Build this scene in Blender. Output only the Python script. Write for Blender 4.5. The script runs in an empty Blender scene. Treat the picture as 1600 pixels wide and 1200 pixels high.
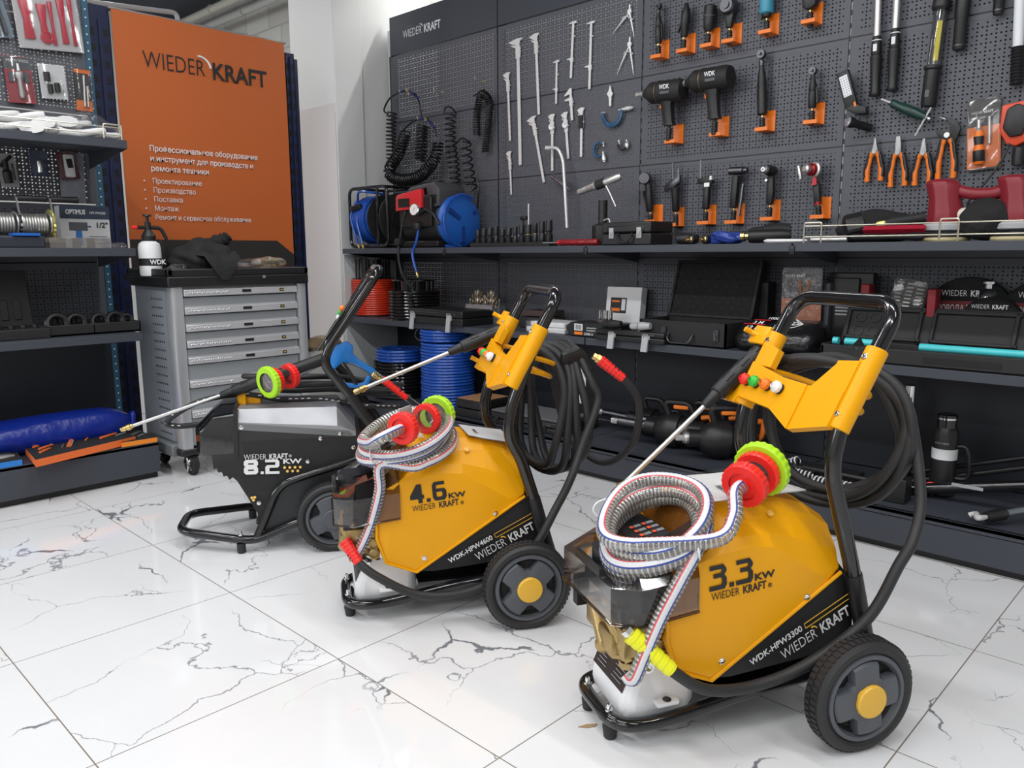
import bpy, bmesh, math, random
from math import sin, cos, pi, radians, sqrt
from mathutils import Vector as V, Matrix as MX
random.seed(7)
C = bpy.context.scene
COL = C.collection
# ------------------------------------------------------------------ camera
H = 1.054
F_PX, PITCH, ROLL, YAW = 1231.4, radians(9.413), radians(-0.253), radians(133.966)
_cf = V((cos(YAW), sin(YAW), 0))
FWD = _cf * cos(PITCH) + V((0, 0, -sin(PITCH)))
_r = V((sin(YAW), -cos(YAW), 0)); _u = _r.cross(FWD)
RGT = _r * cos(ROLL) + _u * sin(ROLL); UPV = _u * cos(ROLL) - _r * sin(ROLL)
cam = bpy.data.cameras.new('camera'); camo = bpy.data.objects.new('camera', cam); COL.objects.link(camo)
camo.matrix_world = MX(((RGT.x, UPV.x, -FWD.x, 0), (RGT.y, UPV.y, -FWD.y, 0), (RGT.z, UPV.z, -FWD.z, H), (0, 0, 0, 1)))
cam.sensor_fit = 'HORIZONTAL'; cam.sensor_width = 36.0; cam.lens = 36.0 * F_PX / 1600; cam.clip_start = 0.05
C.camera = camo
def _ray(x, y): return FWD * F_PX + RGT * (x - 800) - UPV * (y - 600)
def at_y(x, y, Y): d = _ray(x, y); return d * (Y / d.y) + V((0, 0, H))      # photo pixel -> point on a plane of the place
def at_x(x, y, X): d = _ray(x, y); return d * (X / d.x) + V((0, 0, H))
def at_z(x, y, Z): d = _ray(x, y); return d * ((Z - H) / d.z) + V((0, 0, H))
# ------------------------------------------------------------------ world, lamps, exposure
w = bpy.data.worlds.new('world'); C.world = w; w.use_nodes = True
w.node_tree.nodes['Background'].inputs[0].default_value = (1, 1, 1, 1); w.node_tree.nodes['Background'].inputs[1].default_value = 0.25
C.view_settings.view_transform = 'Standard'; C.view_settings.look = 'None'; C.view_settings.gamma = 1.0
C.view_settings.use_curve_mapping = False; C.view_settings.exposure = -0.15
CEIL = 3.35
def area(name, loc, sx, sy, e, rot=(0, 0, 0), col=(.985, .99, 1)):
    l = bpy.data.lights.new(name, 'AREA'); l.shape = 'RECTANGLE'; l.size = sx; l.size_y = sy; l.energy = e; l.color = col
    o = bpy.data.objects.new(name, l); o.location = loc; o.rotation_euler = rot; COL.objects.link(o); return o
for i, (x, y, sx, sy, e) in enumerate(((-2.6, 1.5, 1.5, .12, 24), (-0.6, 1.5, 1.5, .12, 24), (1.4, 1.5, 1.5, .12, 22), (-3.0, 0.0, 1.5, .12, 32),
                                       (-0.9, 0.0, 1.5, .12, 32), (1.2, 0.0, 1.5, .12, 28), (-2.6, -1.9, 1.5, .12, 34), (0.0, -1.9, 1.5, .12, 34),
                                       (-3.1, 3.62, 2.6, .10, 60), (-6.4, 2.2, 1.5, .12, 26))):  # light over the rear wall gap is added to brighten the peg holes
    area('overhead_light_%d' % i, (x, y, 3.1), sx, sy, e)
area('fill_light_left', (-5.2, -3.9, 2.45), 2.8, 1.3, 92, (radians(90), 0, radians(0)), (.96, .98, 1))  # unseen soft light added to brighten the upright surfaces
area('fill_light_front', (0.6, -3.9, 2.45), 4.0, 1.3, 56, (radians(90), 0, 0), (.96, .98, 1))  # second added soft light behind the camera
# ------------------------------------------------------------------ materials
_M = {}
def mat(name, col=(.8, .8, .8), rough=.5, metal=0.0, spec=.5, coat=0.0, alpha=1.0, emit=None, bump=None, var=None):
    if name in _M: return _M[name]
    m = bpy.data.materials.new(name); m.use_nodes = True; nt = m.node_tree; b = nt.nodes['Principled BSDF']
    b.inputs['Base Color'].default_value = (*col, 1); b.inputs['Roughness'].default_value = rough; b.inputs['Metallic'].default_value = metal
    b.inputs['Specular IOR Level'].default_value = spec; b.inputs['Coat Weight'].default_value = coat; b.inputs['Alpha'].default_value = alpha
    if emit: b.inputs['Emission Color'].default_value = (*emit[:3], 1); b.inputs['Emission Strength'].default_value = emit[3]
    tc = nt.nodes.new('ShaderNodeTexCoord')
    n = nt.nodes.new('ShaderNodeTexNoise'); n.inputs['Scale'].default_value = var[0] if var else 35; n.inputs['Detail'].default_value = 3
    nt.links.new(tc.outputs['Object'], n.inputs['Vector'])
    r = nt.nodes.new('ShaderNodeMapRange'); a = var[1] if var else .05
    r.inputs['To Min'].default_value = max(0, rough - a); r.inputs['To Max'].default_value = min(1, rough + a)
    nt.links.new(n.outputs['Fac'], r.inputs['Value']); nt.links.new(r.outputs['Result'], b.inputs['Roughness'])
    if bump:
        n2 = nt.nodes.new('ShaderNodeTexNoise'); n2.inputs['Scale'].default_value = bump[0]; n2.inputs['Detail'].default_value = 4
        nt.links.new(tc.outputs['Object'], n2.inputs['Vector'])
        bp = nt.nodes.new('ShaderNodeBump'); bp.inputs['Strength'].default_value = bump[1]; bp.inputs['Distance'].default_value = bump[2] if len(bump) > 2 else .002
        nt.links.new(n2.outputs['Fac'], bp.inputs['Height']); nt.links.new(bp.outputs['Normal'], b.inputs['Normal'])
    _M[name] = m; return m
def clear(name, col=(.9, .9, .9), rough=.08, gloss=.12, haze=0.0, hazecol=(.8, .8, .8), wrinkle=0):
    """see-through plastic sheet: tinted transparent + reflections (+ a little white haze)"""
    if name in _M: return _M[name]
    m = bpy.data.materials.new(name); m.use_nodes = True; nt = m.node_tree; nt.nodes.remove(nt.nodes['Principled BSDF'])
    out = nt.nodes['Material Output']
    t = nt.nodes.new('ShaderNodeBsdfTransparent'); t.inputs[0].default_value = (*col, 1)
    g = nt.nodes.new('ShaderNodeBsdfGlossy'); g.inputs['Roughness'].default_value = rough; g.inputs[0].default_value = (1, 1, 1, 1)
    lw = nt.nodes.new('ShaderNodeLayerWeight'); lw.inputs[0].default_value = .35
    r = nt.nodes.new('ShaderNodeMapRange'); r.inputs['To Min'].default_value = gloss * .35; r.inputs['To Max'].default_value = min(1, gloss * 4)
    nt.links.new(lw.outputs['Fresnel'], r.inputs['Value'])
    src = t
    if haze > 0:
        d = nt.nodes.new('ShaderNodeBsdfDiffuse'); d.inputs[0].default_value = (*hazecol, 1)
        mh = nt.nodes.new('ShaderNodeMixShader'); mh.inputs[0].default_value = haze
        nt.links.new(t.outputs[0], mh.inputs[1]); nt.links.new(d.outputs[0], mh.inputs[2]); src = mh
    mx = nt.nodes.new('ShaderNodeMixShader'); nt.links.new(r.outputs[0], mx.inputs[0]); nt.links.new(src.outputs[0], mx.inputs[1]); nt.links.new(g.outputs[0], mx.inputs[2])
    nt.links.new(mx.outputs[0], out.inputs[0])
    if wrinkle:
        tc = nt.nodes.new('ShaderNodeTexCoord'); n = nt.nodes.new('ShaderNodeTexNoise'); n.inputs['Scale'].default_value = wrinkle; n.inputs['Detail'].default_value = 3
        bp = nt.nodes.new('ShaderNodeBump'); bp.inputs['Strength'].default_value = .9; bp.inputs['Distance'].default_value = .02
        nt.links.new(tc.outputs['Object'], n.inputs['Vector']); nt.links.new(n.outputs['Fac'], bp.inputs['Height']); nt.links.new(bp.outputs['Normal'], g.inputs['Normal'])
    _M[name] = m; return m
BLK = mat('black_plastic', (.012, .012, .013), .42)
BLKM = mat('black_matte', (.014, .014, .015), .65)
RUB = mat('black_rubber', (.02, .02, .021), .55, bump=(160, .15))
GLB = mat('gloss_black_enamel', (.008, .008, .009), .16, coat=.4)
GRY = mat('grey_plastic', (.085, .092, .105), .45)
LGR = mat('light_grey_plastic', (.42, .43, .44), .4)
YEL = mat('yellow_plastic', (.84, .375, .002), .34, spec=.32)
HUBY = mat('hub_yellow', (.80, .46, .045), .3)
WHT = mat('white_plastic', (.82, .83, .84), .3)
PAP = mat('white_paper', (.8, .8, .8), .6)
CHR = mat('chrome', (.78, .78, .78), .12, 1)
STL = mat('satin_steel', (.66, .65, .63), .36, .85)
SIL = mat('silver_tool_steel', (.80, .80, .79), .42, .45)
DST = mat('dark_steel', (.11, .11, .12), .3, .9)
BRS = mat('brass', (.66, .48, .19), .26, 1)
BRZ = mat('cast_brass', (.44, .32, .14), .38, .9, bump=(90, .3))
RED = mat('red_plastic', (.86, .022, .016), .3)
LIM = mat('lime_plastic', (.42, .78, .02), .3)
ORA = mat('orange_plastic', (.88, .2, .012), .38)
BLU = mat('blue_plastic', (.014, .115, .46), .35)
BLH = mat('blue_hose', (.016, .085, .42), .25)
DRD = mat('dark_red_plastic', (.33, .012, .022), .4)
GRN = mat('green_plastic', (.03, .5, .05), .35)
INK = mat('black_ink', (.012, .012, .014), .5)
WIN = mat('white_ink', (.8, .8, .8), .5)
RIN = mat('red_ink', (.55, .012, .02), .5)
FAB = mat('black_fabric', (.011, .011, .012), .85, bump=(60, .5, .01))
GUN = mat('graphite_powder_coat', (.048, .053, .068), .45, bump=(420, .06))
WIR = mat('zinc_wire', (.66, .62, .5), .3, .85)
SMK = clear('smoked_plastic', (.50, .44, .40), .06, .10, .10, (.05, .045, .04))
CLR = clear('clear_plastic', (.92, .92, .92), .08, .06, .02)
BAG = clear('clear_bag_film', (.94, .94, .95), .12, .07, .035, (.75, .77, .8), wrinkle=26)
# ------------------------------------------------------------------ mesh builder
def frame(d):
    d = V(d).normalized(); a = V((0, 0, 1)) if abs(d.z) < .95 else V((1, 0, 0))
    x = d.cross(a).normalized(); return x, x.cross(d).normalized(), d
def smooth(pts, n=8, closed=False):
    """Catmull-Rom resample"""
    P = [V(p) for p in pts]; N = len(P); out = []
    for i in range(N if closed else N - 1):
        p0 = P[(i - 1) % N] if (closed or i) else P[0]; p1 = P[i]; p2 = P[(i + 1) % N]
        p3 = P[(i + 2) % N] if (closed or i + 2 < N) else P[-1]
        for k in range(n):
            t = k / n; out.append(.5 * ((2 * p1) + (p2 - p0) * t + (2 * p0 - 5 * p1 + 4 * p2 - p3) * t * t + (3 * p1 - p0 - 3 * p2 + p3) * t ** 3))
    if not closed: out.append(P[-1])
    return out
def fillet(pts, r, n=6):
    """polyline with its corners rounded"""
    P = [V(p) for p in pts]; out = [P[0]]
    for i in range(1, len(P) - 1):
        a, b, c = P[i - 1], P[i], P[i + 1]; d1 = (a - b); d2 = (c - b); k = min(r, d1.length * .48, d2.length * .48)
        s = b + d1.normalized() * k; e = b + d2.normalized() * k
        for j in range(n + 1): t = j / n; out.append(s * (1 - t) ** 2 + b * 2 * t * (1 - t) + e * t * t)
    out.append(P[-1]); return out
def resample(pts, step):
    out = [V(pts[0])]; acc = 0.0
    for a, b in zip(pts, pts[1:]):
        a = V(a); b = V(b); L = (b - a).length
        if L < 1e-9: continue
        t = step - acc
        while t <= L: out.append(a + (b - a) * (t / L)); t += step
        acc = (acc + L) % step
    return out
class MB:
    def __init__(s): s.v = []; s.f = []; s.mi = []; s.X = MX.Identity(4)
    def put(s, vs, fs, m=0):
        o = len(s.v); s.v += [s.X @ V(p) for p in vs]; s.f += [[i + o for i in f] for f in fs]; s.mi += [m] * len(fs) if isinstance(m, int) else m; return s
    def bm(s, b, m=0, T=None):
        b.verts.index_update()
        s.put([(T @ v.co if T else v.co) for v in b.verts], [[v.index for v in f.verts] for f in b.faces], m); b.free(); return s
    def box(s, c, d, m=0, R=None, bev=0.0, seg=2):
        T = MX.Translation(V(c)) @ (R.to_4x4() if R is not None else MX.Identity(4))
        if not bev:
            x, y, z = d[0] / 2, d[1] / 2, d[2] / 2
            vs = [T @ V((i, j, k)) for i in (-x, x) for j in (-y, y) for k in (-z, z)]
            return s.put(vs, [[0, 1, 3, 2], [4, 6, 7, 5], [0, 4, 5, 1], [2, 3, 7, 6], [0, 2, 6, 4], [1, 5, 7, 3]], m)
        b = bmesh.new(); bmesh.ops.create_cube(b, size=1); bmesh.ops.scale(b, vec=V(d), verts=b.verts)
        bmesh.ops.bevel(b, geom=b.edges[:], offset=min(bev, min(d) * .49), segments=seg, affect='EDGES', profile=.5); return s.bm(b, m, T)
    def b2(s, a, b, m=0, bev=0.0):
        return s.box([(a[i] + b[i]) / 2 for i in range(3)], [abs(b[i] - a[i]) for i in range(3)], m, None, bev)
    def cyl(s, a, b, r, r2=None, n=16, m=0, cap=True):
        return s.lathe([(r, 0), (r if r2 is None else r2, (V(b) - V(a)).length)], a, V(b) - V(a), n, m, cap)
    def lathe(s, prof, o, ax, n=20, m=0, cap=True, sx=1.0):
        x, y, z = frame(ax); o = V(o); vs = []; fs = []
        for r, h in prof:
            for i in range(n): t = 2 * pi * i / n; vs.append(o + z * h + x * (r * cos(t) * sx) + y * (r * sin(t)))
        for k in range(len(prof) - 1):
            for i in range(n): j = (i + 1) % n; fs.append([k * n + i, k * n + j, (k + 1) * n + j, (k + 1) * n + i])
        mm = m
        if not isinstance(m, int): mm = [m[k] for k in range(len(prof) - 1) for _ in range(n)]
        if cap:
            fs.append(list(range(n))[::-1]); fs.append([(len(prof) - 1) * n + i for i in range(n)])
            if not isinstance(m, int): mm += [m[0], m[-1]]
        return s.put(vs, fs, mm)
    def tube(s, pts, r, n=8, closed=False, m=0, cap=True, sectors=None, rs=None, ringm=None, up=None):
        P = [V(p) for p in pts]; N = len(P); vs = []; fs = []; mm = []
        t0 = (P[1] - P[0]).normalized(); x, y, _ = frame(t0)
        if up is not None: y = V(up); y = (y - t0 * y.dot(t0)).normalized(); x = y.cross(t0)
        pt = t0
        for i, p in enumerate(P):
            if closed: t = (P[(i + 1) % N] - P[i - 1])
            else: t = P[min(i + 1, N - 1)] - P[max(i - 1, 0)]
            t = t.normalized() if t.length > 1e-9 else pt
            q = pt.rotation_difference(t); x = q @ x; y = q @ y; pt = t
            rr = rs[i] if rs else r
            for k in range(n): a = 2 * pi * k / n; vs.append(p + x * (rr * cos(a)) + y * (rr * sin(a)))
        for i in range(N if closed else N - 1):
            for k in range(n):
                l = (k + 1) % n; j = (i + 1) % N
                fs.append([i * n + k, i * n + l, j * n + l, j * n + k])
                mm.append(sectors[k] if sectors and sectors[k] >= 0 else (ringm[i % len(ringm)] if ringm else m))
        if cap and not closed: fs.append(list(range(n))[::-1]); fs.append([(N - 1) * n + k for k in range(n)]); mm += [m, m]
        return s.put(vs, fs, mm)
    def prism(s, poly, o, ux, uy, d, m=0, bev=0.0, seg=2):
        """flat outline (2D points along ux, uy) extruded by d along ux x uy"""
        ux = V(ux); uy = V(uy); nz = ux.cross(uy).normalized(); o = V(o)
        b = bmesh.new(); vv = [b.verts.new(o + ux * p[0] + uy * p[1]) for p in poly]; f = b.faces.new(vv)
        r = bmesh.ops.extrude_face_region(b, geom=[f]); bmesh.ops.translate(b, verts=[e for e in r['geom'] if isinstance(e, bmesh.types.BMVert)], vec=nz * d)
        bmesh.ops.recalc_face_normals(b, faces=b.faces[:])
        if bev: bmesh.ops.bevel(b, geom=b.edges[:], offset=bev, segments=seg, affect='EDGES', profile=.5, clamp_overlap=True)
        return s.bm(b, m)
    def loft(s, rings, m=0, cap=True, closed=True):
        n = len(rings[0]); vs = [V(p) for r in rings for p in r]; fs = []
        for k in range(len(rings) - 1):
            for i in range(n if closed else n - 1): j = (i + 1) % n; fs.append([k * n + i, k * n + j, (k + 1) * n + j, (k + 1) * n + i])
        if cap: fs.append(list(range(n))[::-1]); fs.append([(len(rings) - 1) * n + i for i in range(n)])
        return s.put(vs, fs, m)
    def sph(s, c, r, m=0, n=14, sc=(1, 1, 1), R=None):
        b = bmesh.new(); bmesh.ops.create_uvsphere(b, u_segments=n, v_segments=max(6, n // 2), radius=r)
        T = MX.Translation(V(c)) @ (R.to_4x4() if R is not None else MX.Identity(4)) @ MX.Diagonal((*sc, 1)); return s.bm(b, m, T)
    def tor(s, c, ax, R, r, n=28, k=10, m=0, sx=1.0):
        x, y, z = frame(ax); c = V(c); return s.tube([c + x * (R * cos(2 * pi * i / n) * sx) + y * (R * sin(2 * pi * i / n)) for i in range(n)], r, k, True, m)
    def build(s, name, mats, parent=None, ang=32, sub=0, bevel=0, mw=None):
        me = bpy.data.meshes.new(name); me.from_pydata([tuple(p) for p in s.v], [], s.f)
        if not isinstance(mats, (list, tuple)): mats = [mats]
        for mt in mats: me.materials.append(mt)
        me.polygons.foreach_set('material_index', s.mi); me.validate()
        b = bmesh.new(); b.from_mesh(me); bmesh.ops.recalc_face_normals(b, faces=b.faces[:]); b.to_mesh(me); b.free()
        me.shade_smooth(); me.set_sharp_from_angle(angle=radians(ang)); me.update()
        o = bpy.data.objects.new(name, me); COL.objects.link(o)
        if parent is not None: o.parent = parent
        if mw is not None: o.matrix_world = mw
        if bevel: bv = o.modifiers.new('edge_round', 'BEVEL'); bv.width = bevel; bv.segments = 2; bv.limit_method = 'ANGLE'
        if sub: sb = o.modifiers.new('smooth', 'SUBSURF'); sb.levels = sub; sb.render_levels = sub
        return o
LABELS = {}
def tag(o, label, cat, group=None):
    o['label'] = label; o['category'] = cat
    if group: o['group'] = group
    return o
def thing(name, label, cat, loc=(0, 0, 0), rz=0.0, group=None, mw=None):
    o = bpy.data.objects.new(name, None); COL.objects.link(o); o.empty_display_size = .05
    if mw is not None: o.matrix_world = mw
    else: o.location = loc; o.rotation_euler = (0, 0, rz)
    return tag(o, label, cat, group)
def struct(name, mb, m, **k):
    o = mb.build(name, m, **k); o['kind'] = 'structure'; return o
def axes(o, x, y, z):
    x = V(x); y = V(y); z = V(z); return MX(((x.x, y.x, z.x, o[0]), (x.y, y.y, z.y, o[1]), (x.z, y.z, z.z, o[2]), (0, 0, 0, 1)))
def dup(root, mw, label, group=None):
    r = root.copy(); COL.objects.link(r); r.matrix_world = mw; r['label'] = label
    if group: r['group'] = group
    for ch in list(root.children):
        c = ch.copy(); COL.objects.link(c); c.parent = r
        for g in list(ch.children): d = g.copy(); COL.objects.link(d); d.parent = c
    return r
def text(s, size, m, parent, mw, name='lettering', bold=0.0, depth=.0006, sx=1.0, align='LEFT', space=1.0, shear=0.0, w=None):
    """lettering as a thin raised mesh; mw is in the parent's frame, x along the line, y up; w fits the line to a width"""
    cu = bpy.data.curves.new(name, 'FONT'); cu.body = s; cu.size = size; cu.extrude = depth / 2; cu.offset = bold * size; cu.align_x = align
    cu.space_character = space; cu.shear = shear; cu.resolution_u = 3
    t = bpy.data.objects.new(name, cu); COL.objects.link(t)
    dg = bpy.context.evaluated_depsgraph_get(); me = bpy.data.meshes.new_from_object(t.evaluated_get(dg)); me.name = name
    bpy.data.objects.remove(t); bpy.data.curves.remove(cu)
    if w and len(me.vertices):
        xs = [v.co.x for v in me.vertices]; k = w / max(1e-6, max(xs) - min(xs)); x0 = min(xs) if align == 'LEFT' else 0
        for v in me.vertices: v.co.x = (v.co.x - x0) * k
    elif sx != 1:
        for v in me.vertices: v.co.x *= sx
    me.materials.clear(); me.materials.append(m)
    o = bpy.data.objects.new(name, me); COL.objects.link(o)
    if parent is not None: o.parent = parent
    if mw is not None: o.matrix_local = mw
    return o
def logo(parent, mw, width, m, m2=None, arc=None, name='logo'):
    """thin WIEDER + bold KRAFT with the small arc between them"""
    h = width / 5.35
    a = text('WIEDER', h, m, parent, mw, name, bold=-.012, w=width * .505)
    b = text('KRAFT', h, m2 or m, parent, mw @ MX.Translation((width * .575, 0, 0)), name, bold=.019, w=width * .425)
    if arc:
        k = MB(); R = h * .30; k.tube([(width * .478 + R * cos(t), h * .52 + R * sin(t), 0) for t in [radians(10 + 90 * i / 7) for i in range(8)]], h * .045, 6)
        o = k.build('arc_mark', arc, parent); o.matrix_local = mw
    return a
def XZ(x, y, z): return axes((x, y, z), (1, 0, 0), (0, 0, 1), (0, -1, 0))     # lettering facing -y in a frame
# ================================================================== the room
def floor_material():
    m = bpy.data.materials.new('marble_tile'); m.use_nodes = True; nt = m.node_tree; N = nt.nodes; L = nt.links; b = N['Principled BSDF']
    def nd(t, **k):
        n = N.new(t)
        for a, v in k.items(): setattr(n, a, v)
        return n
    def mth(op, a, bb=None, c=None):
        n = nd('ShaderNodeMath', operation=op)
        for i, x in enumerate((a, bb, c)):
            if x is None: continue
            if isinstance(x, (int, float)): n.inputs[i].default_value = x
            else: L.new(x, n.inputs[i])
        return n.outputs[0]
    tc = nd('ShaderNodeTexCoord'); sp = nd('ShaderNodeSeparateXYZ'); L.new(tc.outputs['Object'], sp.inputs[0])
    S = .6
    gx = mth('DIVIDE', mth('ADD', sp.outputs[0], 1.075), S); gy = mth('DIVIDE', mth('SUBTRACT', sp.outputs[1], 1.0714), S)
    cx = mth('FLOOR', gx); cy = mth('FLOOR', gy)
    ex = mth('MINIMUM', mth('FRACT', gx), mth('SUBTRACT', 1, mth('FRACT', gx))); ey = mth('MINIMUM', mth('FRACT', gy), mth('SUBTRACT', 1, mth('FRACT', gy)))
    edge = mth('MINIMUM', ex, ey); line = mth('LESS_THAN', edge, .0024)
    cb = nd('ShaderNodeCombineXYZ'); L.new(cx, cb.inputs[0]); L.new(cy, cb.inputs[1])
    wn = nd('ShaderNodeTexWhiteNoise'); L.new(cb.outputs[0], wn.inputs['Vector'])
    off = nd('ShaderNodeVectorMath', operation='SCALE'); L.new(wn.outputs['Color'], off.inputs[0]); off.inputs['Scale'].default_value = 40
    ad = nd('ShaderNodeVectorMath', operation='ADD'); L.new(tc.outputs['Object'], ad.inputs[0]); L.new(off.outputs[0], ad.inputs[1])
    # warp
    nz = nd('ShaderNodeTexNoise'); nz.inputs['Scale'].default_value = 2.6; nz.inputs['Detail'].default_value = 9; nz.inputs['Roughness'].default_value = .52; L.new(ad.outputs[0], nz.inputs['Vector'])
    sc = nd('ShaderNodeVectorMath', operation='SCALE'); L.new(nz.outputs['Color'], sc.inputs[0]); sc.inputs['Scale'].default_value = .42
    wp = nd('ShaderNodeVectorMath', operation='ADD'); L.new(ad.outputs[0], wp.inputs[0]); L.new(sc.outputs[0], wp.inputs[1])
    def vein(scale, width, lo, hi, ms):
        vo = nd('ShaderNodeTexVoronoi', feature='DISTANCE_TO_EDGE'); vo.inputs['Scale'].default_value = scale; L.new(wp.outputs[0], vo.inputs['Vector'])
        mk = nd('ShaderNodeTexNoise'); mk.inputs['Scale'].default_value = ms; mk.inputs['Detail'].default_value = 2; L.new(ad.outputs[0], mk.inputs['Vector'])
        ma = nd('ShaderNodeMapRange', clamp=True); ma.inputs['From Min'].default_value = lo; ma.inputs['From Max'].default_value = hi; L.new(mk.outputs['Fac'], ma.inputs['Value'])
        wd = mth('MULTIPLY', ma.outputs[0], width)
        r = nd('ShaderNodeMath', operation='DIVIDE'); L.new(vo.outputs['Distance'], r.inputs[0]); L.new(mth('ADD', wd, .0005), r.inputs[1])
        v = mth('SUBTRACT', 1, r.outputs[0]); v = mth('MAXIMUM', v, 0); v = mth('MINIMUM', mth('MULTIPLY', v, 2.2), 1)
        return mth('MULTIPLY', v, mth('MINIMUM', mth('MULTIPLY', ma.outputs[0], 3), 1))
    v1 = vein(1.5, .022, .53, .74, 2.6); v2 = vein(2.6, .0075, .46, .60, 1.8)
    vv = mth('MAXIMUM', mth('MULTIPLY', v1, .85), mth('MULTIPLY', v2, .65))
    cl = nd('ShaderNodeTexNoise'); cl.inputs['Scale'].default_value = 2.5; cl.inputs['Detail'].default_value = 4; L.new(ad.outputs[0], cl.inputs['Vector'])
    base = nd('ShaderNodeMixRGB'); base.inputs[1].default_value = (.82, .82, .82, 1); base.inputs[2].default_value = (.75, .752, .76, 1); L.new(cl.outputs['Fac'], base.inputs[0])
    mv = nd('ShaderNodeMixRGB'); L.new(vv, mv.inputs[0]); L.new(base.outputs[0], mv.inputs[1]); mv.inputs[2].default_value = (.10, .11, .135, 1)
    ml = nd('ShaderNodeMixRGB'); L.new(line, ml.inputs[0]); L.new(mv.outputs[0], ml.inputs[1]); ml.inputs[2].default_value = (.20, .165, .13, 1)
    L.new(ml.outputs[0], b.inputs['Base Color'])
    rr = mth('ADD', mth('MULTIPLY', line, .5), .07); L.new(rr, b.inputs['Roughness']); b.inputs['Specular IOR Level'].default_value = .55
    return m
def peg_material(name, col, sx, sz, p=.0155, rr=.0034, mx=.03, mz=.022):
    """powder-coated sheet with real see-through punched holes (staggered grid)"""
    m = bpy.data.materials.new(name); m.use_nodes = True; nt = m.node_tree; N = nt.nodes; L = nt.links; b = N['Principled BSDF']
    b.inputs['Base Color'].default_value = (*col, 1); b.inputs['Roughness'].default_value = .48
    def mth(op, a, bb=None):
        n = N.new('ShaderNodeMath'); n.operation = op
        for i, x in enumerate((a, bb)):
            if x is None: continue
            if isinstance(x, (int, float)): n.inputs[i].default_value = x
            else: L.new(x, n.inputs[i])
        return n.outputs[0]
    tc = N.new('ShaderNodeTexCoord'); sp = N.new('ShaderNodeSeparateXYZ'); L.new(tc.outputs['Object'], sp.inputs[0])
    x = sp.outputs[0]; z = sp.outputs[2]
    gx = mth('DIVIDE', mth('SUBTRACT', x, mx), p); gz = mth('DIVIDE', mth('SUBTRACT', z, mz), p * .92)
    ix = mth('FLOOR', gx); iz = mth('FLOOR', gz); fx = mth('SUBTRACT', mth('SUBTRACT', gx, ix), .5); fz = mth('SUBTRACT', mth('SUBTRACT', gz, iz), .5)
    d = mth('SQRT', mth('ADD', mth('MULTIPLY', fx, fx), mth('MULTIPLY', fz, fz)))
    hole = mth('LESS_THAN', d, rr / p)
    ox = mth('MODULO', mth('ADD', ix, 100), 2); oz = mth('MODULO', mth('ADD', iz, 100), 2)
    keep = mth('MAXIMUM', mth('GREATER_THAN', ox, .5), mth('LESS_THAN', oz, .5))
    for c, lo, hi in ((x, mx, sx - mx), (z, mz, sz - mz)): keep = mth('MULTIPLY', keep, mth('MULTIPLY', mth('GREATER_THAN', c, lo), mth('LESS_THAN', c, hi)))
    hole = mth('MULTIPLY', hole, keep)
    t = N.new('ShaderNodeBsdfTransparent'); mxs = N.new('ShaderNodeMixShader'); L.new(hole, mxs.inputs[0]); L.new(b.outputs[0], mxs.inputs[1]); L.new(t.outputs[0], mxs.inputs[2])
    L.new(mxs.outputs[0], N['Material Output'].inputs[0]); return m
def brick_material():
    m = bpy.data.materials.new('painted_brick'); m.use_nodes = True; nt = m.node_tree; N = nt.nodes; L = nt.links; b = N['Principled BSDF']; b.inputs['Roughness'].default_value = .7
    tc = N.new('ShaderNodeTexCoord'); mp = N.new('ShaderNodeMapping'); mp.inputs['Rotation'].default_value = (radians(90), 0, 0); L.new(tc.outputs['Object'], mp.inputs[0])
    br = N.new('ShaderNodeTexBrick'); br.inputs['Scale'].default_value = 1; br.inputs['Brick Width'].default_value = .4; br.inputs['Row Height'].default_value = .2; br.inputs['Mortar Size'].default_value = .008
    br.inputs['Color1'].default_value = (.66, .65, .61, 1); br.inputs['Color2'].default_value = (.58, .57, .54, 1); br.inputs['Mortar'].default_value = (.47, .46, .43, 1)
    L.new(mp.outputs[0], br.inputs[0]); L.new(br.outputs[0], b.inputs['Base Color'])
    bp = N.new('ShaderNodeBump'); bp.inputs['Strength'].default_value = .5; bp.inputs['Distance'].default_value = .01; L.new(br.outputs['Fac'], bp.inputs['Height']); bp.invert = True; L.new(bp.outputs[0], b.inputs['Normal'])
    return m
def add_window(n, x, w_):  # unseen frame and pane, added to go with the fill lights
    k = MB(); z0, z1, y = 1.75, 3.15, -3.99
    for a, b in (((x - w_ / 2 - .06, z0), (x - w_ / 2, z1)), ((x + w_ / 2, z0), (x + w_ / 2 + .06, z1)), ((x - .03, z0), (x + .03, z1)), ((x - w_ / 2, z1 - .06), (x + w_ / 2, z1)), ((x - w_ / 2, z0), (x + w_ / 2, z0 + .06))): k.b2((a[0], y, a[1]), (b[0], y + .06, b[1]))
    k.b2((x - w_ / 2, y, z0), (x + w_ / 2, y + .01, z1), 1); struct('added_window_%d' % n, k, [GRY, mat('added_pane', (.55, .6, .65), .1)])
PAINT = mat('white_wall_paint', (.74, .74, .72), .55)
PAINTG = mat('pale_grey_paint', (.60, .62, .62), .5)
CEILM = mat('dark_ceiling_paint', (.05, .055, .07), .8)
k = MB(); k.box((-1.8, .5, -.05), (13, 9, .1)); struct('floor', k, floor_material())
k = MB(); k.box((-1.8, .5, CEIL + .05), (13, 9, .1)); struct('ceiling', k, CEILM)
k = MB(); k.box((-1.8, 3.95, 1.675), (13, .3, 3.35)); struct('wall_back', k, brick_material())
k = MB(); k.box((-8.35, .5, 1.675), (.1, 9, 3.35)); struct('wall_left', k, PAINT)
k = MB(); k.box((4.75, .5, 1.675), (.1, 9, 3.35)); struct('wall_right', k, PAINT)
k = MB(); k.box((-1.8, -4.05, 1.675), (13, .1, 3.35)); struct('wall_front', k, PAINT)
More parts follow.
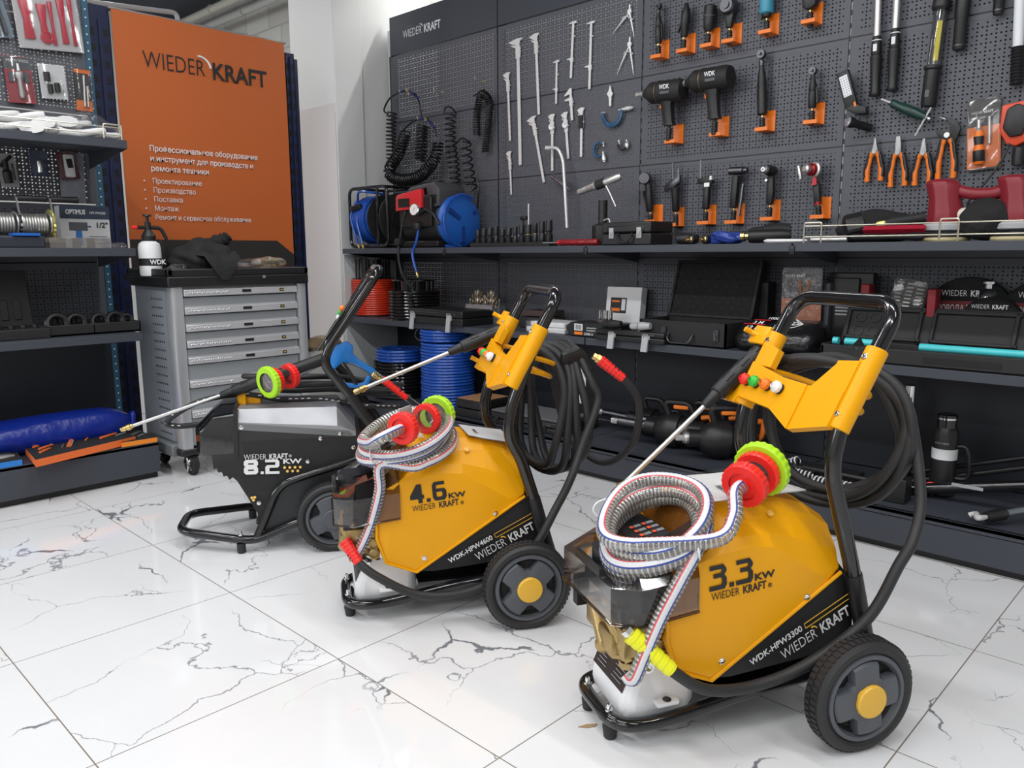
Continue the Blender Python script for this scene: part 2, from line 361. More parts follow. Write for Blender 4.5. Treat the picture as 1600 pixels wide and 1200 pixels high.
add_window(1, -5.2, 2.8); add_window(2, .6, 4.0)
# the boxed-in column left of the tool wall: upper part painted, lower part clad in a glossy sheet
k = MB(); k.b2((-4.93, 2.985, 0), (-4.42, 3.2, CEIL)); k.b2((-4.93, 3.19, 0), (-4.435, 3.80, CEIL)); struct('wall_column', k, PAINT, bevel=.006)
k = MB(); k.b2((-4.925, 2.979, .0), (-4.425, 2.985, 2.0)); struct('trim_1', k, mat('glossy_pinkish_sheet', (.72, .67, .65), .18, bump=(2.2, .25, .02)))
k = MB(); k.b2((-4.345, 3.395, .0), (-4.40, 3.79, 2.5)); struct('wall_column_side', k, PAINTG)
# ceiling pipes and conduit seen over the banner
for i, (x0, y0, x1, y1, r, c) in enumerate(((276, 40, 372, -4, .035, 'ivory'), (312, 46, 432, -4, .028, 'grey'))):
    a = at_y(x0, y0, 3.6); b = at_y(x1, y1, 3.6); d = (b - a); k = MB(); k.tube([a - d * 1.0, a, b, b + d * 3.0], r, 12)
    for t in (-.2, .6, 1.4, 2.4): k.tor(a + d * t, d, r + .004, .006, 14, 6)
    o = k.build('ceiling_pipe', mat(c + '_pipe_paint', (.62, .60, .53) if c == 'ivory' else (.5, .5, .48), .4))
    tag(o, 'thicker ivory pipe running under the ceiling above the banner' if i == 0 else 'thinner grey pipe just below the ivory pipe under the ceiling', 'pipe')
a = at_x(138, 3, -4.75); b = at_x(276, 20, -4.75); k = MB(); k.tube(fillet([a + V((0, -1.2, -.02)), a, b, b + V((0, .01, -.12)), b + V((0, .01, -.6))], .03), .014, 8)
tag(k.build('cable_conduit', mat('grey_conduit', (.45, .46, .46), .45)), 'grey bent conduit rail above the banner', 'conduit')
# ------------------------------------------------------------------ gondola shelving with perforated backs (tool wall)
YW = 3.373; BX = [-4.352, -3.356, -2.355, -1.349, -.35]; ZS = [.62, 1.03, 1.482, 1.905, 2.326]
PEG = {}
def peg(sx, sz):
    q = (round(sx, 2), round(sz, 2))
    if q not in PEG: PEG[q] = peg_material('perforated_sheet_%d_%d' % (q[0] * 100, q[1] * 100), (.085, .088, .104), *q)
    return PEG[q]
LB = ['anthracite shelving bay behind the coiled hoses, with the white header logo', 'anthracite perforated shelving bay behind the calipers and micrometers',
      'anthracite perforated shelving bay behind the air tools in orange brackets', 'anthracite perforated shelving bay behind the pliers and torque wrenches']
def slot_post(k, x, z0, z1, m=1):
    k.b2((x - .013, YW + .004, z0), (x + .013, YW + .05, z1))
    for j in range(int((z1 - z0) / .05)): k.b2((x - .003, YW + .002, z0 + .012 + j * .05), (x + .003, YW + .0045, z0 + .042 + j * .05), m)
for i in range(4):
    x0, x1 = BX[i], BX[i + 1]; W = x1 - x0
    t = thing('shelving_bay', LB[i], 'shelving', (x0, YW, 0), group='bays of the perforated tool wall')
    g = .005
    for z0, z1 in zip(ZS, ZS[1:]):
        k = MB(); k.b2((0, 0, 0), (W - 2 * g, .0012, z1 - z0 - .006)); o = k.build('perforated_panel', peg(W - 2 * g, z1 - z0 - .006), t); o.location = (g, 0, z0 + .003)
    for z in ZS[1:-1]: k = MB(); k.b2((g, .003, z - .012), (W - g, .006, z + .012)); k.build('seam_light_block', BLK, t)  # strips added to block light showing through the panel seams
    k = MB(); k.b2((g, -.002, 2.33), (W - g, .03, 2.566)); k.build('header_panel', GUN, t, bevel=.002)
    k = MB(); k.b2((g, 0, .16), (W - g, .012, .616)); k.build('back_panel', mat('anthracite_sheet', (.016, .018, .025), .5), t)
    k = MB(); k.b2((g, -.002, 0), (.03, .05, 2.32)); k.b2((W - .03, .006, 0), (W - g, .05, 2.32))
    k = MB(); slot_post(k, 0.0, 0, 2.33)
    o = k.build('slotted_post', [BLK, DST], t)
    o.location.y = -YW + .0
    dep = .425
    for nm, z, th in (('shelf', 1.088, .032), ('shelf', .655, .034)):
        k = MB(); k.b2((.004, -dep, z - .012), (W - .004, -.004, z)); k.b2((.004, -dep - .004, z - th), (W - .004, -dep + .006, z))
        for xx in (.006, W - .006): k.prism([(-.01, z - .002), (-dep + .01, z - .012), (-dep + .01, z - .03), (-.01, z - .08)], (xx - .002, 0, 0), (0, 1, 0), (0, 0, 1), .004)
        k.build(nm, GUN, t, bevel=.0015)
    k = MB(); dp = .517
    k.b2((.003, -dp, .142), (W - .003, -.004, .157)); k.b2((.003, -dp, .132), (W - .003, -dp + .02, .157)); k.b2((.003, -dp + .004, .028), (W - .003, -dp + .016, .129)); k.b2((.003, -dp + .004, .02), (.012, -.01, .142)); k.b2((W - .012, -dp + .004, .02), (W - .003, -.01, .142))
    k.build('base_deck', GUN, t, bevel=.0015)
    k = MB(); k.b2((.003, -dp + .03, 0), (W - .003, -dp + .045, .035)); k.build('kick_plate', BLK, t)
    if i: k = MB(); k.box((0, -dep - .004, 1.062), (.022, .012, .034), bev=.003); k.build('price_rail_clip', BLK, t)
    if i == 0: logo(t, XZ(.145, -.0035, 2.415), .365, WIN, arc=WIN)
k = MB(); k.b2((-2.34, YW + .055, .1), (-.3, YW + .07, 2.5)); tag(k.build('hole_shade_sheet', mat('hole_shade_black', (.006, .006, .007), .7)), 'added dark sheet that shades the holes of the air tool bays', 'panel')  # unseen sheet added to darken what shows through the holes
# left end: pale sheet closing the bay side above the base
k = MB(); k.b2((-4.372, 2.96, .05), (-4.358, 3.40, 1.05)); tag(k.build('end_panel', PAINTG), 'pale grey end panel closing the tool wall shelves beside the column', 'panel')
# ================================================================== pressure washers (local frame: x to the rear, y away from the visible side, z up)
def bolt(k, p, ax, r=.006, h=.004, m=0): k.lathe([(r * 1.3, 0), (r * 1.3, h * .4), (r, h * .5), (r * .8, h), (r * .2, h * 1.15)], p, ax, 12, m)
def wheel(t, y0, side, cx, R=.125, wd=.055, star=0.0, hubmat=HUBY, name='wheel'):
    s = side; k = MB(); o = (cx, y0, R); ax = (0, s, 0)                  # outer face at y0, axis pointing outwards
    k.lathe([(R * .74, -wd), (R * .9, -wd * 1.02), (R * .985, -wd * .86), (R, -wd * .7), (R, -wd * .3), (R * .985, -wd * .14), (R * .93, -.001), (R * .86, .0), (R * .80, -.004), (R * .76, -.012)], o, ax, 56, 0, cap=False)
    for i in range(56):                                                   # tread blocks
        a = 2 * pi * i / 56; 
        for w0, w1, da in ((-.8, -.52, 0), (-.48, -.2, .056)):
            c = V((cx + (R + .0006) * cos(a + da), y0 + s * wd * (w0 + w1) / 2, R + (R + .0006) * sin(a + da)))
            k.box(c, (.0035, wd * .27, R * .075), 0, MX.Rotation(-(a + da), 3, 'Y'))
    tire = k.build('wheel', RUB, t)
    k = MB(); k.lathe([(R * .30, -wd * .9), (R * .77, -wd * .9), (R * .79, -.010), (R * .77, -.002), (R * .70, -.0015), (R * .66, -.012), (R * .60, -.022), (R * .30, -.022)], o, ax, 48, [0, 0, 0, 0, 0, 1, 1])  # recess floor is black to stand in for the shade of its depth
    pts = []                                                              # four-lobed star
    for i in range(48):
        a = 2 * pi * i / 48 + star; q = abs(((a - star) / (pi / 2)) % 1 - .5) * 2
        r = R * (.66 if q > .44 else (.42 + .24 * max(0, (q - .26) / .18) if q > .26 else .42)); pts.append((r * cos(a), r * sin(a)))
    def ring(sc, h): return [V((cx + p[0] * sc, y0 + s * h, R + p[1] * sc)) for p in pts]
    k.loft([ring(1.02, -.02), ring(1.0, -.004), ring(.95, .001), ring(.5, .006)])
    rim = k.build('rim', [GRY, BLKM], tire, ang=25)
    k = MB(); k.lathe([(R * .29, -.01), (R * .29, .012), (R * .27, .015), (R * .1, .0165), (.001, .0165)], o, ax, 32); k.build('hub_cap', hubmat, tire)
    return tire
def yellow_washer(lab, loc, th, kw, model, star, bendz, grp):
    t = thing('pressure_washer', lab, 'pressure washer', (loc[0], loc[1], 0), th, grp)
    # --- tubular frame
    k = MB(); r = .0155
    loop = [(.56, -.13, .11), (.40, -.128, .10), (.30, -.126, .088), (.12, -.112, .054), (.035, -.104, .05), (.0, -.072, .05), (-.005, 0, .05), (.0, .072, .05), (.035, .104, .05), (.12, .112, .054), (.30, .126, .088), (.40, .128, .10), (.56, .13, .11)]
    k.tube(smooth(loop, 6), r, 14); k.cyl((.5, -.235, .125), (.5, .235, .125), .011, n=12)
    k.b2((.20, -.125, .098), (.54, .125, .108)); k.b2((.46, -.14, .09), (.54, -.12, .20)); k.b2((.46, .12, .09), (.54, .14, .20))
    k.build('frame', GLB, t)
    for s in (-1, 1):
        k = MB(); k.lathe([(.0125, .0), (.0145, .003), (.0175, .028), (.014, .037)], (.004, s * .058, 0), (0, 0, 1), 20); k.build('rubber_foot', RUB, t)
        k = MB(); k.lathe([(.009, .0), (.009, .004), (.0055, .0045), (.0055, .012), (.0045, .016), (.003, .017)], (.0, s * .058, .0645), (0, 0, 1), 12); k.build('foot_bolt', CHR, t)
    # --- handle
    k = MB(); R = .0175; w = .167
    side = [(.598, .135), (.570, .235), (.538, .346), (.497, .475), (.464, bendz - .03), (.463, bendz + .015), (.482, bendz + .10), (.547, .826), (.603, .928)]
    if bendz < .58: side[4:7] = [(.470, bendz - .01), (.462, bendz + .035), (.474, bendz + .10)]
    p = fillet([(.60, -w, .12)] + [(a, -w, b) for a, b in side[1:-1]] + [(.612, -w, .945), (.612, w, .945)] + [(a, w, b) for a, b in side[1:-1][::-1]] + [(.60, w, .12)], .062, 7)
    k.tube(p, R, 18); k.build('handle', GLB, t, ang=50)
    for s in (-1, 1): k = MB(); k.tube([(.605, s * w, .115), (.575, s * w, .215), (.536, s * w, .352)], .0195, 16); k.build('handle_socket', BLK, t)
    # --- black chassis plate
    k = MB(); pl = [(.205, .152), (.245, .148), (.43, .160), (.565, .172), (.552, .345), (.525, .352), (.505, .358), (.39, .295)]
    k.prism(pl, (0, -.148, 0), (1, 0, 0), (0, 0, 1), -.012, bev=.002); k.prism(pl, (0, .148, 0), (1, 0, 0), (0, 0, 1), .012, bev=.002)
    k.prism([(.19, .15), (.56, .165), (.545, .34), (.50, .39), (.2, .3)], (0, -.138, 0), (1, 0, 0), (0, 0, 1), -.276)
    ch = k.build('chassis', BLKM, t)
    sl = radians(25.5); c_, s_ = cos(sl), sin(sl)
    def P(x, z): return axes((x, -.1605, z), (c_, 0, s_), (-s_, 0, c_), (0, -1, 0))
    text(model, .0215, WIN, ch, P(.288, .1725), 'model_lettering', bold=.012, w=.142)
    logo(ch, P(.370, .1715), .192, WIN, arc=HUBY)
    k = MB(); o = P(.424, .2365); a, b, q = .130, .0135, .0014
    for x0, y0, x1, y1 in ((0, 0, a, q), (0, b - q, a, b), (0, 0, q, b), (a - q, 0, a, b)): k.b2((x0, y0, -.0006), (x1, y1, .0006))
    e = k.build('outline_mark', HUBY, ch); e.matrix_local = o
    # --- yellow hood: side faces, faceted shoulders, top ridge
    k = MB()
    def sec(u, pts): return [V((u, y, z)) for y, z in pts]
    S = [(.078, .150, .262, .405, .118, .455, .520), (.105, .156, .188, .418, .117, .462, .524), (.19, .1565, .150, .434, .116, .471, .527), (.27, .157, .197, .441, .115, .479, .530),
         (.33, .157, .233, .436, .113, .483, .530), (.40, .1565, .276, .392, .111, .482, .520), (.465, .155, .316, .350, .110, .468, .500), (.513, .148, .352, .362, .108, .438, .468)]
    rings = []
    for u, yb, zb, zm, yt, zt, zr in S:
        half = [(yb - .003, zb), (yb, zb + .012), (yb, zm), ((yb + yt) / 2 + .006, (zm * .45 + zt * .55)), (yt, zt), (yt - .004, zt + .009), (yt * .7, zr - .006), (yt * .35, zr)]
        tu = {.078: .198, .105: .212, .19: .240}.get(u, u); wu = (0, 0, .30, .72, .93, .97, 1, 1)
        hr = [(u + (tu - u) * q, y, z) for q, (y, z) in zip(wu, half)]
        rings.append([V((a, -y, z)) for a, y, z in hr] + [V((a, y, z)) for a, y, z in hr[::-1]])
    k.loft(rings, cap=True, closed=True)
    hood = k.build('hood', YEL, t, ang=9, bevel=.0035)
    k = MB()                                                              # raised border along the lower edge
    rim = [(.083, .36), (.083, .262), (.107, .190), (.192, .1535), (.513, .3545)]
    for s in (-1, 1): k.tube([(a, s * .156, b) for a, b in rim], .0045, 8)
    k.build('hood_rim', YEL, hood)
    for a, b in ((.425, .309), (.215, .195)):
        k = MB(); bolt(k, (a, -.157, b), (0, -1, 0), .0058, .004); k.build('hood_screw', CHR, hood)
    k = MB(); bolt(k, (.352, -.112, .4935), (0, -.6, .8), .006, .004); k.build('hood_screw', mat('yellow_cap', (.85, .5, .1), .3), hood)
    sl2 = math.atan2(.03, .16)
    def Q(x, z): return axes((x, -.1585, z), (cos(.08), 0, sin(.08)), (-sin(.08), 0, cos(.08)), (0, -1, 0))
    x = .180
    for ch_ in kw:
        big_digit(ch_, hood, Q(x, .357 + (x - .18) * .08), .064); x += .045 if ch_ != '.' else .019
    text('KW', .021, INK, hood, Q(.288, .3665), 'unit_lettering', bold=.03, w=.050)
    logo(hood, Q(.184, .335), .134, INK); 
    text('®', .014, INK, hood, Q(.322, .346), 'unit_lettering')
    text('WIEDER KRAFT', .026, WIN, hood, axes((.213, .085, .5325), (0.0, -1, 0), (1, 0, 0), (0, 0, 1)), 'top_lettering', bold=.02, w=.18)
    # --- smoked pump cover
    k = MB()
    bot = [(.150, -.166), (.150, -.166), (.02, -.163), (-.032, -.126), (-.034, .126), (.02, .163), (.150, .166), (.150, .166)]
    R0 = [V((a, b, .305 + .09 * max(0, a) * 1.4)) for a, b in bot]
    R1 = [V((a * 1.0, b * .99, .36 + .1 * max(0, a) + (.02 if a < 0 else .02))) for a, b in bot]
    top = [(.150, -.143), (.150, -.143), (.03, -.12), (-.012, -.07), (-.012, .07), (.03, .12), (.150, .143), (.150, .143)]
    R2 = [V((a, b, .395 + .62 * max(-.012, a) + .0)) for a, b in top]
    R2[0].z = R2[1].z = R2[6].z = R2[7].z = .458
    k.loft([R0, R1, R2, [V((.185, y, .500)) if i in (0, 1, 6, 7) else V((p.x + .03, p.y * .6, p.z + .015)) for i, (p, y) in enumerate(zip(R2, [-.09, -.09, 0, 0, 0, 0, .09, .09]))]], cap=False, closed=True)
    cov = k.build('pump_cover', SMK, t, ang=20, bevel=.006)
    k = MB(); k.tube([(a, b * 1.004, .303 + .126 * max(0, a)) for a, b in ((.150, -.166), (.02, -.163), (-.032, -.126), (-.034, .126), (.02, .163), (.150, .166))], .0035, 8); k.build('cover_lip', SMK, cov)
    k = MB(); k.box((-.026, 0, .388), (.012, .13, .020), bev=.003); k.build('cover_ledge', BLK, cov)
    # --- engine block seen through the cover, with its warning decal
    k = MB(); k.box((.075, 0, .37), (.09, .22, .09), bev=.01); k.box((.02, -.01, .345), (.05, .18, .05), bev=.01); k.cyl((.03, .0, .345), (.03, 0, .42), .045, n=20)
    k.lathe([(.05, 0), (.05, .03), (.035, .04)], (.05, -.09, .32), (0, 0, 1), 20); k.build('pump_crankcase', BLK, t)
    k = MB(); k.prism([(.05, -.08), (.13, -.08), (.13, .08), (.05, .08)], (0, 0, .438), (1, 0, .18), (0, 1, 0), .001); de = k.build('warning_decal', INK, t)
    k = MB()
    for i in range(3):
        for j in range(2): k.box((.075 + j * .03, -.05 + i * .025, .4555 + j * .0054), (.008, .010, .0012), 0, MX.Rotation(-.18, 3, 'Y'))
    k.build('decal_mark', mat('red_orange_ink', (.8, .1, .03), .5), de)
    k = MB()
    for i in range(3):
        for j in range(2):
            for q in range(3): k.box((.089 + j * .03, -.054 + i * .025 + q * .004, .458 + j * .0054), (.016, .0012, .0012), 0, MX.Rotation(-.18, 3, 'Y'))
    k.build('decal_lettering_pattern', LGR, de)
    # --- brass pump head
    k = MB(); k.box((.04, -.03, .252), (.085, .20, .07), bev=.008); k.box((.0, -.06, .235), (.03, .07, .05), bev=.006); k.box((.06, -.118, .235), (.07, .02, .05), bev=.005)
    for i in range(3):
        y = -.1 + i * .05; k.cyl((.02, y, .205), (.02, y, .30), .0155, n=16); k.lathe([(.017, 0), (.017, .014), (.012, .016)], (.02, y, .20), (0, 0, -1), 6); k.lathe([(.019, 0), (.019, .012), (.012, .016)], (.012, y, .245), (-1, 0, .15), 14)
        k.lathe([(.016, 0), (.016, .028), (.011, .030), (.011, .022)], (.075, -.118, .215 + i * .028), (0, -1, 0), 16)
    k.cyl((-.01, -.06, .30), (.02, -.12, .21), .014, n=14); k.cyl((.0, .03, .29), (-.005, -.04, .215), .016, n=14); k.sph((-.004, -.035, .21), .02)
    pump = k.build('pump_head', BRZ, t)
    k = MB()
    for a, b in ((.055, .195), (.085, .205), (.03, .196)): k.lathe([(.013, 0), (.013, .012), (.008, .0125), (.008, .005)], (a, -.122, b), (0, -1, 0), 16)
    for i in range(6): bolt(k, (.03 + .03 * (i % 3), -.126, .232 + .03 * (i // 3)), (0, -1, 0), .005, .006)
    k.build('plug_bolt', CHR, pump)
    for a, b in (((-.008, -.125, .285), (.012, -.11, .33)), ((-.01, .1, .24), (.02, .125, .31))): k = MB(); k.b2(a, b); k.build('cover_hinge_bracket', BLK, t)
    # --- white detergent tank under the pump
    def rr(x0, x1, w_, z, c=.02): return [V((x0, -w_ + c, z)), V((x0 + c, -w_, z)), V((x1 - c, -w_, z)), V((x1, -w_ + c, z)), V((x1, w_ - c, z)), V((x1 - c, w_, z)), V((x0 + c, w_, z)), V((x0, w_ - c, z))]
    k = MB(); k.loft([rr(.022, .19, .088, .05), rr(.018, .2, .095, .075), rr(.02, .2, .095, .105), rr(.06, .2, .088, .195, .015)]); tk = k.build('detergent_tank', WHT, t, ang=40, bevel=.008)
    k = MB(); k.prism([(.075, .068), (.135, .068), (.142, .085), (.135, .1), (.075, .1), (.066, .085)], (0, -.094, 0), (1, 0, 0), (0, 0, 1), -.0, bev=0) if 0 else k.box((.115, -.104, .090), (.055, .026, .012), bev=.005); k.build('tank_tab', WHT, tk)
    k = MB(); bolt(k, (.115, -.107, .0965), (0, 0, 1), .0075, .004); k.build('tank_screw', BLK, tk)
    d = V((.04, 0, .09)).normalized(); k = MB(); k.prism([(-.075, .006), (.075, .006), (.075, .092), (-.075, .092)], (.019, 0, .105), (0, -1, 0), d, -.001)
    lb = k.build('tank_label', mat('dark_brown_label', (.035, .024, .022), .4), tk)
    k = MB()
    for q in range(2):
        for i in range(7): k.box(V((.0182, .038 - q * .075 - .0, .105)) + d * (.02 + i * .009) + V((-.0008, 0, 0)), (.0008, .045 - .008 * (i % 3), .0016))
    k.build('lettering_pattern', LGR, lb)
    # --- wheels
    wheel(t, -.283, -1, .492, star=star); wheel(t, .283, 1, .492, star=star)
    # --- yellow hose and nozzle bracket on the handle
    hd = V((.065, 0, .122)).normalized(); n_ = V((-hd.z, 0, hd.x))            # along the handle, and outwards to the front
    k = MB()
    def HB(v, a, n): q = V((.482, 0, .704)) + hd * a + n_ * n; return V((q.x, v, q.z))
    for s in (-1, 1):
        a0, a1 = (-.026, .165) if s < 0 else (-.035, .165)
        k.lathe([(.0215, 0), (.0235, .002), (.0235, a1 - a0 - .002), (.0215, a1 - a0)], HB(s * w, a0, 0), hd, 22)
    # folded shelf between the tubes
    def slab(v0, v1, lo0, lo1, hi0, hi1, n0=.012, n1=.034):
        A = [HB(v0, lo0, n0), HB(v1, lo1, n0), HB(v1, hi1, n0), HB(v0, hi0, n0)]; B = [HB(v0, lo0, n1), HB(v1, lo1, n1), HB(v1, hi1, n1), HB(v0, hi0, n1)]
        k.put(A + B, [[0, 1, 2, 3], [4, 7, 6, 5], [0, 4, 5, 1], [1, 5, 6, 2], [2, 6, 7, 3], [3, 7, 4, 0]])
    slab(.165, .03, -.020, -.028, .075, .052); slab(.03, -.055, -.028, -.062, .052, .048); slab(-.055, -.165, -.062, -.03, .048, .052, .010, .030)
    slab(.165, .100, .07, .07, .135, .118, .010, .028); slab(-.105, -.165, .05, .05, .118, .125, .010, .028)
    slab(-.06, -.108, .046, .046, .05, .118, .010, .026)
    # rear cradle for the coil
    for a in (.03, .07): k.tube(smooth([HB(.13, a, .0), HB(.12, a + .015, -.07), HB(.05, a + .02, -.13), HB(-.05, a + .02, -.13), HB(-.12, a + .015, -.07), HB(-.13, a, 0)], 5), .007, 8)
    # lance clips on the far side
    for a in (-.012, .150): 
        k.prism([(-.022, 0), (.022, 0), (.022, .006), (-.022, .006)], HB(.172, a, -.006), hd, n_.cross(hd), .001); k.tube([HB(.185, a, .01), HB(.212, a, .016), HB(.232, a, .03), HB(.236, a, .05)], .0075, 8); k.box(HB(.208, a, .018), (.05, .062, .012), 0, MX.Rotation(-1.0, 3, 'Y'), .003)
    br = k.build('hose_bracket', YEL, t, ang=30, bevel=.0025)
    for s in (-1, 1):
        for a in (0.004, .138): k = MB(); bolt(k, HB(s * w, a, .0225), n_, .0062, .004); k.build('bracket_screw', CHR, br)
    for i, (mt, v) in enumerate(((RED, .148), (GRN, .110), (ORA, .066), (WHT, .022))):
        o = HB(v, .022, .034); k = MB(); k.lathe([(.0135, 0), (.0135, .006), (.012, .008)], o, n_, 16, 0); k.lathe([(.0142, .008), (.0142, .016), (.009, .022), (.006, .026), (.005, .0262), (.005, .02)], o, n_, 10, 1)
        k.box(o + n_ * .013 + hd * .010, (.008, .012, .010), 1, MX.Rotation(-1.08, 3, 'Y')); k.build('spray_nozzle', [RUB, mt], br)
    return t, HB
DIG = {'3': [((0, .86), (.82, .86), (1, .70), (1, .60), (.86, .5), (1, .38), (1, .14), (.86, 0), (-.05, 0), (-.05, .16), (.66, .16), (.72, .22), (.72, .36), (.64, .42), (.22, .42), (.22, .57), (.64, .57), (.72, .62), (.72, .66), (.68, .71), (0, .71))],
       '.': [((.02, 0), (.30, 0), (.30, .16), (.02, .16))],
       '4': [((.52, .86), (.86, .86), (.86, .36), (1, .36), (1, .2), (.86, .2), (.86, 0), (.56, 0), (.56, .2), (0, .2), (0, .36)), None],
       '6': [((.9, .86), (.9, .71), (.34, .71), (.28, .65), (.28, .22), (.34, .16), (.64, .16), (.70, .22), (.70, .34), (.64, .4), (.285, .4), (.285, .54), (.84, .54), (1, .42), (1, .14), (.84, 0), (.16, 0), (0, .14), (0, .72), (.16, .86))],
       '8': [((.14, .86), (.86, .86), (1, .74), (1, .55), (.9, .46), (1, .36), (1, .12), (.86, 0), (.14, 0), (0, .12), (0, .36), (.1, .46), (0, .55), (0, .74))],
       '2': [((0, .86), (.86, .86), (1, .74), (1, .48), (.88, .37), (.30, .37), (.28, .16), (1, .16), (1, 0), (0, 0), (0, .42), (.12, .53), (.70, .53), (.72, .70), (0, .70))]}
def big_digit(ch, par, mw, h, m=None, sx=.62):
    k = MB()
    for p in DIG[ch]:
        if p is None: continue
        k.prism([(a * h * sx, b * h) for a, b in p], (0, 0, 0), (1, 0, 0), (0, 1, 0), .0006)
    if ch == '8':
        pass
    o = k.build('number_lettering', m or INK, par); o.matrix_local = mw; return o
W3 = yellow_washer('nearest yellow pressure washer, marked 3.3 KW', (-1.003, 1.315), 1.083, '3.3', 'WDK-HPW3300', radians(8), .61, 'yellow pressure washers')
W2 = yellow_washer('yellow pressure washer marked 4.6 KW, between the black one and the nearest one', (-1.9186, 1.2702), 1.007, '4.6', 'WDK-HPW4600', radians(47), .53, 'yellow pressure washers')
# ------------------------------------------------------------------ hoses, lances, papers lying on the washers (same local frames)
def frame_of(t): return dict(loc=tuple(t.location), rz=t.rotation_euler[2])
CLH = clear('clear_hose_pvc', (.80, .80, .78), .12, .2, .17, (.62, .61, .57))
WRG = mat('hose_wire_spiral', (.50, .49, .46), .3, .3)
HST = mat('hose_white_stripe', (.66, .66, .67), .3); HRD = mat('hose_red_line', (.62, .08, .10), .35); HBL = mat('hose_blue_line', (.03, .06, .28), .35)
def clear_hose(t, pts, r=.0160, up=(0, 0, 1), stripe=True, name='hose'):
    q = resample(smooth(pts, 10), .0034); n = 26; sec = [-1] * n
    if stripe:
        for i in range(12, 15): sec[i] = 2
        sec[11] = 3; sec[15] = 4
    k = MB(); rs = [r * (1.0 if i % 3 == 0 else .95) for i in range(len(q))]
    k.tube(q, r, n, rs=rs, ringm=[1, 0, 0], sectors=sec, up=up); return k.build(name, [CLH, WRG, HST, HRD, HBL], t, ang=60)
def coil(c, R, su, sv, n, start, turns, stack, dR=None):
    out = []; N = int(turns * n); nn = V((-su, -sv, 1)).normalized()
    for i in range(N + 1):
        a = start + 2 * pi * i / n; f = i / N; rr = R * (1 + (dR(f) if dR else 0))
        out.append(V((c[0] + rr * cos(a), c[1] + rr * sin(a), c[2] + rr * (cos(a) * su + sin(a) * sv))) + nn * (stack * (f - .5)) + V((.004 * sin(a * 2.3 + f * 9), .005 * cos(a * 1.7 + f * 7), .003 * sin(a * 3.1))))
    return out
def strainer(t, a, b, R, red_far=True):
    """a = hose end, b = green rim end"""
    a = V(a); b = V(b); d = (b - a).normalized(); L = (b - a).length
    k = MB(); k.lathe([(R * .42, .018), (R * .55, .02), (R * .56, L * .9)], a, d, 28, cap=False); k.lathe([(R * .86, L * .86), (R * .86, L - .001), (R * .1, L - .0005)], a, d, 28, cap=False); body = k.build('strainer_body', CLR, t)
    def knurl(z0, z1, r, nm, m, holes=False):
        k = MB(); n = 96; pr = lambda z, rr: [V(a) + d * z + x * ((rr * (1.0 if (i // 2) % 2 else .972)) * cos(2 * pi * i / n)) + y * ((rr * (1.0 if (i // 2) % 2 else .972)) * sin(2 * pi * i / n)) for i in range(n)]
        x, y, _ = frame(d); inn = lambda z, rr: [V(a) + d * z + x * (rr * cos(2 * pi * i / n)) + y * (rr * sin(2 * pi * i / n)) for i in range(n)]
        k.loft([inn(z0, r * .62), inn(z0, r * .93), pr(z0 + .003, r), pr(z1 - .003, r), inn(z1, r * .93), inn(z1, r * .62)], cap=False); k.loft([inn(z0 + .004, r * .62), inn(z0 + .004, .001)], cap=False) if holes else None
        return k.build(nm, m, t, ang=25)
    knurl(0, .026, R * .80, 'red_cap', RED, True); knurl(L * .62, L * .62 + .020, R * .80, 'red_collar', RED); knurl(L - .016, L + .006, R, 'green_rim', LIM)
    k = MB(); k.lathe([(.017, -.004), (.017, .012), (.013, .014)], a, d, 16); k.build('hose_socket', RED, t)
    k = MB(); k.lathe([(R * .84, L - .004), (.001, L - .003)], a, d, 28, cap=False)
    k.build('filter_mesh', mat('grey_filter_mesh', (.34, .32, .31), .25, .4, bump=(70, 1.2, .01)), t)
def zip_tie(t, c, ax, R, sx=1.0):
    k = MB(); k.tor(c, ax, R, .0022, 24, 6, sx=sx); x, y, _ = frame(ax); k.box(V(c) + x * R, (.007, .006, .006)); k.build('cable_tie', WHT, t)
def lance(t, tip, mid, end, bent=True, blackend=None):
    tip = V(tip); mid = V(mid); end = V(end); d = (mid - tip).normalized(); e = (end - mid).normalized(); L = (end - mid).length
    k = MB(); k.tube([tip + d * .02, mid + e * .02], .0062, 12); k.build('lance_pipe', STL, t)
    k = MB(); k.lathe([(.0075, -.006), (.0095, .0), (.0095, .012), (.0075, .013), (.0075, .016), (.0115, .017), (.0115, .029), (.0085, .030), (.0085, .036), (.0065, .04)], tip, d, 6 if not bent else 14); k.build('brass_coupling', BRS, t)
    k = MB(); k.lathe([(.0095, -.012), (.0125, -.006), (.0155, .028), (.0155, .034), (.0195, .036), (.0215, .042), (.0215, L - .01), (.0195, L)], mid, e, 20); g = k.build('grip_sleeve', BLK, t)
    x, y, _ = frame(e); k = MB()
    for q in range(8):
        a = 2 * pi * q / 8
        for i in range(3): k.tube([mid + e * (.07 + i * .055) + x * (.0213 * cos(a)) + y * (.0213 * sin(a)), mid + e * (.10 + i * .055) + x * (.0203 * cos(a)) + y * (.0203 * sin(a))], .0022, 6)
    k.build('vent_pattern', mat('slot_shadow_black', (.002, .002, .002), .7), g)
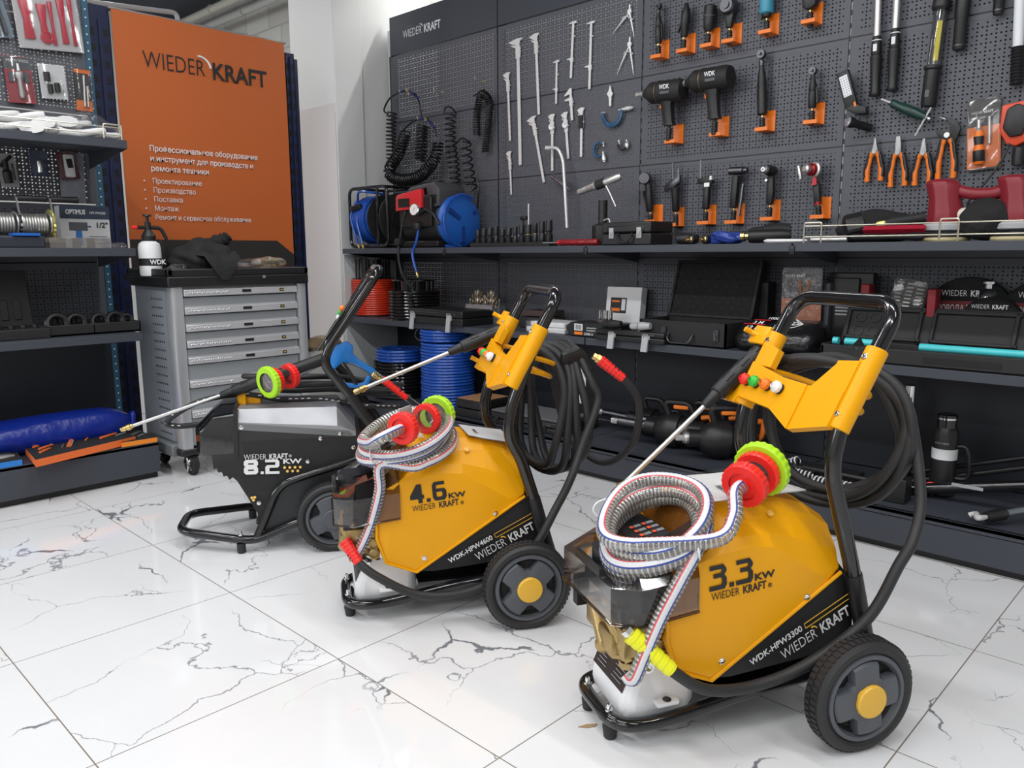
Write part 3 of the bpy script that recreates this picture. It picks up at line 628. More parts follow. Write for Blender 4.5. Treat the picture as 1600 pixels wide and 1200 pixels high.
def paper_bag(t, pts, lines, dz=.004):
    P = [V(p) for p in pts]; n = 9; k = MB(); vs = []
    def quad(P, nx, ny, h):
        return [[(P[0] * (1 - i / nx) + P[1] * (i / nx)) * (1 - j / ny) + (P[3] * (1 - i / nx) + P[2] * (i / nx)) * (j / ny) + V((0, 0, h * (sin(i * 1.7 + j) + cos(j * 1.3)))) for i in range(nx + 1)] for j in range(ny + 1)]
    g = quad(P, 8, 8, .0006); vs = [p for r in g for p in r]; fs = [[j * 9 + i, j * 9 + i + 1, (j + 1) * 9 + i + 1, (j + 1) * 9 + i] for j in range(8) for i in range(8)]
    k.put(vs, fs); k.put([p - V((0, 0, .002)) for p in vs], [f[::-1] for f in fs]); sh = k.build('manual_sheet', PAP, t)
    c = sum(P, V()) / 4; k = MB(); g = quad([c + (p - c) * 1.13 + V((0, 0, dz)) for p in P], 8, 8, .0022); vs = [p for r in g for p in r]; k.put(vs, fs); k.build('plastic_sleeve', CLR, t)
    ux = (P[1] - P[0]).normalized(); uy = (P[3] - P[0]); uy = (uy - ux * uy.dot(ux)).normalized(); nz = ux.cross(uy)
    if nz.z < 0: ux, nz = -ux, -nz
    for s, a, b, sz in lines:
        o = P[0] + (P[1] - P[0]) * a + (P[3] - P[0]) * b + nz * .0022; text(s, sz, INK, sh, axes(o, ux, uy, nz), 'printed_line', bold=.01)
def hp_hose(t, pts, r=.0112, m=RUB, name='hose', n=8): k = MB(); k.tube(resample(smooth(pts, n), .008), r, 12); return k.build(name, m, t, ang=60)
def sleeve(t, a, b, r, m, name='strain_relief'):
    a = V(a); b = V(b); L = (b - a).length; k = MB(); N = 7; pr = []
    for i in range(N): z = L * i / N; pr += [(r * (1.32 - .04 * i), z), (r * (1.32 - .04 * i), z + L / N * .6), (r * (1.2 - .04 * i), z + L / N * .65), (r * (1.2 - .04 * i), z + L / N * .98)]
    k.lathe(pr, a, b - a, 16); return k.build(name, m, t)
def loops(c, ra, rz, turns, u0, u1, ph=0.0, seed=1, n=22, sk=.45):
    rd = random.Random(seed); out = []; N = int(turns * n); offs = [(rd.uniform(-.022, .022), rd.uniform(-.03, .03), rd.uniform(.74, 1.08)) for _ in range(int(turns) + 3)]
    for i in range(N + 1):
        f = i / n; j = int(f); g = f - j; o = [offs[j][q] * (1 - g) + offs[j + 1][q] * g for q in range(3)]
        a = ph + 2 * pi * f; x = c[0] + u0 + (u1 - u0) * i / N
        sag = 1.0 if sin(a) > 0 else 1.12
        out.append(V((x - sk * ra * o[2] * cos(a) + .012 * sin(3 * a + j), c[1] + ra * o[2] * cos(a) + o[0], c[2] + rz * sin(a) * sag * (o[2] if sin(a) < 0 else .97) + (o[1] if sin(a) < 0 else o[1] * .3))))
    return out
# ---- nearest washer
f3 = dict(loc=(-1.003, 1.315, 0), rz=1.083)
t = thing('suction_hose', 'coiled clear suction hose with red and green strainer on the nearest yellow washer', 'hose', group='clear suction hoses', **f3)
c3 = (.096, -.062, .478); cp = coil(c3, .101, .42, .27, 20, 5.7, 3.84, .080, lambda f: .10 * sin(f * 17))
SA, SB = V((.262, -.135, .568)), V((.345, -.088, .590)); sd = (SB - SA).normalized()
p = [V((-.008, -.155, .205)), V((.002, -.168, .20)), V((.025, -.172, .255)), V((.06, -.172, .33)), V((.098, -.178, .405)), V((.14, -.17, .468)), V((.17, -.12, .50))] + cp[2:-1] + [V((.165, -.195, .485)), V((.215, -.18, .52)), SA - sd * .03, SA + sd * .01]
clear_hose(t, p); strainer(t, SA, SB, .062)
zip_tie(t, (.138, -.165, .465), (1, -.4, .2), .027, 1.3); zip_tie(t, (.045, .045, .487), (.3, 1, .0), .024, 1.6)
t = thing('spray_lance', 'steel spray lance with slotted black grip clipped to the nearest yellow washer', 'spray lance', group='spray lances', **f3)
lance(t, (.131, .205, .468), (.385, .205, .678), (.565, .206, .828))
t = thing('high_pressure_hose', 'thick black hose coiled on the bracket of the nearest yellow washer, with yellow sleeve', 'hose', group='black high-pressure hoses', **f3)
lp = loops((.605, .055, .632), .185, .168, 4.31, -.0, .05, ph=1.2, seed=5)
hp_hose(t, lp + [V((.70, -.175, .52)), V((.65, -.215, .44)), V((.602, -.226, .385)), V((.53, -.224, .272)), V((.40, -.212, .188)), V((.27, -.205, .155)), V((.15, -.210, .170)), V((.078, -.197, .215)), V((.038, -.1735, .253)), V((.002, -.152, .288))], .0122)
sleeve(t, (.002, -.152, .288), (.075, -.195, .218), .0152, mat('yellow_sleeve', (.85, .85, .02), .35))
k = MB(); k.lathe([(.014, -.018), (.014, -.006), (.011, -.005), (.011, .004)], (.004, -.151, .286), (.6, -.3, -.7), 6); k.build('hose_nut', CHR, t)
t = thing('manual_in_sleeve', 'white manual in a clear sleeve under the strainer on the nearest washer hood', 'manual', group='manuals in clear sleeves', **f3)
paper_bag(t, [(.245, .085, .5335), (.215, -.105, .532), (.455, -.098, .532), (.43, .085, .532)], [('LIST', .022, .3, .12, ) if 0 else ('КРАТ', .5, .25, .022), ('паспорт', .3, .55, .012)])
# ---- middle washer
f2 = dict(loc=(-1.9186, 1.2702, 0), rz=1.007)
t = thing('suction_hose', 'coiled clear suction hose with red strainer caps lying on the washer marked 4.6 KW', 'hose', group='clear suction hoses', **f2)
cp = coil((.178, -.075, .527), .118, .26, .2, 20, 4.1, 3.87, .065, lambda f: .09 * sin(f * 17))
SA, SB = V((.152, -.215, .588)), V((.278, -.055, .592)); sd = (SB - SA).normalized()
p = [V((.012, -.135, .215)), V((.03, -.142, .225)), V((.055, -.150, .275)), V((.075, -.155, .33)), V((.095, -.165, .41)), V((.10, -.175, .485))] + cp[2:] + [V((.075, -.20, .55)), V((.095, -.255, .575)), SA - sd * .035, SA + sd * .01]
clear_hose(t, p); strainer(t, SA, SB, .056)
k = MB(); k.prism([(-.03, 0), (.03, 0), (.03, .02), (-.03, .02)], SA + sd * .06 + V((-.02, .025, .026)), sd, V((0, 0, 1)), .005, bev=.002); k.build('mounting_lug', LGR, t)
zip_tie(t, (.283, -.06, .553), (.3, 1, .2), .027, 1.2); zip_tie(t, (.088, -.15, .505), (1, -.6, .3), .026, 1.3)
t = thing('spray_lance', 'steel spray lance with black grip clipped to the washer marked 4.6 KW', 'spray lance', group='spray lances', **f2)
lance(t, (.054, .205, .624), (.364, .205, .742), (.55, .205, .813))
t = thing('high_pressure_hose', 'black hose coiled behind the handle of the washer marked 4.6 KW, with red sleeves', 'hose', group='black high-pressure hoses', **f2)
lp = loops((.605, .0, .60), .145, .19, 4.30, -.02, .08, ph=1.3, seed=9, sk=.4)
e = [V((.685, -.165, .50)), V((.645, -.195, .42)), V((.60, -.20, .335)), V((.50, -.212, .185)), V((.352, -.205, .105)), V((.20, -.20, .102)), V((.08, -.19, .165)), V((.02, -.165, .215)), V((-.005, -.14, .255))]
hp_hose(t, lp + e, .0122)
hp_hose(t, [lp[0] + V((.0, .02, .0)), V((.66, .10, .70)), V((.72, .09, .48)), V((.80, -.02, .40)), V((.86, -.12, .48)), V((.86, -.16, .62)), V((.80, -.16, .70)), V((.745, -.14, .745))], .0115, name='hose_end')
sleeve(t, (-.006, -.14, .26), (.03, -.172, .205), .0135, RED); sleeve(t, (.745, -.14, .745), (.81, -.165, .69), .0125, RED)
k = MB(); k.lathe([(.014, -.012), (.014, .0), (.011, .001), (.011, .012)], (.735, -.138, .752), (-.8, .2, .5), 6); k.build('hose_nut', BRS, t)
t = thing('spray_gun', 'black trigger gun hanging behind the handle bracket of the washer marked 4.6 KW', 'spray gun', **f2)
k = MB(); o = V((.645, -.07, .765)); k.prism([(0, 0), (.05, .02), (.075, .0), (.10, -.05), (.085, -.06), (.055, -.03), (.03, -.035), (0, -.03)], o, (1, 0, 0), (0, -.3, .95), .028, bev=.005); k.build('gun_body', BLK, t)
k = MB(); k.prism([(.02, -.035), (.05, -.07), (.056, -.066), (.034, -.03)], o + V((0, -.009, 0)), (1, 0, 0), (0, -.3, .95), .012); k.build('trigger', BLKM, t)
t = thing('hang_tag', 'white paper tag hanging behind the washer marked 4.6 KW', 'paper tag', **f2)
k = MB(); k.prism([(0, 0), (.10, 0), (.10, .14), (0, .14)], (.80, .34, .535), (.35, -.93, .02), (.0, -.05, 1), .001); sh = k.build('tag_sheet', PAP, t)
text('ВНИМАНИЕ!', .011, INK, sh, axes((.805, .326, .655), (.35, -.93, .02), (0, -.02, 1), (-.93, -.35, 0)), 'printed_line'); text('не включать без воды', .007, INK, sh, axes((.805, .326, .64), (.35, -.93, .02), (0, -.02, 1), (-.93, -.35, 0)), 'printed_line')
t = thing('manual_in_sleeve', 'white manual in a clear sleeve on the hood of the washer marked 4.6 KW', 'manual', group='manuals in clear sleeves', **f2)
paper_bag(t, [(.355, .05, .534), (.36, -.095, .532), (.49, -.11, .505), (.49, .05, .51)], [('НАСОС', .4, .2, .014)])
# ------------------------------------------------------------------ the black 8.2 KW washer
f1 = dict(loc=(-2.7295, 1.3609, 0), rz=.98105)
t = thing('pressure_washer', 'black pressure washer with steel top marked 8.2 KW', 'pressure washer', **f1)
k = MB(); r = .0155
k.tube(fillet([(.34, -.19, .118), (.222, -.19, .104), (.06, -.192, .044), (.0, -.192, .05), (-.215, -.10, .066), (-.215, .10, .066), (.0, .192, .05), (.06, .192, .044), (.222, .19, .104), (.34, .19, .118)], .055), r, 14)
for s in (-1, 1):
    k.tube(fillet([(.062, s * .19, .05), (.134, s * .19, .213), (.172, s * .19, .25), (.442, s * .19, .325), (.56, s * .19, .352)], .03), r * .9, 14)
k.cyl((.335, -.235, .123), (.335, .235, .123), .011, n=12); k.b2((.06, -.16, .09), (.5, .16, .105))
k.build('frame', GLB, t)
for s in (-1, 1):
    k = MB(); k.lathe([(.013, 0), (.015, .003), (.0155, .036)], (.008, s * .192, 0), (0, 0, 1), 18); k.build('rubber_foot', RUB, t)
    k = MB(); k.lathe([(.008, 0), (.008, .005), (.005, .0055), (.005, .013), (.003, .018)], (.008, s * .192, .064), (0, 0, 1), 12); k.build('foot_bolt', CHR, t)
k = MB(); w_ = .19
p = fillet([(.56, -w_, .295), (.524, -w_, .375), (.448, -w_, .5), (.322, -w_, .672), (.345, -w_, .735), (.527, -w_, 1.0), (.527, w_, 1.0), (.345, w_, .735), (.322, w_, .672), (.448, w_, .5), (.524, w_, .375), (.56, w_, .295)], .06, 7)
k.tube(p, .0165, 18); k.build('handle', GLB, t, ang=50)
for s in (-1, 1): k = MB(); k.tube([(.56, s * w_, .295), (.524, s * w_, .375), (.408, s * w_, .556)], .0185, 16); k.build('handle_socket', BLK, t)
# side plates with the toothed lower edge
tooth = [(.0, .262), (.012, .268), (.018, .256), (.03, .262), (.036, .250), (.048, .254), (.058, .240), (.075, .243)]
pl = [(-.075, .352), (-.073, .305), (-.062, .308), (-.058, .292), (-.046, .294), (-.041, .277), (-.029, .279), (-.022, .264), (-.009, .272), (.006, .254), (.066, .136), (.082, .066), (.15, .06), (.22, .11), (.36, .12), (.50, .31), (.46, .395), (.405, .402), (.0, .452), (-.002, .36)]
k = MB()
k.prism(pl, (0, -.165, 0), (1, 0, 0), (0, 0, 1), -.010, bev=.0015); k.prism(pl, (0, .165, 0), (1, 0, 0), (0, 0, 1), .010, bev=.0015)
k.b2((.03, -.166, .22), (.44, .166, .40)); ch = k.build('chassis', BLKM, t)
k = MB(); fl = [(.085, .062), (.155, .215), (.18, .235), (.49, .318), (.49, .25), (.34, .15), (.21, .115)]
k.prism(fl, (0, -.176, 0), (1, 0, 0), (0, 0, 1), .004)
for a, b in ((.235, .198), (.315, .215)): k.lathe([(.020, 0), (.020, .0008), (.001, .0008)], (a, -.1768, b), (0, -1, 0), 20, 1)
k.build('frame_gusset', [GRY if 0 else mat('satin_black_sheet', (.018, .02, .022), .4), mat('hole_black', (.001, .001, .001), .8)], t)
for a, b in ((.252, .318), (.415, .36), (.075, .175), (.30, .40)): k = MB(); bolt(k, (a, -.176, b), (0, -1, 0), .006, .004); k.build('side_bolt', CHR, ch)
# steel top
k = MB(); k.loft([[V((u, -.162, z0)), V((u, -.158, z1)), V((u, -.13, z2)), V((u, .13, z2)), V((u, .158, z1)), V((u, .162, z0))] for u, z0, z1, z2 in ((.004, .445, .470, .512), (.36, .405, .440, .505), (.425, .398, .415, .42))])
top = k.build('steel_top', mat('brushed_sheet_steel', (.42, .42, .44), .5, .9, var=(14, .14)), t, ang=20)
k = MB(); k.prism([(.004, .445), (.004, .468), (.40, .42), (.418, .398)], (0, -.1632, 0), (1, 0, 0), (0, 0, 1), .002); k.build('top_skirt', mat('grey_steel_skirt', (.2, .21, .21), .45, .6), top)
for a, b in ((.03, .452), (.37, .412)): k = MB(); bolt(k, (a, -.166, b), (0, -1, 0), .006, .004); k.build('top_bolt', CHR, top)
k = MB(); k.box((.05, .03, .522), (.07, .09, .028), bev=.004); k.box((.02, -.02, .535), (.03, .03, .05), bev=.004); k.build('switch_box', YEL, t)
# smoked pump cover
k = MB()
R = lambda pts: [V(p) for p in pts]
k.loft([R([(.0, -.165, .345), (-.115, -.15, .352), (-.135, -.10, .355), (-.135, .10, .355), (-.115, .15, .352), (.0, .165, .345)]),
        R([(.002, -.165, .42), (-.112, -.15, .44), (-.135, -.10, .445), (-.135, .10, .445), (-.112, .15, .44), (.002, .165, .42)]),
        R([(.006, -.155, .505), (-.07, -.135, .49), (-.09, -.09, .49), (-.09, .09, .49), (-.07, .135, .49), (.006, .155, .505)]),
        R([(.006, -.11, .525), (-.05, -.09, .52), (-.055, -.06, .52), (-.055, .06, .52), (-.05, .09, .52), (.006, .11, .525)])], cap=True, closed=False)
cov = k.build('pump_cover', clear('dark_smoked_plastic', (.20, .20, .21), .05, .16, .10, (.03, .03, .035)), t, ang=20, bevel=.005)
k = MB(); k.prism([(.0, .34), (.014, .34), (.02, .51), (.006, .515)], (0, -.168, 0), (1, 0, 0), (0, 0, 1), -.336); k.build('cover_band', BLK, t)
k = MB(); k.box((-.06, 0, .40), (.09, .2, .09), bev=.01); k.cyl((-.06, -.13, .385), (-.06, -.10, .385), .03); k.build('pump_block', BLKM, t)
k = MB(); k.b2((-.11, -.14, .38), (-.05, -.12, .398)); k.cyl((-.09, -.14, .37), (-.09, -.1, .37), .014); k.build('pump_head', BRZ, t)
def P(x, z): return axes((x, -.1756, z), (1, 0, -.035), (.035, 0, 1), (0, -1, 0))
logo(ch, P(.033, .337), .150, WIN); text('®', .014, WIN, ch, P(.186, .337), 'unit_lettering')
big_digit('8', ch, P(.030, .283), .062, WIN, .78); big_digit('.', ch, P(.086, .281), .062, WIN, .6); big_digit('2', ch, P(.103, .280), .062, WIN, .78)
k = MB(); k.b2((.0145, .013, .0), (.034, .018, .001)); k.b2((.0145, .036, .0), (.034, .041, .001)); o = k.build('number_gap', BLKM, ch); o.matrix_local = P(.030, .283) 
text('KW', .024, WIN, ch, P(.166, .315), 'unit_lettering', bold=.03, w=.064)
for a, b in [(.170 + .018 * i, .300 - .0006 * i) for i in range(4)] + [(.179 + .018 * i, .286 - .0006 * i) for i in range(3)] + [(.052, .196), (.062, .197), (.057, .187)]:
    k = MB(); k.lathe([(.0052, 0), (.0052, .0012), (.0028, .0016), (.001, .0016)], (a, -.1755, b), (0, -1, 0), 12, [0, 0, 1]); k.build('gold_dot', [HUBY, mat('pale_gold', (.9, .75, .4), .3)], ch)
wheel(t, -.262, -1, .335, wd=.05, star=.4, hubmat=GRY); wheel(t, .262, 1, .335, wd=.05, star=.4, hubmat=GRY)
for i, (mt, a, b) in enumerate(((ORA, .404, .862), (GRN, .398, .846), (WHT, .391, .826))):
    k = MB(); o = V((a - .02, -.05 + .02 * i, b)); k.lathe([(.012, 0), (.012, .006), (.0125, .007), (.0125, .014), (.007, .022)], o + V((.02, 0, -.012)), (-.83, 0, .56), 10, [1, 1, 0, 0]); k.build('spray_nozzle', [mt, RUB], t)
k = MB(); k.tube([(.30, -.06, .705), (.455, -.06, .93)], .004, 8); k.prism([(.0, -.10), (.0, .10), (.17, .10), (.17, -.10)], (.335, 0, .745), (.55, 0, .835), (0, 1, 0), .003); k.build('nozzle_panel', GLB, t)
# ---- things lying on it
t = thing('spray_lance', 'spray lance lying across the black washer, its brass tip over the foam trays', 'spray lance', group='spray lances', **f1)
lance(t, (-.39, -.04, .44), (-.04, -.04, .552), (.34, -.04, .678))
t = thing('spray_gun', 'blue trigger spray gun held at the handle of the black washer', 'spray gun', **f1)
g2 = lambda pts, o, d, **k_: MB().prism(pts, o, (1, 0, 0), (0, 0, 1), d, **k_)
o = (0, -.06, 0)
out = [(.335, .70), (.352, .715), (.405, .735), (.43, .715), (.425, .69), (.448, .664), (.508, .624), (.500, .600), (.486, .612), (.44, .645), (.415, .655), (.385, .655), (.360, .635), (.352, .605), (.37, .588), (.40, .578), (.44, .572), (.462, .578), (.478, .607), (.493, .598), (.478, .565), (.44, .558), (.395, .563), (.355, .578), (.336, .61)]
g2(out, o, -.028, bev=.004).build('gun_body', mat('bright_blue_gun', (.015, .19, .58), .35), t)
k = MB(); k.prism([(.385, .66), (.398, .655), (.43, .60), (.442, .575), (.43, .572), (.41, .605)], (0, -.065, 0), (1, 0, 0), (0, 0, 1), -.018, bev=.003); k.build('trigger', BLK, t)
k = MB(); k.lathe([(.009, 0), (.012, .004), (.012, .018), (.009, .02), (.009, .03), (.0115, .031), (.0115, .043), (.008, .045)], (.492, -.074, .612), (.8, 0, -.58), 12); k.build('brass_coupling', BRS, t)
t = thing('high_pressure_hose', 'black printed rubber hose looped over the steel top of the black washer', 'hose', group='black high-pressure hoses', **f1)
base = [(.60, .05, .46), (.45, .02, .478), (.30, .0, .512), (.16, -.01, .520), (.02, -.01, .545), (-.12, .0, .525), (-.22, .02, .475), (-.255, .03, .44), (-.22, .04, .425), (-.13, .06, .425)]
hp_hose(t, base, .0105)
for i, (dy, dz, sx) in enumerate(((.06, .014, .98), (.10, .03, .9), (.03, .04, .86), (.12, .055, .95))):
    hp_hose(t, [(.66 * sx, .06 + dy, .47 + dz), (.50 * sx, dy, .50 + dz), (.36, dy - .01, .525 + dz), (.2, dy - .03, .53 + dz), (.1 - .02 * i, dy, .535 + dz), (.08 - .02 * i, dy + .05, .53 + dz), (.14, dy + .09, .52 + dz), (.35, dy + .08, .51 + dz), (.56, dy + .1, .475 + dz)], .0105, name='hose_turn')
k = MB()
for (a, b) in zip(resample(smooth([(p[0], p[1] - .0098, p[2] + .004) for p in base], 8), .022)[1:-4:1], range(400)):
    if b % 5 != 4: k.box(a, (.012, .0014, .0035))
k.build('printed_line', WIN, t)
hp_hose(t, [(.545, -.07, .58), (.60, -.08, .535), (.66, -.06, .48), (.73, .0, .42), (.78, .08, .38)], .0085, name='gun_hose'); sleeve(t, (.53, -.072, .592), (.62, -.08, .515), .011, RED)
t = thing('suction_hose', 'clear suction hose on the black washer, green-rimmed strainer facing out', 'hose', group='clear suction hoses', **f1)
strainer(t, (.205, -.045, .614), (.123, -.122, .602), .058)
clear_hose(t, [(.20, -.05, .613), (.235, -.015, .618), (.30, .05, .64), (.40, .06, .65), (.50, .05, .60), (.62, .05, .50), (.72, .07, .42)], .0125)
# ================================================================== tools hanging on the perforated wall
def wf(top, bot, out=.02):
    a = at_y(*top, YW - out); b = at_y(*bot, YW - out); z = (a - b); L = z.length; z.normalize(); y = V((0, 1, 0)); y = (y - z * y.dot(z)).normalized(); x = y.cross(z)
    return axes(b, x, y, z), L
X_, Y_, Z_ = V((1, 0, 0)), V((0, 1, 0)), V((0, 0, 1))
def fp(k, poly, d, y=0.0, m=0, bev=0.0): return k.prism(poly, (0, y, 0), X_, Z_, d, m, bev)        # outline in the wall plane, d > 0 grows towards the viewer
def hook(px, out=.05):
    p = at_y(*px, YW); k = MB(); k.tube([p + V((0, .002, 0)), p + V((0, -out, -.004)), p + V((0, -out - .006, .012))], .0028, 6); k.box(p + V((0, -.001, -.004)), (.03, .002, .006)); return k
def caliper(top, bot, label, kind='vernier', wd=.015, jaw=.045, out=.012):
    mw, L = wf(top, bot, out); t = thing('caliper', label, 'caliper', mw=mw, group='calipers on the perforated wall')
    k = MB(); k.b2((-wd / 2, -.002, 0), (wd / 2, .002, L)); k.b2((-wd / 2 + .003, -.0026, .01), (wd / 2 - .003, -.002, L - .02)); k.build('beam', SIL, t, bevel=.0006)
    k = MB(); j = jaw
    if kind in ('vernier', 'dial', 'digital'):
        fp(k, [(-wd * .5, L - .035), (wd * .55, L - .035), (wd * .75, L - .016), (wd * .75 + j * .45, L - .004), (wd * .4, L), (-wd * .5, L), (-wd * .5 - j, L - .010), (-wd * .5 - j * .55, L - .024)], .006, .003)
    elif kind == 'one': fp(k, [(-wd * .5, L - .030), (wd * .6, L - .030), (wd * .6, L), (-wd * .3, L), (-wd * .5 - j, L - .028), (-wd * .5 - j, L - .034)], .006, .003)
    elif kind == 'gauge': fp(k, [(-wd * .5 - j * .6, L - .012), (wd * .5 + j * .35, L - .012), (wd * .5 + j * .45, L), (-wd * .5 - j * .6, L - .006)], .006, .003)
    k.build('fixed_jaw', SIL, t, bevel=.0008)
    k = MB()
    if kind == 'gauge': fp(k, [(-wd * .7, L * .28), (wd * .8, L * .28), (wd * .8, L * .36), (-wd * .5, L * .36), (-wd * .5 - j * .7, L * .345), (-wd * .5 - j * .7, L * .33), (-wd * .7, L * .32)], .008, .004)
    elif kind == 'one': fp(k, [(-wd * .7, L - .09), (wd * .8, L - .09), (wd * .8, L - .05), (-wd * .5, L - .046), (-wd * .5 - j, L - .052), (-wd * .5 - j, L - .058), (-wd * .7, L - .064)], .008, .004)
    else: fp(k, [(-wd * .75, L - .105), (wd * .75, L - .105), (wd * .85, L - .05), (wd * .6, L - .038), (-wd * .6, L - .036), (-wd * .5 - j * .8, L - .027), (-wd * .5 - j * .5, L - .038), (-wd * .75, L - .050)], .008, .004)
    k.lathe([(.004, 0), (.004, .012)], (wd * .6, -.004, L - .075), (1, 0, 0), 8); k.build('slider', SIL, t, bevel=.0008)
    if kind == 'dial': k = MB(); k.lathe([(.018, 0), (.018, .007), (.016, .009), (.015, .0085)], (0, -.004, L - .068), (0, -1, 0), 20); k.build('dial', [WHT], t); k = MB(); k.box((.004, -.0134, L - .064), (.014, .001, .0015)); k.build('needle', INK, t)
    if kind == 'digital': k = MB(); k.b2((-wd * .8, -.012, L - .105), (wd * .9, -.004, L - .04)); k.build('display_housing', BLK, t)
    k = hook(((top[0]), top[1] + 3), .016)
    return t
CL = 'caliper hanging on the perforated wall'
caliper((809, 60), (813, 258), 'longest silver caliper with the largest pointed jaw, second from the left', wd=.022, jaw=.062)
caliper((837, 52), (842, 179), 'long silver vernier caliper just right of the longest one', wd=.017, jaw=.04)
caliper((793, 113), (797, 220), 'leftmost silver vernier caliper with jaws on both sides', wd=.015, jaw=.03)
caliper((796, 236), (799, 304), 'small silver caliper below the leftmost caliper', wd=.012, jaw=.022)
caliper((832, 182), (850, 285), 'silver caliper hanging tilted beside the lower end of the longest one', wd=.016, jaw=.04)
caliper((870, 94), (869, 162), 'short silver marking gauge with two crossbars left of the upper calipers', 'gauge', wd=.012, jaw=.03)
caliper((896, 33), (892, 122), 'upper silver marking gauge with a black strap, left of two alike', 'gauge', wd=.014, jaw=.036)
caliper((924, 33), (921, 139), 'longer silver marking gauge right of its twin, below the top seam', 'gauge', wd=.014, jaw=.038)
caliper((891, 138), (894, 188), 'short silver caliper with two parallel jaws above the dial calipers', 'one', wd=.015, jaw=.034)
caliper((863, 178), (863, 267), 'left one of the two dial calipers with round white dial', 'dial', wd=.015, jaw=.022)
caliper((883, 175), (888, 248), 'right one of the two dial calipers with round white dial', 'dial', wd=.015, jaw=.022)
caliper((909, 168), (908, 245), 'caliper with a black digital display right of the dial calipers', 'digital', wd=.015, jaw=.022)
def dividers(apex, l1, l2, label):
    a = at_y(*apex, YW - .014); t = thing('dividers', label, 'dividers', loc=a, group='wing dividers')
    for q in (l1, l2):
        b = at_y(*q, YW - .014) - a; k = MB(); k.tube([V((0, 0, -.006)), b * .5, b], .004, 8, rs=[.0055, .0045, .001]); k.build('leg', SIL, t)
    k = MB(); k.lathe([(.012, -.005), (.012, .005)], (0, 0, 0), Y_, 16); k.cyl((0, 0, .01), (0, 0, .032), .005); k.build('hinge', SIL, t)
    b1 = (at_y(*l1, YW - .014) - a) * .32; b2 = (at_y(*l2, YW - .014) - a) * .32; m = (b1 + b2) / 2
    k = MB(); k.tube(smooth([b1 + V((-.012, 0, 0)), b1 + V((0, -.006, .006)), m + V((0, -.006, .012)), b2 + V((0, -.006, .006)), b2 + V((.012, 0, 0))], 4), .0032, 6); k.build('arc_bar', SIL, t)
dividers((984, 18), (957, 53), (991, 58), 'upper pair of silver wing dividers')
dividers((984, 69), (964, 116), (990, 117), 'lower pair of silver wing dividers')
mw, L = wf((954, 134), (954, 166), .012); k = MB(); fp(k, [(-.006, 0), (.006, 0), (.008, L * .45), (.018, L * .6), (.010, L * .68), (.008, L * .78), (.002, L), (-.002, L), (-.008, L * .78), (-.02, L * .62), (-.008, L * .45)], .005)
tag(k.build('depth_gauge', SIL, mw=mw), 'tiny white pointed gauge above the big blue micrometer', 'gauge')
def micrometer(c, R, a0, a1, m, label, th=.012, spin=None):
    p = at_y(*c, YW - .02); t = thing('micrometer', label, 'micrometer', loc=p, group='micrometers')
    k = MB(); N = 22; o = []; i_ = []
    for i in range(N + 1):
        a = radians(a0 + (a1 - a0) * i / N); w_ = R * (.20 + .12 * sin(pi * i / N)); o.append((R * cos(a), R * sin(a))); i_.append(((R - w_) * cos(a), (R - w_) * sin(a)))
    fp(k, o + i_[::-1], th, .004, 0, .002); k.build('bow', m, t)
    e = V((R * .9 * cos(radians(a1)), 0, R * .9 * sin(radians(a1)))); s = V((R * .9 * cos(radians(a0)), 0, R * .9 * sin(radians(a0)))); d = (e - s).normalized() if spin is None else V(spin).normalized()
    k = MB(); k.lathe([(.004, -R * .3), (.004, R * .05), (.0075, R * .06), (.0075, R * .35), (.0105, R * .36), (.0105, R * .85), (.006, R * .88), (.006, R * 1.05)], e, d, 14); k.build('thimble', SIL, t)
    k = MB(); k.lathe([(.004, -.012), (.004, .010)], s, d, 10); k.build('anvil', SIL, t)
    return t
BLM = mat('blue_enamel', (.018, .085, .19), .3)
micrometer((957, 178), .066, 168, 374, BLM, 'large blue micrometer with a deep bow'); 
micrometer((936, 234), .040, 40, 320, BLM, 'small blue micrometer hanging below the large one, barrel down', spin=(.2, 0, -1))
micrometer((973, 226), .030, -210, 30, BLK, 'small dark micrometer right of the small blue one', spin=(.15, 0, -1))
# bent wheel wrench and a chrome socket end
pts = [(858, 231), (872, 231), (880, 250), (883, 300), (886, 356)]; k = MB(); P = [at_y(*q, YW - .05 - .03 * (i > 2)) for i, q in enumerate(pts)]
k.tube(fillet(P, .03), .0085, 12); k.cyl(P[0], P[0] + V((-.02, 0, .0)), .0125, n=14); tag(k.build('wheel_wrench', SIL), 'silver bent wheel wrench leaning on the perforated wall', 'wrench')
a, b = at_y(863, 275, YW - .04), at_y(885, 292, YW - .04); k = MB(); k.cyl(a, b, .013, n=16); k.lathe([(.010, -.002), (.010, .03)], b, b - a, 12); tag(k.build('socket_adapter', CHR), 'short chrome socket adapter behind the bent wheel wrench', 'socket')
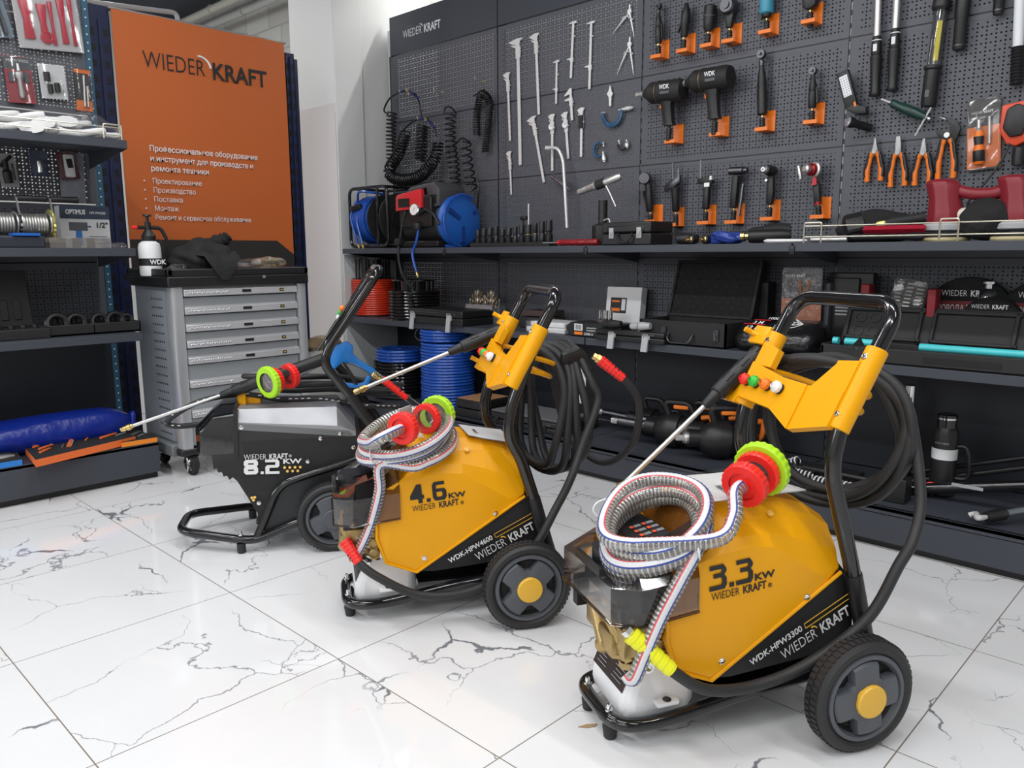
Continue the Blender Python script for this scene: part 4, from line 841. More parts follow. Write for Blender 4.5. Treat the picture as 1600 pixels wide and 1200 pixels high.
# ------------------------------------------------------------------ air tools in orange brackets
TL = V((.012, -.04, 0))
def bracket(px, label, h=.085, w_=.055):
    """px: lower right corner of the back plate on the wall"""
    p = at_y(*px, YW); t = thing('tool_bracket', label, 'bracket', loc=(p.x, YW, p.z), group='orange tool brackets')
    k = MB(); fp(k, [(-w_, 0), (0, 0), (0, h), (-.006, h + .006), (-.012, h), (-.02, h + .006), (-.026, h), (-.034, h + .006), (-w_, h)], .003, -.001); k.build('back_plate', ORA, t)
    k = MB(); k.b2((-w_ - .004, -.075, -.003), (0, -.002, 0)); fp(k, [(-w_ - .004, -.003), (0, -.003), (0, .013), (-w_ - .004, .013)], .003, -.073); k.build('lip', ORA, t, bevel=.001)
    return p
def tail(k, z, r=.011):
    k.lathe([(r * .6, z), (r * .6, z - .012), (r, z - .013)] + [q for i in range(5) for q in ((r * 1.15, z - .016 - i * .011), (r * 1.15, z - .022 - i * .011), (r * .95, z - .023 - i * .011), (r * .95, z - .026 - i * .011))], (0, 0, 0), Z_, 14)
WT = 'in an orange bracket'
def air_tool(top, bot, br, label, blabel, kind, out=.042, name='air_tool', cat='air tool', h=.085):
    bracket(br, blabel, h); mw, L = wf(top, bot, out); t = thing(name, label, cat, mw=mw, group='air tools on the wall')
    k = MB()
    if kind in ('ratchet', 'ratchet_long'):
        r = .017 if kind == 'ratchet' else .021
        k.lathe([(r * .8, 0), (r, .006), (r, L * .38), (r * .85, L * .42), (r * .95, L * .46), (r * .8, L * .62), (r * .55, L * .7), (r * .55, L * .76)], (0, 0, 0), Z_, 18); k.build('body', BLK, t)
        k = MB(); k.lathe([(r * .5, L * .75), (r * .62, L * .82), (r * .4, L * .86)], (0, 0, 0), Z_, 14); k.lathe([(r * .85, -.012), (r * .9, -.008), (r * .9, .008), (r * .85, .012)], (0, 0, L - r * .85), Y_, 18); k.box((0, -.016, L - r * .85), (.009, .012, .009)); k.build('ratchet_head', DST, t)
        k = MB(); k.prism([(0, 0), (.006, 0), (.010, -L * .36), (.004, -L * .38)], (r * .9 if kind == 'ratchet' else -r * 1.2, .004, L * .48), X_, Z_, .010); k.build('lever', BLK, t)
    elif kind == 'straight':
        k.lathe([(.014, 0), (.018, .008), (.019, L * .5), (.022, L * .6), (.021, L), (.012, L * 1.25), (.008, L * 1.4)], (0, 0, 0), Z_, 18); k.build('body', BLK, t)
        k = MB(); k.prism([(0, 0), (.008, 0), (-.012, -L * .55), (-.02, -L * .52)], (-.02, .006, L * .75), X_, Z_, .012); k.build('lever', BLK, t)
    elif kind == 'thick':
        k.lathe([(.016, 0), (.024, .012), (.026, L * .5), (.028, L), (.028, L * 1.6), (.02, L * 1.7)], (0, 0, 0), Z_, 20); k.build('body', BLK, t)
        k = MB(); k.lathe([(.0285, L * .95), (.0285, L * 1.0)], (0, 0, 0), Z_, 20); k.build('band', GRY, t)
    elif kind == 'round':
        k.prism([(-.012, 0), (.012, 0), (.022, L * .45), (.024, L * .75), (-.024, L * .75), (-.022, L * .45)], (0, .014, 0), X_, Z_, .028, bev=.006); k.build('body', BLK, t)
        k = MB(); k.lathe([(.030, -.03), (.036, -.022), (.036, .018), (.030, .026)], (0, -.004, L * .95), Y_, 22); k.lathe([(.016, -.04), (.016, -.03)], (0, 0, L * .95), Y_, 16); k.build('round_head', DST, t)
    elif kind == 'blue':
        k.lathe([(.016, .012), (.028, .02), (.03, L * .5), (.03, L * 1.7)], (0, 0, 0), Z_, 20); k.build('body', mat('turquoise_housing', (.05, .30, .43), .35), t)
        k = MB(); k.lathe([(.012, -.002), (.02, .004), (.022, .016)], (0, 0, 0), Z_, 16); k.prism([(-.02, 0), (-.045, .012), (-.04, .022), (-.02, .02)], (0, .008, 0), X_, Z_, .016); k.build('tail_cap', BLK, t)
    elif kind == 'square':
        k.prism([(-.026, .01), (-.01, 0), (.012, 0), (.03, .012), (.032, L * 1.8), (-.03, L * 1.8)], (0, .022, 0), X_, Z_, .044, bev=.006); k.build('body', BLK, t)
    elif kind == 'angle':
        k.lathe([(.012, 0), (.017, .01), (.019, L * .5), (.017, L * .8)], (0, 0, 0), Z_, 16); k.build('body', BLK, t)
        k = MB(); k.lathe([(.026, -.022), (.03, -.016), (.03, .004), (.02, .012), (.02, .03)], (-.006, -.01, L * .95), V((-.25, 1, 0)), 20); k.build('wheel_head', DST, t)
        k = MB(); k.prism([(0, 0), (-.008, 0), (.006, -L * .6), (.014, -L * .6)], (-.026, .006, L * .62), X_, Z_, .012); k.build('lever', BLK, t)
    elif kind == 'cutter':
        k.lathe([(.013, 0), (.018, .008), (.019, L * .45), (.022, L * .55)], (0, 0, 0), Z_, 16); k.build('body', BLK, t)
        k = MB(); k.prism([(-.055, L * .48), (.005, L * .58), (.03, L * .66), (.03, L * .82), (-.025, L * .72), (-.06, L * .62)], (0, .006, 0), X_, Z_, .018, bev=.002); k.build('blade_guard', DST, t)
        k = MB(); k.b2((-.015, -.005, L * .7), (-.006, 0, L * 1.12)); k.b2((.014, -.004, L * .66), (.024, .0, L * .97)); k.build('blade', DST, t)
    elif kind == 'nibbler':
        k.prism([(-.014, 0), (.016, 0), (.018, L * .8), (-.012, L * .8)], (0, .014, 0), X_, Z_, .030, bev=.006); k.build('body', BLK, t)
        k = MB(); k.prism([(-.045, L * .8), (.032, L * .8), (.034, L * .98), (-.045, L * .98)], (0, .012, 0), X_, Z_, .026, bev=.003); k.build('blade_guide', BLK, t)
        k = MB(); k.b2((-.005, -.017, L * .70), (.022, -.013, L * .82)); k.b2((.024, -.02, L * .9), (.034, .0, L * 1.02)); k.build('steel_shoe', SIL, t)
        k = MB(); k.b2((-.038, -.005, L * .98), (-.030, -.002, L * 1.55)); k.build('saw_blade', DST, t)
    elif kind == 'hammer':
        k.prism([(-.018, 0), (.014, 0), (.018, L * .8), (-.014, L * .8)], (0, .016, 0), X_, Z_, .034, bev=.007); k.build('body', BLK, t)
        k = MB(); k.lathe([(.014, -.04), (.018, -.036), (.018, .03), (.012, .034), (.012, .05)], (.006, -.004, L * .92), X_, 16); k.build('head_barrel', DST, t)
        k = MB(); k.prism([(0, 0), (.007, 0), (-.004, -L * .8), (-.011, -L * .8)], (.034, .006, L * .6), X_, Z_, .010); k.build('lever', DST, t)
    elif kind == 'drill':
        k.prism([(-.013, 0), (.013, 0), (.018, L * .35), (.014, L * .75), (-.012, L * .75), (-.014, L * .35)], (0, .015, 0), X_, Z_, .030, bev=.006); k.lathe([(.018, -.05), (.022, -.03), (.022, .012), (.016, .02)], (0, 0, L * .86), Y_, 18); k.build('body', BLK, t)
        k = MB(); k.lathe([(.012, .05), (.016, .056), (.016, .074), (.009, .082), (.005, .082), (.005, .07)], (0, 0, L * .86), -Y_, 16); k.lathe([(.006, -.006), (.006, .006)], (-.012, -.018, L * .62), -Y_, 10); k.build('chuck', STL, t)
    elif kind == 'counter':
        k.prism([(-.014, 0), (.014, 0), (.015, L * .5), (-.013, L * .55)], (0, .014, 0), X_, Z_, .028, bev=.006); k.build('body', BLK, t)
        k = MB(); k.lathe([(.034, -.006), (.034, .004), (.028, .008)], (0, -.012, L * .84), V((-.35, -1, .1)), 24); k.prism([(-.05, L * .62), (-.04, L * .66), (-.045, L), (-.055, L)], (0, -.03, 0), X_, Z_, .02, bev=.002); k.lathe([(.012, .03), (.018, .034), (.018, .05), (.010, .056)], (0, -.012, L * .84), V((-.35, -1, .1)), 16); k.build('chrome_ring', STL, t)
        k = MB(); k.lathe([(.026, .004), (.026, .022), (.018, .03)], (0, -.012, L * .84), V((-.35, -1, .1)), 18); k.prism([(-.012, L * .45), (.01, L * .45), (.012, L * .62), (-.002, L * .66)], (0, -.012, 0), X_, Z_, .012); k.lathe([(.0155, 0), (.0155, .012)], (0, 0, -.008), Z_, 14); k.build('red_collar', mat('deep_red_anodised', (.30, .01, .015), .3, .4), t)
    k = MB(); tail(k, .0, .011); k.build('hose_coupler', BLK, t)
    k = MB(); k.lathe([(.007, -.002), (.007, -.010)], (0, 0, 0), Z_, 10); k.build('brass_nipple', BRS, t)
    return t
AT = [((1029, 5), (1029, 68), (1046, 92), 'ratchet', 'leftmost tool of the top row, slim black air ratchet', 'leftmost orange bracket of the top row'),
      ((1072, 20), (1069, 58), (1087, 83), 'straight', 'black straight die grinder with side lever, second in the top row', 'orange bracket under the straight grinder with side lever'),
      ((1109, 25), (1107, 49), (1125, 75), 'thick', 'thick cylindrical black air tool, third in the top row', 'orange bracket under the thick cylindrical air tool'),
      ((1140, 8), (1140, 44), (1159, 68), 'round', 'black air tool with a round head, fourth in the top row', 'orange bracket under the round-headed air tool'),
      ((1198, 8), (1198, 28), (1217, 54), 'blue', 'turquoise air tool, the only blue one in the top row', 'orange bracket under the turquoise air tool'),
      ((1266, -5), (1266, 15), (1285, 38), 'square', 'square black air tool at the right end of the top row', 'rightmost orange bracket of the top row'),
      ((1190, 78), (1191, 180), (1211, 205), 'ratchet_long', 'long black air ratchet right of the two impact wrenches', 'orange bracket under the long air ratchet'),
      ((1271, 105), (1269, 169), (1288, 194), 'ratchet', 'short black air ratchet at the right end of the middle row', 'rightmost orange bracket of the middle row'),
      ((1012, 276), (1016, 331), (1036, 348), 'angle', 'small black angle grinder at the left end of the bottom row', 'leftmost orange bracket of the bottom row'),
      ((1055, 262), (1056, 331), (1069, 353), 'cutter', 'black cut-off tool with upright blades and guard in the bottom row', 'orange bracket under the cut-off tool with blades'),
      ((1105, 277), (1103, 327), (1119, 350), 'nibbler', 'black air body saw with a thin upright blade and silver shoe', 'orange bracket under the air body saw'),
      ((1151, 262), (1147, 325), (1163, 349), 'hammer', 'black air tool with crosswise head barrel and long hanging lever', 'orange bracket under the tool with the long hanging lever'),
      ((1206, 258), (1203, 320), (1219, 344), 'drill', 'black pistol drill with a chrome chuck pointing out of the wall', 'orange bracket under the pistol drill'),
      ((1273, 256), (1278, 317), (1298, 341), 'counter', 'red and black drill with chrome ring at the right end of the bottom row', 'rightmost orange bracket of the bottom row')]
for a, b, c, kd, l1, l2 in AT: air_tool(a, b, c, l1, l2, kd)
def impact(nose, rear, hand, br, label, blabel, r=.05):
    bracket(br, blabel); a = at_y(*nose, YW - .085); b = at_y(*rear, YW - .085); x = (b - a); L = x.length; x.normalize(); y = Y_; z = x.cross(y)
    t = thing('impact_wrench', label, 'impact wrench', mw=axes(a, x, y, z), group='large air impact wrenches')
    k = MB(); k.lathe([(r * .30, 0), (r * .42, L * .04), (r * .80, L * .16), (r * .98, L * .22), (r, L * .40), (r * 1.04, L * .41), (r * 1.04, L * .44), (r, L * .45), (r * 1.02, L * .92), (r * .9, L)], (0, 0, 0), X_, 28); k.build('housing', BLKM, t)
    k = MB(); k.lathe([(r * 1.045, L * .405), (r * 1.045, L * .415)], (0, 0, 0), X_, 28); k.build('brass_band', mat('bronze_band', (.35, .2, .08), .35, .8), t)
    k = MB(); k.lathe([(.013, -.028), (.016, .004)], (0, 0, 0), X_, 14); k.box((-.030, 0, 0), (.03, .018, .018), bev=.002); k.build('anvil', STL, t)
    h = at_y(*hand, YW - .07) - a; e = V((h.dot(x), h.dot(y), h.dot(z))); s = V((L * .60, 0, -r * .7)); d = (e - s)
    k = MB(); ring = lambda p, w_, dd: [p + V((-w_, -dd, 0)), p + V((-w_ * .6, -dd * 1.25, 0)), p + V((w_ * .6, -dd * 1.25, 0)), p + V((w_, -dd, 0)), p + V((w_, dd, 0)), p + V((w_ * .6, dd * 1.25, 0)), p + V((-w_ * .6, dd * 1.25, 0)), p + V((-w_, dd, 0))]
    k.loft([ring(s, .036, .018), ring(s + d * .25, .026, .017), ring(s + d * .85, .023, .016), ring(e, .027, .018)]); k.build('handle', BLK, t, ang=50)
    k = MB(); k.box(s + d * .22 + V((-.032, 0, 0)), (.012, .016, .03), bev=.003); k.build('trigger', ORA, t)
    k = MB(); k.X = MX.Translation(e); tail(k, .0, .012); k.build('hose_coupler', BLK, t)
    text('WDK', .028, WIN, t, axes((L * .54, -r * 1.035, .004), (1, 0, 0), (0, 0, 1), (0, -1, 0)), bold=.02, w=.055)
    k = MB(); k.b2((L * .56, -r * 1.03, -.018), (L * .56 + .05, -r * 1.0, -.006)); k.build('rating_plate', GRY, t)
impact((1006, 147), (1068, 140), (1046, 196), (1068, 224), 'left one of the two big black impact wrenches, nose out to the left', 'orange bracket under the left big impact wrench')
impact((1072, 130), (1142, 119), (1117, 186), (1139, 213), 'right one of the two big black impact wrenches', 'orange bracket under the right big impact wrench')
# ------------------------------------------------------------------ right-hand bay: torque wrenches, lights, pliers
def torque(top, mid, bot, label, r=.013):
    mw, L = wf(top, bot, .03); m = (at_y(*mid, YW - .03) - at_y(*bot, YW - .03)).length; t = thing('torque_wrench', label, 'torque wrench', mw=mw, group='torque wrenches')
    k = MB(); k.lathe([(r, m - .02), (r, L)], (0, 0, 0), Z_, 16); k.build('tube', STL, t)
    k = MB(); k.lathe([(r * 1.55, .0), (r * 1.75, .006), (r * 1.4, .02), (r * 1.45, m * .28), (r * 1.7, m * .62), (r * 1.75, m * .635), (r * 1.75, m * .67), (r * 1.35, m * .68), (r * 1.55, m * .72), (r * 1.35, m * .95), (r * 1.1, m)], (0, 0, 0), Z_, 18); k.build('grip', BLK, t)
    k = MB(); k.b2((-.006, -r * 1.6, m * .74), (.008, -r * 1.2, m * .86)); k.lathe([(r * 1.42, m * .92), (r * 1.42, m * .935)], (0, 0, 0), Z_, 16, cap=False); k.build('scale_window', WIN, t)
torque((1373, -25), (1370, 57), (1367, 150), 'left one of the two silver torque wrenches with black grips')
torque((1403, -25), (1399, 45), (1394, 142), 'right one of the two silver torque wrenches with black grips')
mw, L = wf((1473, -6), (1450, 166), .035); t = thing('inspection_lamp', 'black stick lamp with a glowing yellow strip', 'lamp', mw=mw)
k = MB(); k.lathe([(.024, 0), (.027, .01), (.027, L * .33), (.032, L * .345), (.032, L * .37), (.022, L * .38)], (0, 0, 0), Z_, 18); k.build('grip', BLK, t); k = MB(); k.lathe([(.026, L * .87), (.033, L * .9), (.030, L * .98), (.02, L)], (0, 0, 0), Z_, 18); k.build('end_cap', BLK, t)
k = MB(); k.lathe([(.023, L * .375), (.023, L * .875)], (0, 0, 0), Z_, 18, cap=False); k.build('tube', clear('dark_lamp_tube', (.45, .45, .45), .05, .2, .05), t); k = MB(); k.b2((-.016, .0, L * .38), (.016, .006, L * .87)); k.build('inner_board', DST, t)
k = MB(); k.b2((-.004, -.004, L * .42), (.012, -.001, L * .78)); k.build('led_strip', mat('yellow_led_strip', (.85, .75, .05), .4, emit=(.9, .75, .03, .9)), t)
k = MB(); k.b2((-.008, -.029, .03), (.006, -.026, .055)); k.build('badge', GRY, t)
for top, bot, lb, r in (((1507, -20), (1498, 78), 'black rubber tool grip hanging right of the stick lamp', .022), ((1563, -20), (1559, 23), 'black handle end hanging near the upper right corner', .017)):
    mw, L = wf(top, bot, .03); t = thing('hanging_wrench', lb, 'wrench', mw=mw); k = MB(); k.lathe([(r * .85, 0), (r, .008), (r, L * .5), (r * 1.15, L * .55), (r * 1.15, L * .75), (r * 1.0, L)], (0, 0, 0), Z_, 18); k.build('grip', BLK, t); k = MB(); k.lathe([(r * 1.02, .012), (r * 1.02, .016)], (0, 0, 0), Z_, 18, cap=False); k.build('end_ring', DST, t)
mw, L = wf((1594, -12), (1588, 137), .035); t = thing('inspection_lamp', 'silver tube lamp with black coiled grip at the right edge', 'lamp', mw=mw)
k = MB(); k.lathe([(.017, L * .4), (.017, L)], (0, 0, 0), Z_, 18); k.build('tube', mat('frosted_lamp_tube', (.75, .77, .8), .25), t); k = MB(); k.lathe([q for i in range(12) for q in ((.019, .01 + i * L * .035), (.023, .014 + i * L * .035))] + [(.02, L * .43)], (0, 0, 0), Z_, 16); k.build('coiled_grip', BLK, t)
# folding work light and small torch on the bay seam
mw, L = wf((1317, 112), (1331, 166), .05); t = thing('work_light', 'black folding work light with white led panel on the bay seam', 'work light', mw=mw)
k = MB(); k.prism([(-.024, -.005), (.024, -.005), (.024, L), (-.024, L)], (0, .012, 0), X_, Z_, .024, bev=.004); k.build('light_body', BLK, t)
k = MB(); k.b2((-.016, -.0135, L * .28), (.016, -.011, L * .86)); pn = k.build('led_panel', mat('white_led_panel', (.8, .82, .85), .3), t)
k = MB()
for i in range(3):
    for j in range(8): k.box((-.010 + i * .010, -.0142, L * .32 + j * L * .068), (.005, .0012, .005))
k.build('led_dots', LGR, pn)
k = MB(); k.prism([(-.024, -.002), (.02, .0), (.055, -.03), (.05, -.055), (.01, -.04)], (0, .02, 0), X_, Z_, .04, bev=.004); k.build('light_base', BLK, t); k = MB(); k.b2((.016, -.022, -.012), (.024, -.019, .006)); k.build('switch', ORA, t)
a, b = at_y(1325, 190, YW - .10), at_y(1360, 200, YW - .02); t = thing('torch', 'small black torch pointing out of the wall above the pliers', 'torch', loc=a); k = MB(); k.lathe([(.021, 0), (.021, .02), (.016, .03), (.016, (b - a).length)], (0, 0, 0), b - a, 18); k.build('torch_body', BLK, t); k = MB(); k.lathe([(.019, 0), (.017, .001), (.001, .002)], (0, 0, 0), a - b, 18); k.build('lens', mat('torch_lens', (.5, .5, .55), .15, .5), t)
# green torque screwdriver with T bar
a, b = at_y(1393, 161, YW - .04), at_y(1448, 184, YW - .04); d = b - a; t = thing('torque_screwdriver', 'dark green grip screwdriver with a crossbar, hanging below the torque wrenches', 'screwdriver', loc=a)
DGR = mat('dark_green_grip', (.012, .045, .035), .3)
k = MB(); k.lathe([(.012, 0), (.017, .008), (.015, .03), (.019, .05), (.019, d.length * .7), (.015, d.length * .85), (.016, d.length)], (0, 0, 0), d, 18); k.build('grip', DGR, t)
k = MB(); k.tube([at_y(1377, 155, YW - .04) - a, V((0, 0, 0))], .0045, 8); k.tube([at_y(1455, 168, YW - .05) - a, at_y(1430, 212, YW - .05) - a], .0045, 8); k.cyl(d * .98, d * 1.1, .007); k.build('crossbar', STL, t)
def pliers(top, bot, label, kind, w_=.05):
    mw, L = wf(top, bot, .022); t = thing('pliers', label, 'pliers', mw=mw, group='orange handled pliers')
    p = L * .62
    k = MB()
    jw = {'long': [(-.004, 0), (.004, 0)], 'combo': [(-.010, 0), (.012, 0)], 'cut': [(-.013, 0), (.013, 0)]}.get(kind)
    if kind == 'pump':
        k.prism([(-.03, L * .70), (.0, L * .58), (.03, L * .60), (.045, L * .78), (.03, L * .90), (-.01, L * .99), (-.03, L), (-.005, L * .94), (.012, L * .84), (.005, L * .74), (-.03, L * .80), (-.045, L * .82)], (0, .006, 0), X_, Z_, .012, bev=.001); k.build('jaws', BLK, t); k = MB(); k.lathe([(.010, 0), (.010, .004)], (.0, -.007, L * .7), -Y_, 14); k.prism([(-.012, L * .97), (-.03, L), (-.005, L * .94)], (0, -.0065, 0), X_, Z_, .001); k.build('pivot', STL, t); p = L * .6
    else:
        ht = {'long': 1.0, 'combo': 1.0, 'cut': .98}[kind]; tw = {'long': .0025, 'combo': .007, 'cut': .004}[kind]
        k.prism([(-.013, p), (.013, p), (.0105, p + .022), (tw + .004, L * .84), (tw, L * ht), (-tw, L * ht), (-tw - .004, L * .84), (-.0105, p + .022)], (0, .005, 0), X_, Z_, .010, bev=.001)
        k.lathe([(.009, 0), (.009, .008)], (0, -.004, p + .012), -Y_, 14); k.build('jaws', mat('pliers_steel', (.34, .34, .33), .4, .7), t)
    for s in (-1, 1):
        c = [(s * .010, p + .008), (s * .017, p - .012), (s * .020, L * .45), (s * .027, L * .25), (s * .026, 0.004)]
        k = MB(); q = smooth([(a, 0, b) for a, b in c], 5); k.tube(q, .0085, 10, rs=[.0085 if 3 < i < 14 else .0105 for i in range(len(q))]); h = k.build('handle', ORA, t)
        k = MB(); q2 = smooth([(a + s * .006, -.001, b) for a, b in c[:-1]] + [(c[-1][0] + s * .004, -.001, L * .12)], 5); k.tube(q2, .0085, 10); k.build('dark_inlay', BLK, h)
pliers((1368, 215), (1365, 285), 'long-nose pliers, leftmost of the four orange-handled pliers', 'long'); pliers((1404, 213), (1402, 293), 'flat-nosed combination pliers, second of the four orange-handled pliers', 'combo')
pliers((1444, 215), (1440, 291), 'side cutters, third of the four orange-handled pliers', 'cut'); pliers((1482, 181), (1477, 281), 'black-jawed water pump pliers, rightmost of the orange-handled pliers', 'pump')
def blister(corners, label, card, back, cat='blister pack', name='blister_pack', X=None, item=None, grp=None, out=.012, band=None):
    """hanging card: corners tl, tr, br, bl in the photo on the wall plane"""
    f = (lambda q: at_y(*q, YW - out)) if X is None else (lambda q: at_x(*q, X + out))
    P = [f(q) for q in corners]; x = (P[1] - P[0]); W = (x.length + (P[2] - P[3]).length) / 2; x.normalize(); z = (P[0] - P[3]); Hh = z.length; z.normalize(); y = z.cross(x).normalized(); z = x.cross(y)
    t = thing(name, label, cat, mw=axes(P[3], x, y, z), group=grp)
    k = MB(); k.b2((0, -.0006, 0), (W, .0006, Hh)); k.build('card', [back], t)
    if band: k = MB(); k.b2((.0, -.001, Hh * band[0]), (W, -.0006, Hh * band[1])); k.build('card_print', band[2], t)
    k = MB(); r = .012; k.prism([(r, 0), (W - r, 0), (W, r), (W, Hh - r), (W - r, Hh), (r, Hh), (0, Hh - r), (0, r)], (0, -.002, 0), X_, Z_, .014 if item else .003, bev=.003); k.build('plastic_front', CLR if item else BAG, t)
    return t, W, Hh
t, W, Hh = blister([(1509, 160), (1562, 150), (1563, 262), (1511, 269)], 'orange and black blister pack with a bit screwdriver on the wall', None, mat('black_card', (.05, .048, .045), .4), item=1, band=(.03, .62, ORA))
logo(t, XZ(W * .12, -.0024, Hh * .80), W * .66, WIN); text('WDK-SB29', .010, WIN, t, XZ(W * .12, -.0024, Hh * .73), 'printed_line')
k = MB(); k.lathe([(.014, 0), (.02, .01), (.02, .05), (.015, .07), (.018, .1), (.014, .12), (.007, .13), (.007, .16)], (W * .38, -.012, Hh * .08), Z_, 14, [0, 1, 0, 1, 0, 2, 2, 2]); k.build('screwdriver', [ORA, BLK, STL], t)
k = MB(); k.cyl((W * .68, -.008, Hh * .36), (W * .68, -.008, Hh * .74), .006, n=10); k.build('bit', STL, t)
# red gauge with cord at the right edge
p = at_y(1592, 190, YW - .03); t = thing('vacuum_tester', 'red and black hand tester with a dark cord at the right edge', 'tester', loc=p)
k = MB(); fp(k, [(-.055, .06), (.05, .075), (.06, -.055), (.0, -.085), (-.03, -.075), (-.055, -.03)], .03, .015, 0, .006); k.build('red_shell', mat('orange_red_shell', (.72, .07, .02), .35), t)
k = MB(); fp(k, [(-.035, .045), (-.005, .06), (.02, .05), (.03, .0), (.02, -.05), (-.02, -.055), (-.045, -.02)], .02, -.01, 0, .008); k.lathe([(.02, 0), (.022, .03), (.02, .06)], (.01, 0, -.09), -Z_, 14); k.build('black_bulb', BLK, t)
k = MB(); k.tube(smooth([V((-.02, -.01, -.07)), V((-.03, -.03, -.12)), V((-.07, -.05, -.20)), V((-.12, -.06, -.27)), V((-.13, -.05, -.34))], 6), .004, 8); k.build('cord', BLK, t)
# ------------------------------------------------------------------ coiled black air hoses on hooks
def spiral(path, R, pitch, n=12, flat=1.0):
    q = resample(smooth(path, 10), pitch / n); out = []; t0 = (q[1] - q[0]).normalized(); x, y, _ = frame(t0); pt = t0
    for i, p in enumerate(q):
        t_ = (q[min(i + 1, len(q) - 1)] - q[max(i - 1, 0)]).normalized(); r_ = pt.rotation_difference(t_); x = r_ @ x; y = r_ @ y; pt = t_; a = 2 * pi * i / n; out.append(p + x * (R * cos(a)) + y * (R * sin(a) * flat))
    return out
def wallpath(px, out): return [at_y(x, y, YW - (o if o else out)) for x, y, o in [(q + (0,))[:3] for q in px]]
SPR = mat('gloss_black_hose', (.009, .009, .010), .14)
def coil_hose(label, paths, R, pitch, r, leads, ends=()):
    t = thing('coiled_air_hose', label, 'air hose', group='coiled black air hoses on hooks')
    for p, o in paths: k = MB(); k.tube(spiral(wallpath(p, o), R, pitch), r, 7); k.build('coil', SPR, t, ang=60)
    for p, o in leads: k = MB(); k.tube(smooth(wallpath(p, o), 6), r * 1.05, 8); k.build('lead', SPR, t, ang=60)
    for (a, b), m, rr in ends: k = MB(); A, B = wallpath([a, b], .06); k.lathe([(rr * .7, 0), (rr, .006), (rr, (B - A).length - .006), (rr * .7, (B - A).length)], A, B - A, 10); k.build('fitting', m, t)
NAVY = mat('navy_sleeve', (.02, .025, .12), .4)
coil_hose('coiled black hose hanging farthest left, blue sleeved ends on its hook', [([(612, 176), (611, 215), (612, 262)], .07)], .031, .024, .0055, [([(606, 178), (600, 172), (608, 155), (622, 145), (634, 142)], .06), ([(640, 142), (652, 152), (657, 172), (658, 190)], .06)], [(((622, 144), (634, 141)), NAVY, .009), (((640, 142), (654, 155)), NAVY, .009), (((634, 141), (640, 142)), BRS, .009)])
coil_hose('thickest coiled black hose hanging in a wide U below the blue sleeves', [([(634, 207), (624, 238), (608, 268), (624, 281), (655, 276), (678, 250), (684, 222)], .10), ([(660, 196), (658, 225), (656, 252)], .05)], .034, .0205, .006, [([(630, 203), (645, 190), (660, 184)], .06), ([(668, 186), (678, 198), (682, 212)], .06)], [(((654, 187), (663, 184)), NAVY, .009), (((668, 187), (679, 199)), NAVY, .009), (((663, 184), (668, 187)), BRS, .009)])
coil_hose('coiled black hose hanging straight down right of the thick one', [([(704, 178), (703, 215), (709, 258), (712, 298)], .06)], .032, .032, .0052, [([(694, 178), (696, 168), (705, 168), (713, 178)], .06), ([(686, 297), (684, 288), (690, 283), (697, 290), (690, 298)], .05)])
coil_hose('loosely coiled black hose low on the wall beside the blue reel', [([(728, 222), (731, 258), (738, 296)], .06)], .030, .042, .005, [([(712, 225), (722, 216), (734, 222)], .06), ([(745, 270), (748, 300), (744, 340)], .06)])
coil_hose('tight small coiled black hose folded double on the rightmost hook', [([(745, 212), (745, 180), (752, 148), (764, 158), (763, 190), (758, 238)], .045)], .020, .0135, .0042, [([(740, 150), (750, 143), (756, 140)], .03)])
for i, (q, lb) in enumerate((((638, 146), 'wire hook under the upper blue hose sleeves'), ((666, 187), 'wire hook under the lower blue hose sleeves'), ((692, 143), 'empty wire hook on the left bay'), ((756, 126), 'wire hook holding the tight small coil'))):
    k = hook(q, .07); tag(k.build('wire_hook', WIR), lb, 'hook', 'wire hooks on the left bay')
# ================================================================== goods on the tool wall shelves
Z1, Z2, ZB = 1.088, .655, .157
def XS(px, Y, z):
    a = at_y(px, 0, Y); b = at_y(px, 1200, Y); f = (z - a.z) / (b.z - a.z); return a.x + (b.x - a.x) * f
def ext(px0, px1, py0, py1, Y):
    m = (py0 + py1) / 2; return at_y(px0, m, Y).x, at_y(px1, m, Y).x, at_y((px0 + px1) / 2, py1, Y).z, at_y((px0 + px1) / 2, py0, Y).z
def windings(k, c, ax, R, r, n, m=0, jit=.0, k2=28):
    d = V(ax).normalized(); rd = random.Random(int(R * 1e4) + n)
    for i in range(n): k.tor(V(c) + d * (r * 2.0 * i) + V((rd.uniform(-jit, jit), rd.uniform(-jit, jit), 0)), d, R + rd.uniform(-jit, jit), r, k2, 8, m)
    return k
# --- caged blue hose reel
t = thing('hose_reel', 'blue hose reel in a black tubular cage at the left end of the upper shelf', 'hose reel', (-4.10, 3.10, Z1))
k = MB(); x0, x1, y0, y1, h = -.20, .19, -.12, .14, .37
for y in (y0, y1): k.tube(fillet([(x0, y, .16), (x0, y, h), (x1, y, h), (x1, y, .012), (x0, y, .012), (x0, y, .18)], .05), .010, 10)
for x, z in ((x0 + .03, .012), (x1 - .03, .012), (x0 + .05, h), (x1 - .05, h)): k.tube([(x, y0, z), (x, y1, z)], .009, 8)
k.tube([(x1 - .10, y0, .012), (x1 - .10, y0, h)], .009, 8); k.build('cage', GLB, t)
k = MB(); windings(k, (-.16, .01, .18), (1, 0, 0), .125, .0085, 9); windings(k, (-.15, .01, .18), (1, 0, 0), .142, .0085, 7); k.build('wound_hose', BLH, t)
k = MB(); k.lathe([(.155, 0), (.155, .008)], (0.01, .01, .18), (1, 0, 0), 36); k.lathe([(.155, 0), (.155, .01)], (.13, .01, .18), (1, 0, 0), 36); k.lathe([(.06, -.17), (.06, .15)], (0, .01, .18), (1, 0, 0), 24); k.build('drum', BLKM, t)
